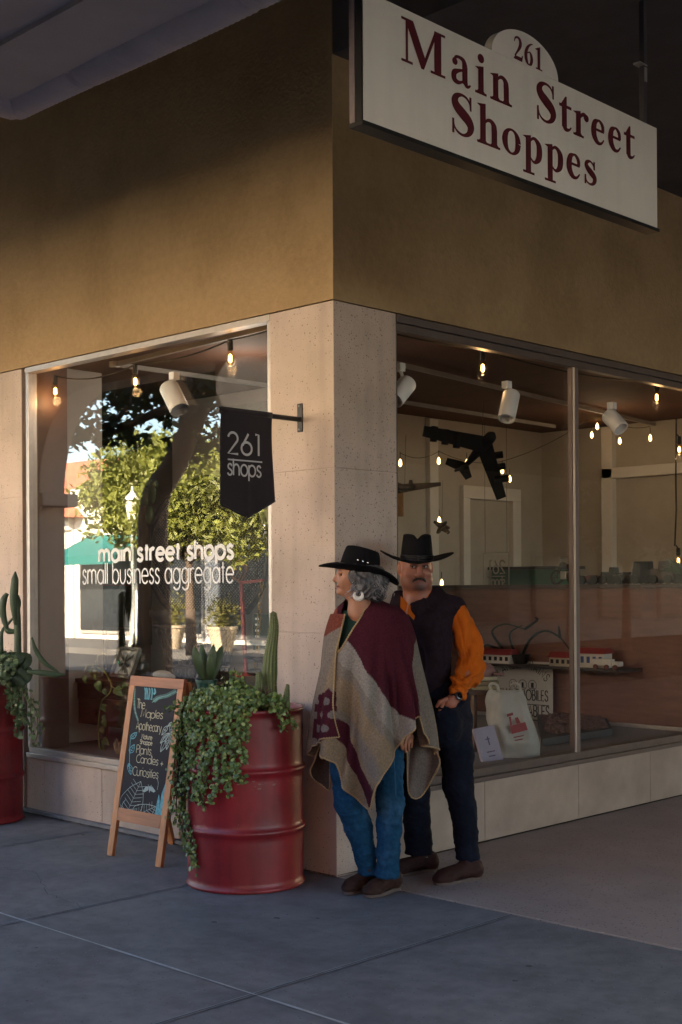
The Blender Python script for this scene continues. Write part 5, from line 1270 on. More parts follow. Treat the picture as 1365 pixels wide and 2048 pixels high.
bo_ = MB(); c = apt(.5, .605); bo_.obox(c, U_ * (.5 - sw / AW), V_ * (.948 - .262) / 2, AN * .006); bd = bo_.build('board', mat('slate_board', (.022, .020, .024), rough=.85, var=.25, scale=7), af)
# rear frame
V2 = np.array([V_[0], -V_[1] * .35, V_[2]]); 
for s_ in (sw / 2 / AW, 1 - sw / 2 / AW):
    a = BL + U_ * s_ + V_ * .985 + np.array([0, .03, 0]); b2 = BL + U_ * s_ + np.array([0.0, .43, 0]); b2[2] = .0; MB().bar(b2, a, .044, .022, (0, 1, 0), bev=.002).build('leg', m_cedar, af)
a = BL + U_ * .1 + np.array([0, .40, .3]); MB().bar(a, a + U_ * .8, .05, .018, (0, 1, 0)).build('rear_rail', m_cedar2, af)
a = BL + U_ * .05 + np.array([0, .36, .34]); b2 = BL + U_ * .95 + np.array([0, .36, .34])
MB().obox(BL + U_ * .5 + V_ * .62 + np.array([0, .10 + .05, 0]), U_ * .40, (np.array([0, -.06, .30])), np.array([0, .006, .0])).build('rear_board', MATS['slate_board'], af)
for s_ in (.1, .9):
    mb = MB(); mb.bar(apt(s_, .985) - AN * .013, apt(s_, .985) + np.array([0, .035, .004]), .03, .006); mb.build('hinge', MATS['zinc'], af)
# chalk: laid out from the photograph, transferred onto the board plane
PO = apt(.5, .5) + AN * .0072
def ch_pt(px, py): d = ray(px, py); t = ((PO - CAM) @ AN) / (d @ AN); return CAM + t * d
def c8(x, y): return (230 + x * .1806, 1330 + y * .1806)
def chalk(mb, pts, w=.004, sm=True, k=0):
    q = [ch_pt(*c8(*p)) for p in pts]; q = catmull(q, 5) if sm and len(q) > 2 else q
    uu = U_ / AW; vv = vh; ribbon(mb, [((p - PO) @ uu, (p - PO) @ vv) for p in q], PO, uu, vv, w, eps=-.0 if False else (.0002 * (k % 4)) * (1 if np.cross(uu, vv) @ AN > 0 else -1))
wht = MB(); R_ = np.random.default_rng(6)
def hand(txt, x0, x1, base, h, slope=.085, slant=.22, w=.0038):
    tw = sans_width(txt, -.03); sx = (x1 - x0) / tw; sy = h / .74; x = 0
    for c in txt:
        adv, st_ = SANS[c]
        for q in st_:
            j = (R_.random() - .5) * .05
            chalk(wht, [(x0 + (x + p[0] + slant * p[1]) * sx, base + slope * ((x + p[0]) * sx) - (p[1] + j) * sy) for p in q], w, sm=len(q) < 6 and False)
        x += adv - .03
hand('The', 258, 352, 488, 100); hand('Maples', 300, 552, 585, 92, .03); hand('Apothecary', 244, 530, 722, 96, .06); hand('Nature', 306, 425, 822, 52, .06, .1, .004); hand('Shoppe', 286, 425, 880, 48, .06, .1, .004)
hand('Plants,', 240, 424, 985, 92); hand('Candles +', 236, 540, 1085, 88, .08); hand('Curiosities', 192, 484, 1225, 96, .10)
wht.build('chalk_lettering', mat('cream_chalk', (.62, .56, .38), rough=.95, var=.2, scale=90), bd, recalc=False)
tl_ = MB(); bl_ = MB(); pl_ = MB()
def fern(mb, pts, n, L, w=.003):
    q = catmull([np.array(p, float) for p in pts], 8); chalk(mb, [tuple(p) for p in q], w, False)
    for i in range(2, len(q) - 1, max(1, len(q) // n)):
        d = q[min(i + 1, len(q) - 1)] - q[i - 1]; d /= np.hypot(*d) + 1e-6; nr = np.array([-d[1], d[0]])
        for s_ in (1, -1): chalk(mb, [tuple(q[i]), tuple(q[i] + nr * s_ * L + d * L * .5)], w, False, i)
fern(tl_, [(244, 240), (232, 400), (238, 520), (270, 632)], 26, 11); fern(tl_, [(430, 418), (500, 360), (600, 330), (708, 270)], 18, 22)
for x in (352, 372, 400, 430, 462): fern(bl_, [(x, 255), (x + 8, 300), (x + (3 if x < 400 else -8), 255 + (135 if x < 440 else 70))], 9, 9, .004)
def leafo(mb, a, b2, wd, veins=4, w=.003):
    a = np.array(a, float); b2 = np.array(b2, float); d = b2 - a; nr = np.array([-d[1], d[0]]) * wd
    for s_ in (1, -1): chalk(mb, [tuple(a), tuple(a + d * .3 + nr * s_), tuple(a + d * .7 + nr * s_ * .7), tuple(b2)], w)
    chalk(mb, [tuple(a), tuple(b2)], w * .8)
    for k in range(1, veins + 1):
        t = k / (veins + 1.5)
        for s_ in (1, -1): chalk(mb, [tuple(a + d * t), tuple(a + d * (t + .12) + nr * s_ * .7)], w * .7, False, k)
chalk(bl_, [(160, 1180), (165, 1000), (180, 830), (200, 780)], .004)
for a_, b2_ in (((180, 830), (255, 755)), ((168, 990), (222, 890)), ((160, 1110), (175, 1225)), ((165, 1100), (140, 1140))): leafo(bl_, a_, b2_, .22, 2, .004)
leafo(pl_, (100, 1690), (285, 1290), .28, 8); leafo(pl_, (165, 1695), (445, 1555), .30, 8); chalk(pl_, [(60, 1680), (70, 1560), (110, 1500)], .003); chalk(pl_, [(230, 1690), (320, 1725), (350, 1660)], .003)
for a_, b2_ in (((600, 660), (530, 770)), ((640, 640), (640, 770)), ((610, 740), (512, 860)), ((620, 740), (512, 955)), ((620, 745), (580, 925)), ((650, 620), (600, 670))): leafo(pl_, a_, b2_, .14, 1, .004)
def fillp(mb, pts):
    mb.add([ch_pt(*c8(*p)) for p in pts], [tuple(range(len(pts)))])
fillp(pl_, [(378, 1345), (345, 1345), (305, 1400), (330, 1410), (372, 1385)]); fillp(pl_, [(380, 1345), (415, 1345), (452, 1398), (430, 1412), (384, 1388)]); chalk(pl_, [(378, 1340), (378, 1405)], .006, False); chalk(pl_, [(378, 1345), (365, 1318)], .002, False); chalk(pl_, [(378, 1345), (408, 1322)], .002, False); chalk(pl_, [(470, 1250), (480, 1300), (466, 1372)], .003)
fillp(bl_, [(430, 1745), (470, 1500), (490, 1430), (498, 1500), (490, 1600), (520, 1420), (575, 1275), (560, 1500), (515, 1755)])
tl_.build('chalk_ferns', mat('green_chalk', (.25, .48, .42), rough=.95, var=.3, scale=90), bd, recalc=False)
bl_.build('chalk_vines', mat('teal_chalk', (.16, .42, .47), rough=.95, var=.35, scale=60), bd, recalc=False)
pl_.build('chalk_leaves', mat('pale_chalk', (.42, .50, .46), rough=.95, var=.3, scale=90), bd, recalc=False)

# ------------------------------------------------------------------ red drums with plants
m_drum = mat('red_drum_paint', (.27, .013, .019), rough=.43, var=.18, scale=5, col2=(.185, .012, .015), c2scale=3, bump=.15, bscale=30, coat=.06, specks=[(26, .035, (.45, .34, .30), .10), (60, .06, (.05, .015, .012), .12)], streak=(.25, 22, 1.4))
BC = np.array([-.277, -.372]); BRAD = .292
def drum(label, c):
    t = thing('oil_drum', label, 'barrel', (c[0], c[1], 0), 'red oil drum planters')
    prof = [(.001, .012), (BRAD - .004, .012), (BRAD + .006, .004), (BRAD + .009, .010), (BRAD + .006, .018), (BRAD - .002, .028)]
    for zr in (.29, .585):
        prof += [(BRAD, zr - .05), (BRAD - .001, zr - .030), (BRAD + .004, zr - .018), (BRAD + .012, zr - .006), (BRAD + .013, zr + .002), (BRAD + .008, zr + .010), (BRAD + .002, zr + .018), (BRAD, zr + .035)]
    prof += [(BRAD - .001, .84), (BRAD, .862), (BRAD + .007, .868), (BRAD + .009, .876), (BRAD + .005, .884), (BRAD - .004, .882), (BRAD - .01, .85), (BRAD - .012, .80), (.001, .80)]
    R_ = np.random.default_rng(int(abs(c[0]) * 100)); dn = [(R_.random() * 6.28, .15 + .65 * R_.random(), .004 * (R_.random() - .3)) for _ in range(16)]
    def wob(a, z):
        w_ = 1
        for da, dz, am in dn:
            q = (math.remainder(a - da, 2 * math.pi) / .3) ** 2 + ((z - dz) / .07) ** 2
            w_ -= am * math.exp(-q) * 2.2
        return w_
    fine = []
    for (r0, z0), (r1, z1) in zip(prof[:-1], prof[1:]):
        k = max(1, int(abs(z1 - z0) / .02)); fine += [(r0 + (r1 - r0) * i / k, z0 + (z1 - z0) * i / k) for i in range(k)]
    fine.append(prof[-1])
    MB().lathe(fine, (c[0], c[1], 0), 72, wob=wob).build('drum', m_drum, t, smooth=True, angle=50)
    MB().lathe([(.001, .835), (.1, .84), (BRAD - .014, .82)], (c[0], c[1], 0), 24).build('soil', mat('potting_soil', (.035, .025, .018), rough=1, var=.4, scale=40, bump=1), t)
    mb = MB(); R2 = np.random.default_rng(3)
    for k in range(170):                  # scraped paint band below the upper rib
        a = R2.random() * 2 * math.pi; z = .540 - .030 * R2.random() ** 2 + .006 * R2.normal() + .012 * math.sin(a * 5); s_ = .0015 + .007 * R2.random() ** 3
        e = np.array([math.cos(a), math.sin(a), 0]); tt = np.array([-e[1], e[0], 0]); p = np.array([c[0], c[1], z]) + e * (BRAD + .0012)
        mb.add([p - tt * s_ * 1.6 - [0, 0, s_ * .3], p + tt * s_ - [0, 0, s_ * .5], p + tt * s_ * 1.4 + [0, 0, s_ * .4], p - tt * s_ * .8 + [0, 0, s_ * .5]], [(0, 1, 2, 3)])
    mb.build('paint_chips', mat('bare_primer', (.30, .17, .13), rough=.8), t)
    return t
drum('dented red oil drum planter between the chalkboard and the stone pillar', BC)
BC2 = np.array([-2.86, -.385])
drum('red oil drum planter cut off at the left edge of the street window', BC2)

# trailing succulent
def disc(V_, F_, C_, p, nrm, r, col, R):
    nrm = nrm / np.linalg.norm(nrm); u = np.cross(nrm, R.normal(0, 1, 3)); u /= np.linalg.norm(u) + 1e-9; v = np.cross(nrm, u); n0 = len(V_)
    V_.append(p + nrm * r * .12)
    for k in range(7):
        a = 2 * math.pi * k / 7; V_.append(p + (u * math.cos(a) * 1.12 + v * math.sin(a) * .92) * r - nrm * r * .10)
    C_ += [col] * 8
    F_ += [(n0, n0 + 1 + k, n0 + 1 + (k + 1) % 7) for k in range(7)]
m_succ = mat('succulent_leaf', (.08, .15, .05), rough=.42, var=.1, attr=True, trans=.15, coat=.1)
m_stem = mat('succulent_stem', (.10, .06, .04), rough=.8)
def trailing(label, c, strands, mound, seed, cols, rl=.0092, root=None):
    R = np.random.default_rng(seed); t = thing('trailing_succulent', label, 'plant', (c[0], c[1], .82))
    V_ = []; F_ = []; C_ = []; st_ = MB()
    def leaf(p, out):
        k = R.random(); base = np.array(cols[0]) * (1 - k) + np.array(cols[1]) * k
        if R.random() < .10: base = np.array(cols[2])
        disc(V_, F_, C_, p, out + R.normal(0, .55, 3), rl * (.7 + .6 * R.random()), base * (.8 + .4 * R.random()), R)
    for pts, dens, spread in strands:
        q = catmull(pts, 8); st_.tube(q, .003, 5)
        for i in range(len(q) - 1):
            L = np.linalg.norm(q[i + 1] - q[i]); k = max(1, int(round(L * dens + R.random() - .5)))
            for _ in range(k):
                f = R.random(); p = q[i] * (1 - f) + q[i + 1] * f; out = p - np.array([c[0], c[1], p[2] - .05]); out /= np.linalg.norm(out) + 1e-9
                leaf(p + R.normal(0, spread, 3) + out * spread * .7, out)
    for cc_, rr, n in mound:
        for _ in range(n):
            d = R.normal(0, 1, 3); d /= np.linalg.norm(d); p = np.array(cc_) + d * np.array(rr) * R.random() ** .4; leaf(p, d + np.array([0, -.2, .4]))
        for _ in range(max(3, n // 60)):
            d = R.normal(0, 1, 3); d[2] = abs(d[2]); d /= np.linalg.norm(d); st_.tube([np.array(cc_) - [0, 0, rr[2]], np.array(cc_) + d * np.array(rr) * .8], .0028, 4)
    mb = MB(); mb.v = [tuple(map(float, p)) for p in V_]; mb.f = F_
    mb.build('leaves', m_succ, t, recalc=False, colors=np.array(C_, np.float32), smooth=True)
    st_.build('stems', m_stem, t)
    return t
def DB_(px, off=.03):
    s_ = max(-.98, min(.98, (px - 492) / 119.)); return 6.555 - BRAD * math.sqrt(1 - s_ * s_) - off
def Sp(*pts, off=.03): return [P(x, y, DB_(x, off) if y > 1408 else DB_(x, off) + .08) for x, y in pts]
S_ = []
rs_ = np.random.default_rng(31)
ends = [((440, 1385), (392, 1402), (362, 1450), (352, 1520), (350, 1580), (346, 1640)), ((445, 1385), (400, 1410), (376, 1500), (372, 1600), (384, 1680), (392, 1742)), ((445, 1385), (405, 1410), (385, 1480), (378, 1560), (366, 1640), (384, 1715)),
        ((440, 1380), (385, 1395), (365, 1420), (358, 1460), (356, 1500)), ((450, 1390), (415, 1410), (410, 1480), (405, 1550), (385, 1600)), ((455, 1390), (425, 1412), (430, 1480), (440, 1550), (420, 1602)),
        ((460, 1390), (440, 1415), (445, 1470), (455, 1540), (456, 1586)), ((465, 1390), (455, 1415), (465, 1480), (478, 1540), (492, 1566)), ((470, 1390), (470, 1415), (482, 1470), (490, 1520)), ((480, 1390), (485, 1412), (492, 1440), (484, 1480)),
        ((500, 1385), (455, 1420), (420, 1500), (408, 1560), (400, 1600)), ((450, 1385), (400, 1400), (372, 1440), (375, 1520), (395, 1580)), ((540, 1395), (560, 1412), (566, 1435), (562, 1456)), ((545, 1395), (570, 1412), (580, 1440), (590, 1448)), ((545, 1395), (555, 1412), (560, 1440), (568, 1460)),
        ((520, 1385), (510, 1405), (500, 1420), (495, 1432)), ((440, 1380), (380, 1400), (352, 1412), (340, 1422)), ((450, 1388), (430, 1410), (400, 1450), (392, 1530), (398, 1590), (410, 1610))]
for k, e in enumerate(ends):
    for j in range(2 if k < 12 else 1):
        ee = [(x + rs_.normal(0, 3.5), y + rs_.normal(0, 4)) for x, y in e]; S_.append((Sp(*ee, off=.025 + .02 * rs_.random()), 205, .012))
S_.append(([P(x, y, 6.5) for x, y in ((468, 1400), (466, 1370), (470, 1335))], 190, .010)); S_.append(([P(x, y, 6.5) for x, y in ((450, 1400), (452, 1375), (446, 1352))], 180, .010)); S_.append(([P(x, y, 6.45) for x, y in ((478, 1400), (482, 1370), (488, 1356))], 180, .010))
Mo = [(P(398, 1412, 6.42), (.075, .07, .050), 330), (P(440, 1415, 6.36), (.10, .07, .050), 480), (P(490, 1392, 6.36), (.09, .07, .06), 420), (P(520, 1402, 6.34), (.05, .05, .035), 150), (P(545, 1405, 6.36), (.07, .06, .04), 240), (P(470, 1372, 6.45), (.05, .05, .05), 170), (P(385, 1440, 6.42), (.05, .05, .07), 220), (P(415, 1450, 6.33), (.05, .03, .06), 160)]
trailing('dense trailing green succulent spilling over the front of the red drum', BC, S_, Mo, 17, ((.065, .125, .03), (.22, .31, .085), (.38, .44, .14)))

# columnar cacti
m_cact = mat('cactus_green', (.10, .13, .045), rough=.6, var=.15, scale=14, attr=True)
m_spine = mat('cactus_spine', (.45, .36, .20), rough=.7)
def cactus(label, pts, rad, ribs, name='column_cactus', cat='cactus', colr=(.13, .165, .055), spines=True, seed=1):
    q = catmull([np.array(p, float) for p in pts], 10); m = len(q); t = thing(name, label, cat, q[0]); n = ribs * 6
    rr = [np.interp(i / (m - 1), np.linspace(0, 1, len(rad)), rad) for i in range(m)]
    mb = MB(); mb.tube(q, rr, n, caps=True); cols = []
    vs = []
    for i in range(m):
        for k in range(n):
            p = np.array(mb.v[i * n + k]); d = p - q[i]; f = .5 + .5 * math.cos(2 * math.pi * k / 6); vs.append(tuple(q[i] + d * (.84 + .16 * f))); cols.append(np.array(colr) * (.75 + .5 * f))
    mb.v = vs; top = q[-1] + (q[-1] - q[-2]) / np.linalg.norm(q[-1] - q[-2]) * rr[-1] * .6
    n0 = len(mb.v); mb.v.append(tuple(top)); cols.append(np.array(colr)); mb.f = mb.f[:-2] + [((m - 1) * n + k, (m - 1) * n + (k + 1) % n, n0) for k in range(n)]
    mb.build('stem', m_cact, t, smooth=True, colors=np.array(cols, np.float32))
    if spines:
        sp = MB(); R = np.random.default_rng(seed)
        for i in range(1, m, 1):
            for k in range(0, n, 6):
                p = np.array(mb.v[i * n + k]); d = p - q[i]; d /= np.linalg.norm(d) + 1e-9
                for _ in range(3):
                    e = d + R.normal(0, .5, 3); e /= np.linalg.norm(e); s_ = np.cross(e, [0.3, .2, 1]); s_ /= np.linalg.norm(s_); sp.add([p - s_ * .0016, p + s_ * .0016, p + e * .008], [(0, 1, 2)])
        sp.build('spines', m_spine, t, recalc=False)
    return t
DC = 6.5
cactus('tall ribbed column cactus standing in the red drum by the pillar', [P(545, 1425, DC), P(541, 1380, DC), P(540, 1340, DC), P(543, 1300, DC), P(548, 1260, DC), P(547, 1226, DC)], [.034, .037, .034, .040, .036, .030, .026, .024, .016], 12)
cactus('short column cactus left of the tall one in the red drum', [P(521, 1425, DC - .05), P(520, 1390, DC - .05), P(518, 1346, DC - .05)], [.026, .028, .024, .014], 11, seed=2)
cactus('short thin column cactus nearest the pillar at the drum rim', [P(572, 1425, DC - .08), P(573, 1398, DC - .08), P(576, 1370, DC - .08)], [.016, .018, .016, .008], 9, seed=3)
al = thing('small_aloe', 'small reddish spiky aloe between the column cacti', 'plant', P(530, 1420, 6.42))
mb = MB()
for k, (x, y) in enumerate(((500, 1385), (508, 1372), (545, 1378), (556, 1388), (536, 1370), (560, 1402), (497, 1400))):
    mb.tube(catmull([P(530, 1422, 6.42), P((530 + x) / 2, y + 8, 6.40), P(x, y, 6.36 + .02 * (k % 3))], 5), [.008, .008, .008, .0075, .007, .0065, .006, .005, .004, .003, .001], 6)
mb.build('leaves', mat('aloe_leaf', (.12, .085, .05), rough=.6, var=.2), al, smooth=True)
# green pot with paddle leaves
DP = 6.52
pp = thing('potted_paddle_plant', 'broad paddle leaf plant in a dark green plastic pot on the red drum', 'potted plant', P(414, 1392, DP))
c = P(414, 1398, DP); MB().lathe([(.001, 0), (.040, 0), (.052, .082), (.056, .084), (.056, .098), (.050, .098), (.047, .08), (.001, .08)], c, 24).build('pot', mat('green_plastic', (.010, .055, .038), rough=.45), pp, smooth=True, angle=40)
def paddle(mb, a, tip, wd, bend, D0=DP):
    a = P(*a, D0); b2 = P(*tip, D0 + bend); d = b2 - a; s_ = np.cross(d, FW); s_ /= np.linalg.norm(s_)
    n_ = 10; vs = []; fs = []
    for i in range(n_ + 1):
        t = i / n_; w_ = wd * (.28 + .72 * math.sin(math.pi * min(1, t * .9 + .02)) ** 1.0) * (1 - .0 * t) * (1 if t < .75 else math.sqrt(max(0, 1 - ((t - .75) / .25) ** 2)) * .98 + .02)
        c_ = a + d * t - FW * .02 * math.sin(math.pi * t)
        vs += [c_ - s_ * w_, c_ + FW * .006 * w_ / wd, c_ + s_ * w_]
    for i in range(n_): fs += [(3 * i, 3 * i + 1, 3 * i + 4, 3 * i + 3), (3 * i + 1, 3 * i + 2, 3 * i + 5, 3 * i + 4)]
    mb.add(vs, fs)
m_pad = mat('paddle_leaf', (.065, .10, .04), rough=.5, var=.2, scale=9)
for a_, t_, wd, bd_ in (((408, 1362), (388, 1292), .023, -.03), ((415, 1362), (403, 1288), .019, .06), ((420, 1362), (428, 1288), .022, -.02), ((425, 1362), (445, 1290), .021, .03), ((421, 1362), (421, 1308), .018, -.05)):
    mb = MB(); paddle(mb, a_, t_, wd, bd_); mb.build('leaf', m_pad, pp, smooth=True, solid=.004)

# left drum plants
def Lp(*pts, D=8.05): return [P(x, y, D) for x, y in pts]
mL = [(P(18, 1325, 8.0), (.10, .10, .09), 300), (P(2, 1350, 7.95), (.08, .08, .07), 200)]
sL = [(Lp((15, 1350), (20, 1385), (25, 1410), (22, 1425)), 170, .013), (Lp((25, 1340), (32, 1390), (36, 1430), (38, 1475)), 170, .012), (Lp((30, 1345), (48, 1380), (60, 1410), (64, 1470)), 100, .012), (Lp((30, 1350), (50, 1390), (72, 1420), (76, 1462), (68, 1490)), 90, .014), (Lp((10, 1340), (16, 1380), (18, 1420)), 170, .012), (Lp((28, 1350), (42, 1420), (56, 1438), (60, 1455)), 110, .013), (Lp((20, 1345), (30, 1400), (34, 1460)), 150, .012)]
trailing('pale green trailing succulent hanging from the left drum', BC2, sL, mL, 23, ((.08, .14, .055), (.22, .29, .14), (.36, .42, .26)), .0125)
lc = thing('jointed_cactus', 'tall jointed cactus with flat pads in the left drum', 'cactus', P(35, 1345, 8.05))
m_jc = mat('joint_cactus_green', (.045, .075, .035), rough=.55, var=.25, scale=9, bump=.2)
mb = MB()
def tubeL(pts, r, D=8.05): c = catmull(Lp(*pts, D=D), 8); mb.tube(c, [np.interp(i / (len(c) - 1), np.linspace(0, 1, len(r)), r) for i in range(len(c))], 10)
tubeL(((34, 1345), (36, 1290), (35, 1240), (33, 1190)), (.025, .022, .022, .018))
tubeL(((31, 1250), (28, 1205), (30, 1165), (31, 1143)), (.008, .022, .026, .022, .004), 8.0)
tubeL(((14, 1257), (6, 1225), (8, 1200), (15, 1187)), (.014, .022, .021, .012))
tubeL(((4, 1315), (2, 1285), (5, 1262), (18, 1246), (33, 1228), (41, 1208), (38, 1192)), (.016, .016, .010, .008, .007, .006, .004))
tubeL(((10, 1255), (18, 1262), (34, 1263)), (.010, .020, .014))
tubeL(((64, 1275), (72, 1300), (90, 1325), (118, 1345)), (.006, .014, .014, .008), 7.95)
tubeL(((55, 1343), (85, 1346), (110, 1349), (132, 1349)), (.010, .020, .020, .006), 7.9)
mb.build('joints', m_jc, lc, smooth=True)
mb = MB()
for x, y, a_, b2_ in ((25, 1318, .10, .07), (45, 1322, .075, .09), (50, 1350, .06, .09), (8, 1335, .07, .07), (40, 1362, .06, .06)):
    p = P(x, y, 7.98); n_ = 16; mb.add([p] + [p + RT * a_ * math.cos(t) * .8 + UP * b2_ * math.sin(t) * .6 + FW * .03 * math.sin(2 * t) for t in np.linspace(0, 2 * math.pi, n_ + 1)[:-1]], [(0, 1 + k, 1 + (k + 1) % n_) for k in range(n_)])
mb.build('pads', m_jc, lc, smooth=True, solid=.012)
# ------------------------------------------------------------------ people: smooth bodies grown from blended volumes
def _smin(a, b, k):
    if k <= 0: return np.minimum(a, b)
    h = np.maximum(k - np.abs(a - b), 0) / k
    return np.minimum(a, b) - h * h * k * .25


def sd_cone(a, b, ra, rb):
    a = np.array(a, float); b = np.array(b, float); d = b - a; dd = d @ d + 1e-12
    def f(p):
        t = np.clip(((p - a) @ d) / dd, 0, 1)
        return np.linalg.norm(p - a - t[:, None] * d, axis=1) - (ra + (rb - ra) * t)
    return f, np.minimum(a - ra, b - rb), np.maximum(a + ra, b + rb)


def sd_ell(c, r, ax=None):
    c = np.array(c, float); r = np.array(r, float); A = np.eye(3) if ax is None else np.array(ax, float)
    def f(p):
        q = (p - c) @ A.T
        k0 = np.linalg.norm(q / r, axis=1); k1 = np.linalg.norm(q / (r * r), axis=1) + 1e-9
        return k0 * (k0 - 1) / k1
    m = r.max(); return f, c - m, c + m


def blend(prims, h, k=.02, pad=.03, clipz=None):
    """prims: (sdf, k or None, 'u'|'s'); returns verts, quads of the zero surface (surface nets)"""
    lo = np.min([q[0][1] for q in prims], axis=0) - pad; hi = np.max([q[0][2] for q in prims], axis=0) + pad
    if clipz is not None: lo[2] = clipz - 3 * h
    n = np.ceil((hi - lo) / h).astype(int) + 1
    ax = [lo[i] + h * np.arange(n[i]) for i in range(3)]
    g = np.full(tuple(n), 9.0, np.float32)
    for q in prims:
        (f, l, u), kk, op = q[0], (q[1] if len(q) > 1 and q[1] is not None else k), (q[2] if len(q) > 2 else 'u')
        m = .06 + kk
        i0 = np.clip(np.floor((l - m - lo) / h).astype(int), 0, n - 1); i1 = np.clip(np.ceil((u + m - lo) / h).astype(int) + 1, 1, n)
        sl = tuple(slice(a, b) for a, b in zip(i0, i1))
        X = np.meshgrid(*[ax[i][sl[i]] for i in range(3)], indexing='ij'); pts = np.stack([x.ravel() for x in X], 1)
        d = f(pts).reshape(X[0].shape).astype(np.float32)
        g[sl] = _smin(g[sl], d, kk) if op == 'u' else -_smin(-g[sl], d, kk)
    if clipz is not None: g = np.maximum(g, (clipz - ax[2])[None, None, :].astype(np.float32))
    c = tuple(n - 1); acc = np.zeros(c + (3,)); cnt = np.zeros(c)
    faces = []; ins = g < 0
    idx3 = np.stack(np.meshgrid(*[np.arange(k_) for k_ in n], indexing='ij'), -1)
    edges = []
    for a in range(3):
        s0 = [slice(None)] * 3; s1 = [slice(None)] * 3; s0[a] = slice(0, -1); s1[a] = slice(1, None)
        g0, g1 = g[tuple(s0)], g[tuple(s1)]; cr_ = ins[tuple(s0)] != ins[tuple(s1)]
        ii = np.argwhere(cr_); t = (g0[cr_] / (g0[cr_] - g1[cr_])); pos = ii.astype(float); pos[:, a] += t
        b, d = [(1, 2), (2, 0), (0, 1)][a]
        ok = (ii[:, b] > 0) & (ii[:, d] > 0) & (ii[:, b] < n[b] - 1) & (ii[:, d] < n[d] - 1)
        ii = ii[ok]; pos = pos[ok]; sgn = ins[tuple(s0)][cr_][ok]
        cells = []
        for ob, od in ((0, 0), (-1, 0), (-1, -1), (0, -1)):
            q = ii.copy(); q[:, b] += ob; q[:, d] += od; cells.append(q)
            np.add.at(acc, tuple(q.T), pos); np.add.at(cnt, tuple(q.T), 1)
        edges.append((cells, sgn))
    act = cnt > 0; vid = -np.ones(c, int); vid[act] = np.arange(act.sum())
    V_ = lo + h * (acc[act] / cnt[act][:, None])
    for cells, sgn in edges:
        Q = np.stack([vid[tuple(q.T)] for q in cells], 1); Q[~sgn] = Q[~sgn][:, ::-1]; faces.append(Q)
    return V_, np.concatenate(faces)


def relax(V_, F_, it=2, lam=.5):
    e = np.concatenate([F_[:, [0, 1]], F_[:, [1, 2]], F_[:, [2, 3]], F_[:, [3, 0]]]); e = np.concatenate([e, e[:, ::-1]])
    cnt = np.bincount(e[:, 0], minlength=len(V_))[:, None] + 1e-9
    for _ in range(it):
        s_ = np.stack([np.bincount(e[:, 0], weights=V_[e[:, 1], i], minlength=len(V_)) for i in range(3)], 1)
        V_ = V_ * (1 - lam) + lam * s_ / cnt
    return V_


def vnorm(V_, F_):
    nf = np.cross(V_[F_[:, 2]] - V_[F_[:, 0]], V_[F_[:, 3]] - V_[F_[:, 1]]); nv = np.zeros_like(V_)
    for k in range(4): np.add.at(nv, F_[:, k], nf)
    return nv / (np.linalg.norm(nv, axis=1)[:, None] + 1e-9)


def grow(name, prims, h, m, parent, k=.02, col=None, fold=None, it=2, clipz=None, label=None):
    V_, F_ = blend(prims, h, k, clipz=clipz); V_ = relax(V_, F_, it); 
    if fold is not None:
        N2 = vnorm(V_, F_); V_ = V_ + N2 * np.array([fold(p, n_) for p, n_ in zip(V_, N2)])[:, None]
    mb = MB(); mb.v = [tuple(p) for p in V_]; mb.f = [tuple(int(i) for i in f) for f in F_]
    return mb.build(name, m, parent, smooth=True, recalc=False, colors=None if col is None else np.array([col(p) for p in V_], np.float32), label=label)


def nz(p, s, ox=0.0): return mnoise.noise(Vector((p[0] * s[0] + ox, p[1] * s[1], p[2] * s[2])))
def smooth01(x): x = max(0.0, min(1.0, x)); return x * x * (3 - 2 * x)


def skinmat(name):
    m = mat(name, (.3, .15, .1), rough=.48, var=.06, scale=60, attr=True, bump=.12, bscale=260, spec=.4)
    b = m.node_tree.nodes['Principled BSDF']; b.inputs['Subsurface Weight'].default_value = .12; b.inputs['Subsurface Radius'].default_value = (.010, .004, .002)
    return m
m_skin = skinmat('skin')
m_eye = mat('eye_white', (.36, .32, .29), rough=.25); m_iris = mat('iris_brown', (.02, .01, .006), rough=.15)
m_felt = mat('black_felt', (.0065, .006, .0075), rough=.95, var=.2, scale=30, bump=.25, bscale=400, spec=.12)


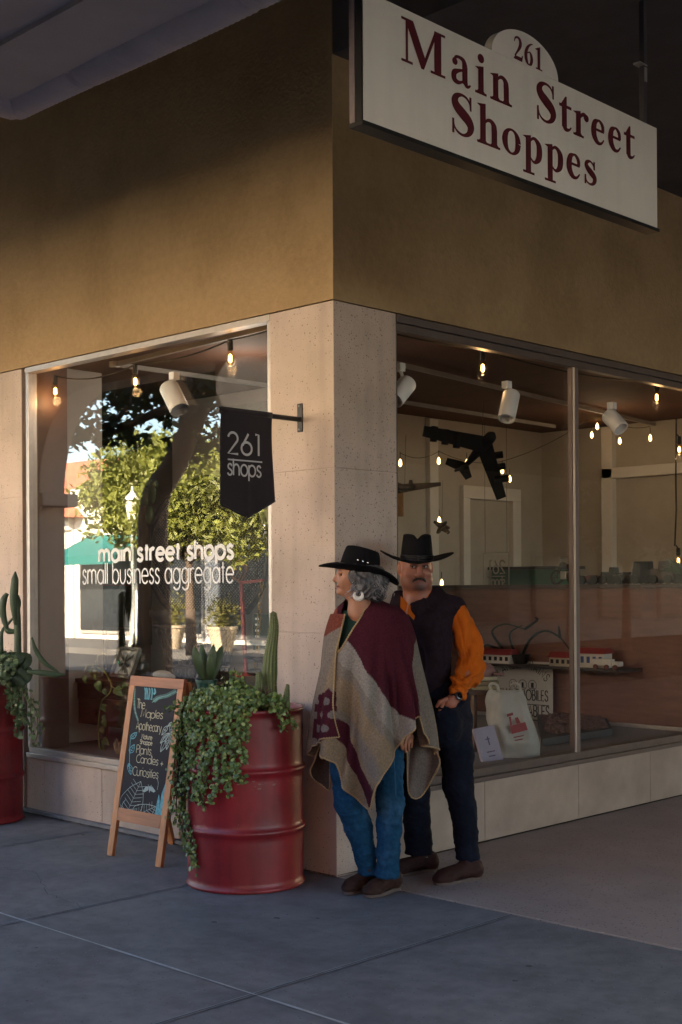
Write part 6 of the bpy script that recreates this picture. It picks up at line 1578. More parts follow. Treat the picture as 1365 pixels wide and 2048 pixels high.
def hat(parent, c, e_f, e_s, e_u, A, B, ca, cb, H, side, droop, top, crease=.02, skew=0.0, tail=0.0):
    """western hat: e_f front axis, e_s side axis, e_u up axis; brim half sizes A,B; crown half sizes ca,cb; height H"""
    h = MB(); nu, nv = 72, 30
    def crown(u, v):
        t = 2 * math.pi * u; k = v
        if k < .72:
            q = k / .72; s_ = 1 - (1 - top) * q ** 1.3; z = H * .93 * q
        else:
            q = (k - .72) / .28; s_ = top * math.sqrt(max(0, 1 - q * q)) ; z = H * (.93 + .07 * math.sin(q * math.pi / 2))
        x, y = ca * s_ * math.cos(t), cb * s_ * math.sin(t)
        if k > .5:
            f = smooth01((k - .5) / .4); z -= f * crease * math.exp(-(y / (cb * .26)) ** 2) * (1.0 if k < 1.01 else 0)
            pin = f * .011 * math.exp(-((x - ca * .55) / (ca * .3)) ** 2); y -= math.copysign(pin, y) if abs(y) > pin else 0
            z += skew * x * f
        return c + e_f * x + e_s * y + e_u * z
    h.grid(crown, nu, nv)
    hp = h.build('hat', m_felt, parent, smooth=True)
    b = MB()
    def brim(u, v):
        t = 2 * math.pi * u; r = v; x = (ca * .97 + (A - ca * .97) * r) * math.cos(t); y = (cb * .97 + (B - cb * .97) * r) * math.sin(t)
        z = side * (abs(math.sin(t)) ** 1.6) * r ** 1.7 - droop * (abs(math.cos(t)) ** 2.2) * r ** 1.5 + .003 * math.sin(3 * t) * r - (tail * math.cos(t) ** 2 * r ** 1.6 if math.cos(t) < 0 else 0)
        return c + e_f * x + e_s * y + e_u * z
    b.grid(brim, nu, 14); b.build('brim', m_felt, hp, smooth=True, solid=.006)
    bd_ = MB()
    for zz, r_ in ((.006, .004), (.016, .0045), (.026, .004)): bd_.tube([c + e_f * (ca * 1.005 * math.cos(t)) + e_s * (cb * 1.005 * math.sin(t)) + e_u * zz for t in np.linspace(0, 2 * math.pi, 48)], r_, 5)
    bd_.build('hat_band', mat('black_ribbon', (.012, .010, .011), rough=.4), hp, smooth=True)
    return hp


# ================================================================== the woman
WD = 6.30
wo_ = thing('person', 'woman in black hat and grey and maroon poncho over blue jeans, looking left', 'person', on(745, 1785, 2, 0))
f_ = -RT * .975 - FW * .20 - UP * .02; f_ /= np.linalg.norm(f_); l_ = np.cross(UP, f_); l_ /= np.linalg.norm(l_); u_ = np.cross(f_, l_)
if l_ @ FW > 0: l_ = -l_                     # near side
AXH = np.stack([f_, l_, u_])
def hd(px, py, dl=0.0, D=6.30): return P(px, py, D) + l_ * dl
prims = [(sd_ell(hd(715, 1143), (.088, .073, .072), AXH),), (sd_ell(hd(697, 1163), (.053, .055, .052), AXH), .03), (sd_ell(hd(681, 1184), (.020, .020, .014), AXH), .02),
         (sd_cone(hd(694, 1186), hd(716, 1180), .018, .03), .03),
         (sd_cone(hd(677, 1147), hd(669.5, 1160), .0080, .0105), .010), (sd_ell(hd(676, 1161, .009), (.010, .007, .007), AXH), .008), (sd_ell(hd(676, 1161, -.009), (.010, .007, .007), AXH), .008),
         (sd_ell(hd(676, 1171), (.011, .018, .0055), AXH), .008), (sd_ell(hd(677, 1177.5), (.0105, .016, .0058), AXH), .008),
         (sd_ell(hd(681, 1143), (.014, .045, .010), AXH), .015), (sd_ell(hd(692, 1159, .030), (.026, .022, .022), AXH), .02), (sd_ell(hd(692, 1159, -.030), (.026, .022, .022), AXH), .02),
         (sd_ell(hd(683, 1150, .031), (.013, .012, .008), AXH), .010, 's'),
         (sd_cone(hd(716, 1178), P(722, 1228, 6.31), .050, .056), .035), (sd_cone(P(722, 1228, 6.32), P(734, 1262, 6.38), .056, .075), .04),
         (sd_cone(P(790, 1262, 6.33), P(812, 1370, 6.38), .05, .04), .03), (sd_cone(P(734, 1262, 6.38), P(790, 1262, 6.36), .075, .05), .04), (sd_cone(P(812, 1370, 6.38), P(816, 1452, 6.33), .038, .024), .02),
         (sd_cone(P(816, 1452, 6.33), P(815, 1470, 6.31), .023, .026), .01)]
for (x0, y0), (x1, y1), (x2, y2), dD in (((807, 1474), (803, 1488), (805, 1499), -.030), ((813, 1476), (810, 1492), (812, 1504), -.012), ((819, 1475), (817, 1490), (818, 1501), .008), ((824, 1472), (823, 1484), (823, 1494), .024)):
    prims += [(sd_cone(P(x0, y0, 6.30 + dD), P(x1, y1, 6.29 + dD), .0095, .0085), .006), (sd_cone(P(x1, y1, 6.29 + dD), P(x2, y2, 6.30 + dD), .0085, .007), .004)]
prims += [(sd_cone(P(806, 1464, 6.27), P(800, 1478, 6.25), .011, .0085), .008), (sd_cone(P(800, 1478, 6.25), P(801, 1488, 6.25), .0085, .007), .004)]
LIP = hd(674, 1174.3)
def wcol(p):
    d = p - LIP; q = np.array([d @ f_, d @ l_, d @ u_]); sk = np.array([.37, .165, .09])
    k = math.exp(-((q[2] / .0085) ** 4 + (q[1] / .021) ** 4 + ((q[0] - .006) / .022) ** 4)); c = sk * (1 - k) + np.array([.20, .035, .035]) * k
    e = p - hd(681, 1158, .03); c = c * (1 + .0 * (e @ e)); return c
grow('body', prims, .0034, m_skin, wo_, col=wcol)
for s_ in (.030, -.030):
    ey = MB().ball(hd(685, 1150, s_), (.0105, .0105, .0105), 12, 8).build('eye', m_eye, wo_, smooth=True)
    MB().ball(hd(681.6, 1150, s_ * 1.0) , (.006, .006, .006), 10, 6).build('iris', m_iris, ey, smooth=True)
    mb = MB(); mb.tube(catmull([hd(679, 1144, s_ * .45), hd(680, 1141.5, s_), hd(688, 1143, s_ * 1.6)], 5), [.0015] + [.0028] * 9 + [.001], 6); mb.build('eyebrow', mat('brow_hair', (.03, .025, .025), rough=.9), wo_)
    mb = MB(); mb.tube(catmull([hd(679.5, 1148.2, s_ * .7), hd(680, 1146.8, s_), hd(686, 1147.5, s_ * 1.4)], 5), .0022, 5); mb.build('eyelid', mat('lash_dark', (.02, .012, .010), rough=.8), wo_)
hp_ = [(sd_ell(P(733, 1152, 6.29), (.088, .088, .075)),), (sd_ell(P(742, 1175, 6.26), (.060, .060, .052)), .03), (sd_ell(P(757, 1178, 6.29), (.045, .05, .045)), .03), (sd_ell(P(722, 1166, 6.225), (.036, .028, .05)), .025), (sd_ell(P(706, 1150, 6.225), (.020, .020, .030)), .02), (sd_ell(P(735, 1190, 6.25), (.036, .04, .022)), .02), (sd_ell(P(766, 1165, 6.28), (.03, .04, .035)), .02), (sd_ell(P(755, 1192, 6.31), (.04, .045, .022)), .02)]
def hcol(p):
    g = .5 + .5 * nz(p, (70, 70, 22), 3); g2 = .5 + .5 * nz(p, (22, 22, 9), 9); v = .018 + .17 * (g ** 1.6) * (.25 + .95 * g2); return np.array([v * 1.02, v * .97, v * 1.0])
grow('hair', hp_, .004, mat('grey_hair', (.1, .1, .1), rough=.5, var=.3, scale=120, stretch=(1, 1, .3), attr=True, bump=.8, bscale=160), wo_, col=hcol, fold=lambda p, n_: .013 * nz(p, (26, 26, 12)) + .006 * math.sin(60 * p[2] + 14 * nz(p, (9, 9, 9), 4)) + .004 * nz(p, (90, 90, 30), 7))
st2 = MB(); R_ = np.random.default_rng(14)
for k in range(260):                         # loose strands
    a = np.array(P(715 + 40 * R_.random(), 1146 + 14 * R_.random(), 6.215 + .05 * R_.random())); d = np.array([0, 0, -.03 - .05 * R_.random()]); b2 = a + d + RT * .03 * R_.normal() - FW * .01 * R_.random(); e2 = b2 + d * .35 + RT * .02 * R_.normal()
    st2.tube(catmull([a, b2, e2], 3), [.0016] * 6 + [.0006], 3, caps=False)
st2.build('hair_strands', mat('silver_hair', (.30, .29, .30), rough=.4, var=.4, scale=40), wo_, smooth=True)
ef = P(634, 1141, 6.26) - P(796, 1167, 6.34); ef /= np.linalg.norm(ef); es = np.cross(UP, ef); es /= np.linalg.norm(es); es = es - ef * (es @ ef); 
if es @ FW > 0: es = -es
eu = np.cross(ef, es); eu = eu if eu[2] > 0 else -eu
# roll the near side slightly down so that the brim's upper side shows
ang = math.radians(2); es, eu = es * math.cos(ang) - eu * math.sin(ang), eu * math.cos(ang) + es * math.sin(ang)
hw_ = hat(wo_, P(719, 1143, 6.30), ef, es, eu, .200, .165, .102, .084, .118, .034, .006, .82, .026, skew=.10, tail=.030)
mb = MB()
for x, y in ((716.5, 1120), (726.5, 1122.5), (736, 1125.5)):
    q = P(x, y, 6.206); mb.ball(q, (.0055, .0055, .0055), 8, 6)
mb.build('hat_stud', mat('silver_stud', (.75, .75, .72), rough=.2, metal=.9), wo_, smooth=True)
mb = MB(); pts = [P(717.5 + 8.2 * math.cos(t), 1190 + 8.2 * math.sin(t), 6.205) for t in np.linspace(-2.1, 2 * math.pi - 1.05 - 2.1 + .9, 26)]
pts = [P(717.5 + 8.0 * math.cos(t), 1190 + 8.0 * math.sin(t), 6.205) for t in np.linspace(-.75, math.pi + .75, 26)]
mb.tube(pts, [.0035 + .0085 * math.sin(math.pi * i / 25) for i in range(26)], 8); mb.build('earring', mat('pearl_white', (.72, .68, .62), rough=.3), wo_, smooth=True)

# poncho: rings about the body axis, theta = 0 faces the camera, +90 = picture right
RY = [1192, 1204, 1212, 1220, 1232, 1250, 1270, 1330, 1400, 1480, 1530, 1620]
RC = [724, 728, 734, 738, 741, 742, 743, 744, 746, 748, 750, 752]
RW = [27, 40, 56, 67, 75, 82, 88, 97, 109, 120, 127, 130]
RD = [.055, .075, .10, .115, .13, .145, .155, .175, .195, .205, .21, .21]
PD = 6.37
def ring(y): return np.interp(y, RY, RC), np.interp(y, RY, RW), np.interp(y, RY, RD)
def pon(th, y, off=0.0):
    c, w_, d = ring(y); a = math.radians(th); s_ = smooth01((y - 1235) / 240.)
    amp = s_ * (.028 + .016 * math.cos(a))
    fo = amp * (.75 * math.sin(7.0 * a + .9 + .9 * math.sin((y - 1200) / 110.)) + .5 * math.sin(13 * a + 2.0 + (y - 1200) / 75.)) + .007 * s_ * math.sin(23 * a + y / 40.)
    for t0, dt, wd, dep, y0 in ((-70, -.02, 5, .016, 1260), (-33, -.01, 5, .016, 1330), (-12, -.03, 7, .034, 1290), (4, .015, 5, .018, 1330), (17, .03, 5, .024, 1270), (31, .02, 4, .020, 1300), (46, .02, 6, .030, 1250), (62, .02, 5, .022, 1260), (76, .01, 5, .018, 1300)):
        fo -= dep * 1.25 * smooth01((y - y0) / 110.) * math.exp(-((th - t0 - (y - y0) * dt) / wd) ** 2)
    fo += .018 * math.exp(-((th - 24) / 9.) ** 2) * smooth01((y - 1250) / 150.) + .014 * math.exp(-((th + 4) / 8.) ** 2) * smooth01((y - 1300) / 150.)
    x = c + (w_ + (fo + off) / .00243) * math.sin(a)
    return P(x, y, PD - (d + fo + off) * math.cos(a))
TOPT = [(-180, 1193), (-95, 1200), (-62, 1208), (-54, 1214), (-48, 1262), (-44.6, 1306), (-40, 1298), (-25, 1258), (-9, 1222), (2, 1208), (20, 1201), (90, 1199), (180, 1193)]
HEM = [(622, 1478), (636, 1488), (648, 1508), (662, 1516), (670, 1526), (675, 1555), (684, 1575), (700, 1592), (722, 1611), (736, 1618), (743, 1616), (746, 1596), (752, 1574), (765, 1550), (783, 1524), (800, 1500), (825, 1455), (834, 1441), (840, 1432), (846, 1466), (858, 1488), (868, 1492)]
hth = []
for x, y in HEM:
    c, w_, d = ring(y); hth.append((math.degrees(math.asin(max(-.999, min(.999, (x - c) / w_)))), y))
hth = [(-180, 1500), (-120, 1520), (-95, 1500)] + [q for q in hth if q[0] > -94] + [(100, 1500), (130, 1530), (180, 1500)]
hth.sort()
def top_y(th): return np.interp(th, [q[0] for q in TOPT], [q[1] for q in TOPT])
def hem_y(th): return np.interp(th, [q[0] for q in hth], [q[1] for q in hth])
C_MAR = np.array([.060, .012, .020]); C_TAN = np.array([.235, .172, .112]); C_GRY = np.array([.200, .165, .135]); C_LTG = np.array([.255, .225, .195]); C_RST = np.array([.165, .045, .030]); C_PAW = np.array([.17, .14, .125])
def side(px, py, a, b): return (b[0] - a[0]) * (py - a[1]) - (b[1] - a[1]) * (px - a[0])
def pcol(x, y, layer, th):
    n_ = 2.5 * math.sin(x * .09 + y * .05)
    if abs(th) > 95: x = 2 * 745 - x
    if layer == 'panel' or (x < 676 and y < 1476 and layer == 'base' and th < -30):
        if y < 1262 + (676 - x) * .55 + n_: return C_RST
        if y > 1376 + abs(x - 668) * .9 - max(0, 668 - x) * .2 and layer != 'none':
            gx, gy = (x - 630) / 22., (y - 1376) / 27.; i = round(gx + .5 * (int(gy) % 2)); fx = gx + .5 * (round(gy) % 2) - round(gx + .5 * (round(gy) % 2)); fy = gy - round(gy)
            return C_PAW if (fx * 22) ** 2 / 44 + (fy * 27) ** 2 / 58 < 1 else C_MAR
        return C_TAN if (x + y * .25) % 200 < 150 else C_GRY
    if x > np.interp(y, [1262, 1290, 1330, 1400, 1445, 1500], [838, 829, 832, 838, 842, 846]): return C_GRY * .92
    if x > 676 and y < np.interp(x, [677, 700, 727, 770, 800, 834, 900], [1262, 1284, 1330, 1394, 1424, 1446, 1450]) + n_: return C_MAR
    e = y - np.interp(x, [660, 690, 720, 750, 790, 834], [1276, 1300, 1345, 1392, 1436, 1470])
    b2 = np.interp(y, [1430, 1450, 1500, 1540, 1575, 1620], [672, 684, 703, 722, 745, 772]); b1 = np.interp(y, [1430, 1450, 1500, 1540, 1575, 1620], [655, 662, 681, 698, 720, 742])
    if y > 1428 and b1 < x < b2: return C_MAR
    if y > 1428 and x <= b1: return C_TAN
    dd = (y - np.interp(x, [677, 700, 727, 770, 800, 834, 900], [1262, 1284, 1330, 1394, 1424, 1446, 1450])) * .72 + 4 * math.sin(y * .06)
    if dd < 40: return C_LTG
    if dd < 62: return C_GRY
    if 112 < dd < 140: return C_GRY
    return C_TAN
pc_ = thing('tmp_holder', 'x', 'x'); bpy.data.objects.remove(pc_)
m_wool = mat('poncho_wool', (.2, .17, .14), rough=.95, var=.30, scale=120, attr=True, bump=.5, bscale=500, spec=.1)
m_stitch = mat('tan_blanket_stitch', (.36, .24, .12), rough=.9, var=.3, scale=160, bump=.5, bscale=300)
def patch(name, parent, th0, th1, nu, nv, topf, hemf, off, layer, solid=.005):
    vs = []; cols = []
    for j in range(nv + 1):
        for i in range(nu + 1):
            th = th0 + (th1 - th0) * i / nu; y0, y1 = topf(th), hemf(th); y = y0 + (y1 - y0) * j / nv
            p = pon(th, y, off); vs.append(p); c, w_, d = ring(y); cols.append(pcol(c + w_ * math.sin(math.radians(th)), y, layer, th))
    mb = MB(); mb.v = [tuple(p) for p in vs]; mb.f = [(j * (nu + 1) + i, j * (nu + 1) + i + 1, (j + 1) * (nu + 1) + i + 1, (j + 1) * (nu + 1) + i) for j in range(nv) for i in range(nu)]
    return mb.build(name, m_wool, parent, smooth=True, colors=np.array(cols, np.float32), solid=solid)
pco = patch('poncho', wo_, -180, 180, 420, 150, top_y, hem_y, 0.0, 'base')
THF = -44.8
def thx(x, y): c, w_, d = ring(y); return math.degrees(math.asin(max(-.995, min(.995, (x - c) / w_))))
fedge = [(677, 1305), (675, 1350), (674, 1400), (675, 1440), (676, 1474)]
def pan_top(th): return max(1215 if th < -56 else np.interp(th, [-56, -48, -44], [1215, 1262, 1306]), 1208)
# the overlapping front panel: ends at the stitched edge
vs = []; cols = []; nu, nv = 90, 110
for j in range(nv + 1):
    for i in range(nu + 1):
        t = i / nu; v = j / nv
        xe = np.interp(1228 + (1474 - 1228) * v, [1213, 1262, 1305, 1350, 1400, 1440, 1474], [697, 686, 677, 675, 674, 675, 676]); y = 1228 + (np.interp(t, [0, 1], [1492, 1474]) - 1228) * v
        th1 = thx(xe, y); th = -88 + (th1 + 88) * t; vs.append(pon(th, y, .013)); c, w_, d = ring(y); cols.append(pcol(c + w_ * math.sin(math.radians(th)), y, 'panel', th))
mb = MB(); mb.v = [tuple(p) for p in vs]; mb.f = [(j * (nu + 1) + i, j * (nu + 1) + i + 1, (j + 1) * (nu + 1) + i + 1, (j + 1) * (nu + 1) + i) for j in range(nv) for i in range(nu)]
mb.build('front_panel', m_wool, pco, smooth=True, colors=np.array(cols, np.float32), solid=.005)
# blanket stitch edging: a thin cord with little cross stitches
ed = MB()
def stitch(pts, r=.0042):
    q = np.array(pts); L = np.concatenate([[0], np.cumsum(np.linalg.norm(np.diff(q, axis=0), axis=1))]); n_ = max(2, int(L[-1] / .006)); s_ = np.linspace(0, L[-1], n_); c = np.stack([np.interp(s_, L, q[:, i]) for i in range(3)], 1)
    ed.tube(c, [r * (.8 + .45 * (i % 2)) for i in range(n_)], 6)
stitch([pon(th, hem_y(th), .002) for th in np.arange(-180, 180.1, .6)])
stitch([pon(th, top_y(th), .004) for th in np.arange(-50, 8, .5)])
stitch([vs[j * (nu + 1) + nu] for j in range(0, nv + 1, 2)]); stitch([vs[nv * (nu + 1) + i] for i in range(0, nu + 1, 2)])
# trailing back corner at picture right and the dark corner at picture left
def flap(edge, x_in, ytop, D0, colr, bend, n_=40, m2=30):
    """edge: outer outline points (x,y) from top to bottom tip then inwards; x_in inner x"""
    e = catmull([np.array(p, float) for p in edge], 8); vv = []; cc = []
    L = np.concatenate([[0], np.cumsum([np.hypot(*(b - a)) for a, b in zip(e[:-1], e[1:])])]); L /= L[-1]
    for j in range(m2 + 1):
        for i in range(n_ + 1):
            s_ = i / n_; px = np.interp(s_, L, [p[0] for p in e]); py = np.interp(s_, L, [p[1] for p in e]); t = j / m2
            ix, iy = x_in, ytop + (min(py, 1590) - ytop) * .45
            X, Y = ix + (px - ix) * t, iy + (py - iy) * t
            vv.append(P(X, Y, D0 + bend * math.sin(X * .12 + Y * .02) * .02 + .03 * (1 - t))); cc.append(colr * (.95 + .1 * math.sin(X * .2)))
    mb = MB(); mb.v = [tuple(p) for p in vv]; mb.f = [(j * (n_ + 1) + i, j * (n_ + 1) + i + 1, (j + 1) * (n_ + 1) + i + 1, (j + 1) * (n_ + 1) + i) for j in range(m2) for i in range(n_)]
    mb.build('back_corner', m_wool, pco, smooth=True, colors=np.array(cc, np.float32), solid=.005)
    stitch([vv[m2 * (n_ + 1) + i] for i in range(n_ + 1)])
flap([(838, 1380), (839, 1440), (846, 1472), (857, 1488), (876, 1510), (880, 1526), (874, 1540), (864, 1559), (851, 1582), (840, 1595), (829, 1597), (820, 1590), (816, 1570), (815, 1500)], 822, 1385, 6.43, np.array([.155, .130, .115]), 1.0)
flap([(640, 1490), (630, 1520), (621, 1541), (627, 1558), (645, 1571), (659, 1580), (661, 1540), (662, 1500)], 656, 1480, 6.43, np.array([.075, .05, .04]), .6)
ed.build('edging', m_stitch, pco, smooth=True)
# shirt, jeans, boots
mb = MB().grid(lambda u, v: (lambda th, y: P(ring(y)[0] + ring(y)[1] * .90 * math.sin(math.radians(th)), y, PD - (ring(y)[2] - .022) * math.cos(math.radians(th))))(-180 + 360 * u, 1221 + 94 * v), 60, 20)
mb.build('shirt', mat('dark_green_shirt', (.010, .040, .028), rough=.9, bump=.2), wo_, smooth=True)
m_jean = mat('blue_denim', (.010, .052, .108), spec=.15, rough=.9, var=.34, scale=34, bump=.45, bscale=420, col2=(.035, .10, .18), c2scale=6, c2lo=.5, c2hi=.7)
def jfold(p, n_):
    r1 = max(0, 1 - abs(nz(p, (8, 8, 15), 2)) * 5.5) ** 2; r2 = max(0, 1 - abs(nz(p, (15, 15, 26), 7)) * 6) ** 2
    return .004 * nz(p, (6, 6, 6)) + .0042 * r1 + .002 * r2 - .002
def legs(pts): return [(sd_cone(P(a[0], a[1], a[3]), P(b[0], b[1], b[3]), a[2], b[2]), .02) for a, b in zip(pts[:-1], pts[1:])]
pr = legs([(700, 1470, .095, 6.36), (697, 1540, .086, 6.34), (700, 1606, .074, 6.30), (718, 1655, .068, 6.32), (730, 1705, .054, 6.32), (737, 1751, .047, 6.32), (738, 1775, .047, 6.32)]) 
pl = legs([(772, 1470, .095, 6.36), (778, 1535, .072, 6.32), (781, 1606, .067, 6.27), (779, 1655, .061, 6.28), (778, 1700, .056, 6.27), (776, 1754, .056, 6.26), (776, 1778, .056, 6.26)])
grow('jeans', pr + [(sd_cone(P(705, 1450, 6.37), P(770, 1450, 6.37), .11, .11), .05)] + pl, .0062, m_jean, wo_, k=.02, fold=jfold, it=2, clipz=.081)
def boot(parent, heel, toe, ank, r=.040, colr=(.040, .019, .014), mname='brown_suede', label=None):
    h_ = np.array([heel[0], heel[1], 0.0]); t_ = np.array([toe[0], toe[1], 0.0]); d = t_ - h_; d /= np.linalg.norm(d); s_ = np.cross([0, 0, 1.0], d)
    A = np.stack([d, s_, [0, 0, 1]]); ank = np.array(ank, float); z = np.array([0, 0, 1.0]); Ls = np.linalg.norm(t_ - h_)
    pr = [(sd_ell(h_ + d * .035 + z * .045, (.042, r * .9, .048), A),), (sd_cone(h_ + d * .05 + z * .06, h_ + d * (Ls - .06) + z * .040, r * .95, r * .92), .03), (sd_ell(h_ + d * (Ls - .055) + z * .030, (.062, r * 1.1, .034), A), .02), (sd_cone(h_ + d * .045 + z * .06, ank, r * .95, r * .90), .03)]
    o = grow('boot', pr, .0045, mat(mname, colr, rough=.7, spec=.2, var=.3, scale=30, bump=.35, bscale=220), parent, k=.02, clipz=.016, fold=lambda p, n_: .0025 * nz(p, (40, 40, 60)), label=label)
    sb = MB(); n_ = 28; W0 = r * 1.12
    out = []
    for k in range(n_):
        a = 2 * math.pi * k / n_; cx0 = math.cos(a); out.append(h_ + d * (Ls / 2 - .004 + (Ls / 2 + .006) * math.copysign(abs(cx0) ** .8, cx0)) + s_ * (W0 * (1.0 if cx0 > 0 else .86) * math.copysign(abs(math.sin(a)) ** .85, math.sin(a)) * (.88 if -.55 < cx0 < .05 else 1)))
    vs = [p + z * .004 for p in out] + [p + z * .021 for p in out]
    sb.add(vs, [tuple(range(n_)), tuple(range(2 * n_ - 1, n_ - 1, -1))] + [(i, (i + 1) % n_, (i + 1) % n_ + n_, i + n_) for i in range(n_)])
    sb.build('sole', mat('worn_sole', (.10, .075, .066), rough=.8, var=.2, scale=30), o, smooth=False)
    return o
def GP_(px, py): return on(px, py, 2, 0)
h1 = GP_(752, 1772); t1 = GP_(696, 1789); boot(wo_, h1, h1 + (t1 - h1) / np.linalg.norm(t1 - h1) * .245, P(737, 1738, 6.31), .041)
h1 = GP_(797, 1778); t1 = GP_(737, 1796); boot(wo_, h1, h1 + (t1 - h1) / np.linalg.norm(t1 - h1) * .25, P(778, 1740, 6.26), .042)

# ================================================================== the man
MD = 6.66
ma = thing('person', 'man in black hat, dark vest and orange shirt leaning with a hand in his pocket', 'person', on(880, 1765, 2, 0))
f_ = -FW * .955 + RT * .16 - UP * .06; f_ /= np.linalg.norm(f_); l2 = np.cross(UP, f_); l2 /= np.linalg.norm(l2); u_ = np.cross(f_, l2)
if l2 @ RT < 0: l2 = -l2; u_ = u_ if u_[2] > 0 else -u_
AXM = np.stack([l2, f_, u_]); HC = P(832, 1138, MD)
def hm(l, f, u): return HC + l2 * l + f_ * f + u_ * u
pr = [(sd_ell(hm(0, -.012, .015), (.080, .096, .105), AXM),), (sd_ell(hm(0, .018, -.055), (.075, .066, .062), AXM), .03), (sd_ell(hm(0, .035, -.082), (.052, .040, .024), AXM), .03), (sd_ell(hm(0, .058, -.092), (.036, .028, .020), AXM), .025), (sd_ell(hm(.045, .02, -.06), (.03, .045, .04), AXM), .03), (sd_ell(hm(-.045, .02, -.06), (.03, .045, .04), AXM), .03),
      (sd_cone(hm(0, .082, .018), hm(0, .103, -.024), .009, .0135), .012), (sd_ell(hm(.014, .090, -.027), (.010, .012, .009), AXM), .008), (sd_ell(hm(-.014, .090, -.027), (.010, .012, .009), AXM), .008),
      (sd_ell(hm(0, .078, .034), (.056, .016, .012), AXM), .015), (sd_ell(hm(.042, .062, -.018), (.026, .022, .022), AXM), .02), (sd_ell(hm(-.042, .062, -.018), (.026, .022, .022), AXM), .02),
      (sd_ell(hm(.031, .091, .017), (.015, .012, .010), AXM), .010, 's'), (sd_ell(hm(-.031, .091, .017), (.015, .012, .010), AXM), .010, 's'),
      (sd_ell(hm(0, .078, -.060), (.026, .012, .007), AXM), .008), (sd_ell(hm(0, .077, -.069), (.022, .012, .007), AXM), .008),
      (sd_ell(hm(.083, -.008, 0.002), (.010, .020, .032), AXM), .010), (sd_ell(hm(-.085, -.008, 0.002), (.011, .021, .033), AXM), .010),
      (sd_cone(P(833, 1168, MD + .01), P(838, 1218, MD + .02), .062, .068), .03), (sd_cone(P(838, 1218, MD + .02), P(850, 1290, MD + .03), .09, .10), .06),
      (sd_cone(P(850, 1244, MD + .03), P(908, 1238, MD), .065, .038), .05), (sd_cone(P(908, 1238, MD), P(940, 1335, MD - .02), .036, .034), .03), (sd_cone(P(943, 1335, MD - .02), P(914, 1392, MD - .16), .035, .024), .02),
      (sd_cone(P(914, 1392, MD - .16), P(899, 1406, MD - .155), .025, .034), .02), (sd_ell(P(898, 1408, MD - .155), (.044, .024, .028)), .015)]
for (x0, y0), (x1, y1), (x2, y2), dD in (((886, 1408), (880, 1422), (882, 1436), -.035), ((890, 1413), (886, 1428), (888, 1442), -.012), ((897, 1416), (894, 1431), (896, 1444), .010), ((904, 1416), (903, 1429), (905, 1440), .030)):
    D = MD - .155 + dD; pr += [(sd_cone(P(x0, y0, D), P(x1, y1, D), .0105, .0095), .008), (sd_cone(P(x1, y1, D), P(x2, y2, D + .01), .0095, .008), .004)]
pr += [(sd_cone(P(893, 1398, MD - .19), P(880, 1404, MD - .205), .012, .0105), .008), (sd_cone(P(880, 1404, MD - .205), P(874, 1413, MD - .20), .0105, .008), .004)]
def mcol(p):
    d = p - HC; q = (d @ l2, d @ f_, d @ u_); sk = np.array([.315, .122, .076]) * (1 + .12 * nz(p, (30, 30, 30)))
    if q[2] < -.11 or abs(q[0]) > .12: return sk * 1.05
    k = math.exp(-((q[2] + .064) / .0085) ** 4 - (q[0] / .024) ** 4) if q[1] > .05 else 0; sk = sk * (1 - .75 * k) + np.array([.16, .045, .04]) * k * .75
    g = math.exp(-((q[2] + .090) / .017) ** 4 - (q[0] / .030) ** 4) if q[1] > .03 else 0; sk = sk * (1 - .72 * g) + np.array([.028, .018, .015]) * .72 * g
    b = math.exp(-((q[2] + .075) / .035) ** 4) * smooth01((q[1] + .02) / .05); sk = sk * (1 - .28 * b)
    return sk
grow('body', pr, .0036, m_skin, ma, col=mcol)
for s_ in (1, -1):
    ey = MB().ball(hm(.031 * s_, .0735, .016), (.0105, .0105, .0105), 12, 8).build('eye', m_eye, ma, smooth=True)
    MB().ball(hm(.031 * s_ - .004, .0805, .0155), (.0054, .0054, .0054), 10, 6).build('iris', m_iris, ey, smooth=True)
    mb = MB(); mb.tube(catmull([hm(.014 * s_, .088, .019), hm(.031 * s_, .0885, .0235), hm(.048 * s_, .076, .018)], 5), .0042, 6); mb.tube(catmull([hm(.016 * s_, .087, .010), hm(.031 * s_, .086, .0065), hm(.046 * s_, .076, .010)], 5), .0032, 6); mb.build('eyelid', mat('lid_skin', (.16, .062, .042), rough=.6), ma, smooth=True)
    mb = MB(); mb.tube(catmull([hm(.012 * s_, .097, .036), hm(.032 * s_, .094, .042), hm(.054 * s_, .072, .034)], 5), [.003] + [.0048] * 9 + [.0015], 6); mb.build('eyebrow', MATS['brow_hair'], ma, smooth=True)
mb = MB()
for s_ in (1, -1): mb.tube(catmull([hm(0, .104, -.043), hm(.016 * s_, .101, -.046), hm(.028 * s_, .090, -.053), hm(.034 * s_, .082, -.064)], 5), [.0046] * 5 + [.0062] * 5 + [.0046] * 4 + [.0015] * 2, 8)
mb.build('moustache', mat('black_moustache', (.022, .016, .013), rough=.8, bump=.6, bscale=300, var=.3), ma, smooth=True)
uh = (UP * .995 + RT * .02 - FW * .06); uh /= np.linalg.norm(uh); fh = -FW - uh * (-FW @ uh); fh /= np.linalg.norm(fh); sh_ = np.cross(uh, fh)
hat(ma, P(834, 1121, MD - .005), fh, sh_, uh, .205, .188, .098, .083, .137, .046, .006, .86, .034)
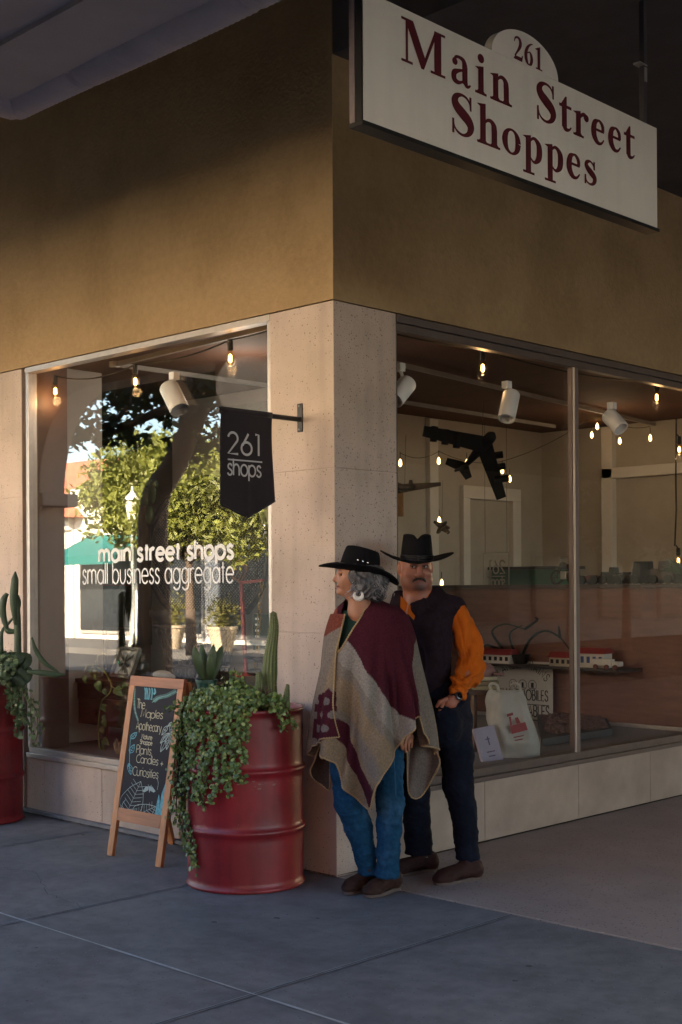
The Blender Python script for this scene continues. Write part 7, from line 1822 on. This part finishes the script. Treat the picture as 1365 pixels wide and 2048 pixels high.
# vest, shirt, jeans, boots
m_vest = mat('dark_plum_vest', (.020, .012, .017), rough=.9, var=.25, scale=40, bump=.6, bscale=160, spec=.1)
m_orng = mat('burnt_orange_cotton', (.47, .105, .008), spec=.15, rough=.9, var=.12, scale=18, bump=.3, bscale=300)
def vfold(p, n_): return .009 * nz(p, (10, 10, 7)) + .005 * nz(p, (26, 26, 14), 3) + .006 * max(0, 1 - abs(nz(p, (9, 9, 5), 11)) * 6) ** 2
pr = [(sd_cone(P(804, 1222, MD + .05), P(902, 1216, MD), .056, .052), .04), (sd_cone(P(838, 1196, MD + .03), P(896, 1208, MD + .01), .060, .050), .04), (sd_cone(P(836, 1198, MD + .03), P(800, 1212, MD + .05), .055, .045), .04), (sd_ell(P(852, 1280, MD + .01), (.150, .118, .19)), .05), (sd_ell(P(852, 1350, MD + .02), (.132, .122, .17)), .05), (sd_ell(P(857, 1396, MD + .01), (.110, .112, .06)), .03), (sd_cone(P(902, 1216, MD), P(914, 1214, MD), .050, .045), .03), (sd_ell(P(855, 1245, MD), (.14, .11, .09)), .04), (sd_cone(P(874, 1184, MD + .01), P(832, 1216, MD - .085), .026, .032), .03), (sd_cone(P(796, 1192, MD + .06), P(802, 1214, MD + .02), .030, .045), .03)]
vest = grow('vest', pr, .0066, m_vest, ma, fold=vfold)
cN = P(836, 1199, MD + .015)
mb = MB(); zp = [P(806, 1232, MD - .055), P(803, 1270, MD - .075), P(808, 1330, MD - .085), P(815, 1400, MD - .08)]; mb.tube(catmull(zp, 6), .004, 5); mb.build('zipper', m_blackm, vest)
def sfold(p, n_):
    t = (p @ UP); return -.009 * max(0, 1 - abs(nz(p, (13, 13, 5), 21)) * 5) ** 2 - .007 * max(0, 1 - abs(nz(p, (20, 20, 12), 31)) * 5) ** 2 * smooth01((1.3 - t) / .2) + 0.013 * math.sin(34 * (p @ RT) + 8 * nz(p, (6, 6, 3), 3)) * smooth01((1.42 - t) / .2) * .8 + .014 * nz(p, (11, 11, 8), 1) + .008 * math.sin(70 * t + 10 * nz(p, (8, 8, 5), 6)) * smooth01((1.22 - t) / .12)
pr = [(sd_cone(P(914, 1220, MD), P(934, 1285, MD), .052, .070), .03), (sd_cone(P(934, 1285, MD), P(942, 1338, MD - .02), .070, .064), .03), (sd_cone(P(942, 1338, MD - .02), P(925, 1368, MD - .11), .062, .050), .03), (sd_cone(P(925, 1368, MD - .11), P(917, 1386, MD - .145), .050, .040), .02), (sd_ell(P(950, 1362, MD - .03), (.03, .04, .045)), .03)]
shirt = grow('shirt', pr, .0055, m_orng, ma, fold=sfold)
pr = [(sd_cone(P(795, 1232, MD + .07), P(788, 1300, MD + .12), .055, .06), .03), (sd_cone(P(788, 1300, MD + .12), P(800, 1390, MD + .14), .058, .045), .03)]
grow('sleeve', pr, .008, m_orng, ma, fold=sfold)
mb = MB(); mb.grid(lambda u, v: (lambda a: cN + RT * (.070 + .012 * v) * math.cos(a) - FW * (.068 + .013 * v) * math.sin(a) + UP * (.052 - .050 * v + .012 * math.cos(a)))(2 * math.pi * u), 48, 5); mb.build('collar', m_orng, shirt, smooth=True, solid=.005)
for s_ in (0, 1):
    q = [(802, 1192), (816, 1206), (811, 1228), (801, 1214)] if s_ == 0 else [(818, 1208), (834, 1222), (828, 1240), (815, 1226)]
    mb = MB(); mb.add([P(x, y, MD - .082 - .01 * s_) for x, y in q], [(0, 1, 2, 3)]); mb.build('collar', m_orng, shirt, solid=.006)
mb = MB(); ax = P(914, 1392, MD - .16) - P(925, 1368, MD - .11); ax /= np.linalg.norm(ax); cu = P(917.5, 1384, MD - .145)
mb.lathe([(.034, -.020), (.037, -.018), (.036, .012), (.033, .014)], cu, 24, ax, wob=lambda a, z: 1 + .03 * math.sin(3 * a)); mb.build('cuff', m_orng, shirt, smooth=True, solid=.004)
wc = P(911, 1396, MD - .165)
mb = MB().lathe([(.0295, -.009), (.0305, -.008), (.0305, .008), (.0295, .009)], wc, 24, ax); wt_ = mb.build('watch', m_black, ma, smooth=True, angle=40)
nrm = -FW * .8 + RT * .45 + UP * .3; nrm = nrm - ax * (nrm @ ax); nrm /= np.linalg.norm(nrm)
MB().lathe([(.001, .012), (.016, .012), (.0205, .009), (.021, .0), (.001, -.002)], wc + nrm * .028, 24, nrm).build('watch_case', mat('watch_steel', (.10, .10, .11), rough=.3, metal=.8), wt_, smooth=True, angle=35)
MB().lathe([(.001, .0128), (.0155, .0128), (.0156, .0118)], wc + nrm * .028, 20, nrm).build('watch_face', mat('watch_glass', (.006, .006, .008), rough=.1), wt_)
m_indigo = mat('dark_indigo_denim', (.0065, .0085, .017), spec=.12, rough=.9, var=.3, scale=30, bump=.45, bscale=420, col2=(.013, .017, .032), c2scale=5, c2lo=.5, c2hi=.7)
r1 = [(898, 1405, .100, MD), (908, 1440, .095, MD - .01), (914, 1510, .084, MD - .05), (917, 1570, .078, MD - .09), (927, 1620, .066, MD - .09), (932, 1670, .062, MD - .09), (936, 1722, .060, MD - .09), (937, 1750, .060, MD - .09)]
r2 = [(830, 1405, .105, MD + .03), (832, 1500, .088, MD + .02), (830, 1585, .074, MD - .02), (835, 1640, .070, MD + .03), (838, 1680, .070, MD + .06), (838, 1709, .070, MD + .07), (838, 1735, .070, MD + .07)]
grow('jeans', legs(r1) + [(sd_cone(P(840, 1395, MD + .02), P(888, 1395, MD + .01), .118, .115), .05)] + legs(r2) + [(sd_ell(P(888, 1450, MD - .14), (.095, .090, .11)), .07)], .0066, m_indigo, ma, fold=jfold, clipz=.097)
mb = MB(); mb.tube(catmull([P(868, 1409, MD - .165), P(880, 1416, MD - .205), P(898, 1419, MD - .205), P(914, 1414, MD - .165)], 6), .004, 6); mb.build('pocket_hem', m_indigo, ma, smooth=True)
h1 = GP_(960, 1757); t1 = GP_(882, 1770); boot(ma, h1, h1 + (t1 - h1) / np.linalg.norm(t1 - h1) * .285, P(937, 1722, 6.55), .046, (.034, .014, .012), 'oxblood_leather')
h1 = GP_(872, 1741); t1 = GP_(795, 1752); boot(ma, h1, h1 + (t1 - h1) / np.linalg.norm(t1 - h1) * .285, P(846, 1712, 6.74), .046, (.034, .014, .012), 'oxblood_leather')
mb = MB().lathe([(.047, 0), (.048, .03)], P(846, 1722, 6.74), 20, (0, 0, 1)); mb.build('sock', mat('pale_sock', (.45, .44, .42), rough=.9), ma, smooth=True)

# denim seams along the outer legs
def seam(parent, pts, D, m_):
    mb = MB(); mb.tube(catmull([P(x, y, D + dd) for x, y, dd in pts], 6), .0022, 4); mb.build('seam', m_, parent, smooth=True)
m_seam = mat('faded_seam', (.035, .12, .22), rough=.9)
seam(wo_, [(787, 1500, -.075), (791, 1560, -.070), (792, 1610, -.065), (789, 1660, -.060), (786, 1700, -.054), (785, 1750, -.054)], 6.285, m_seam)
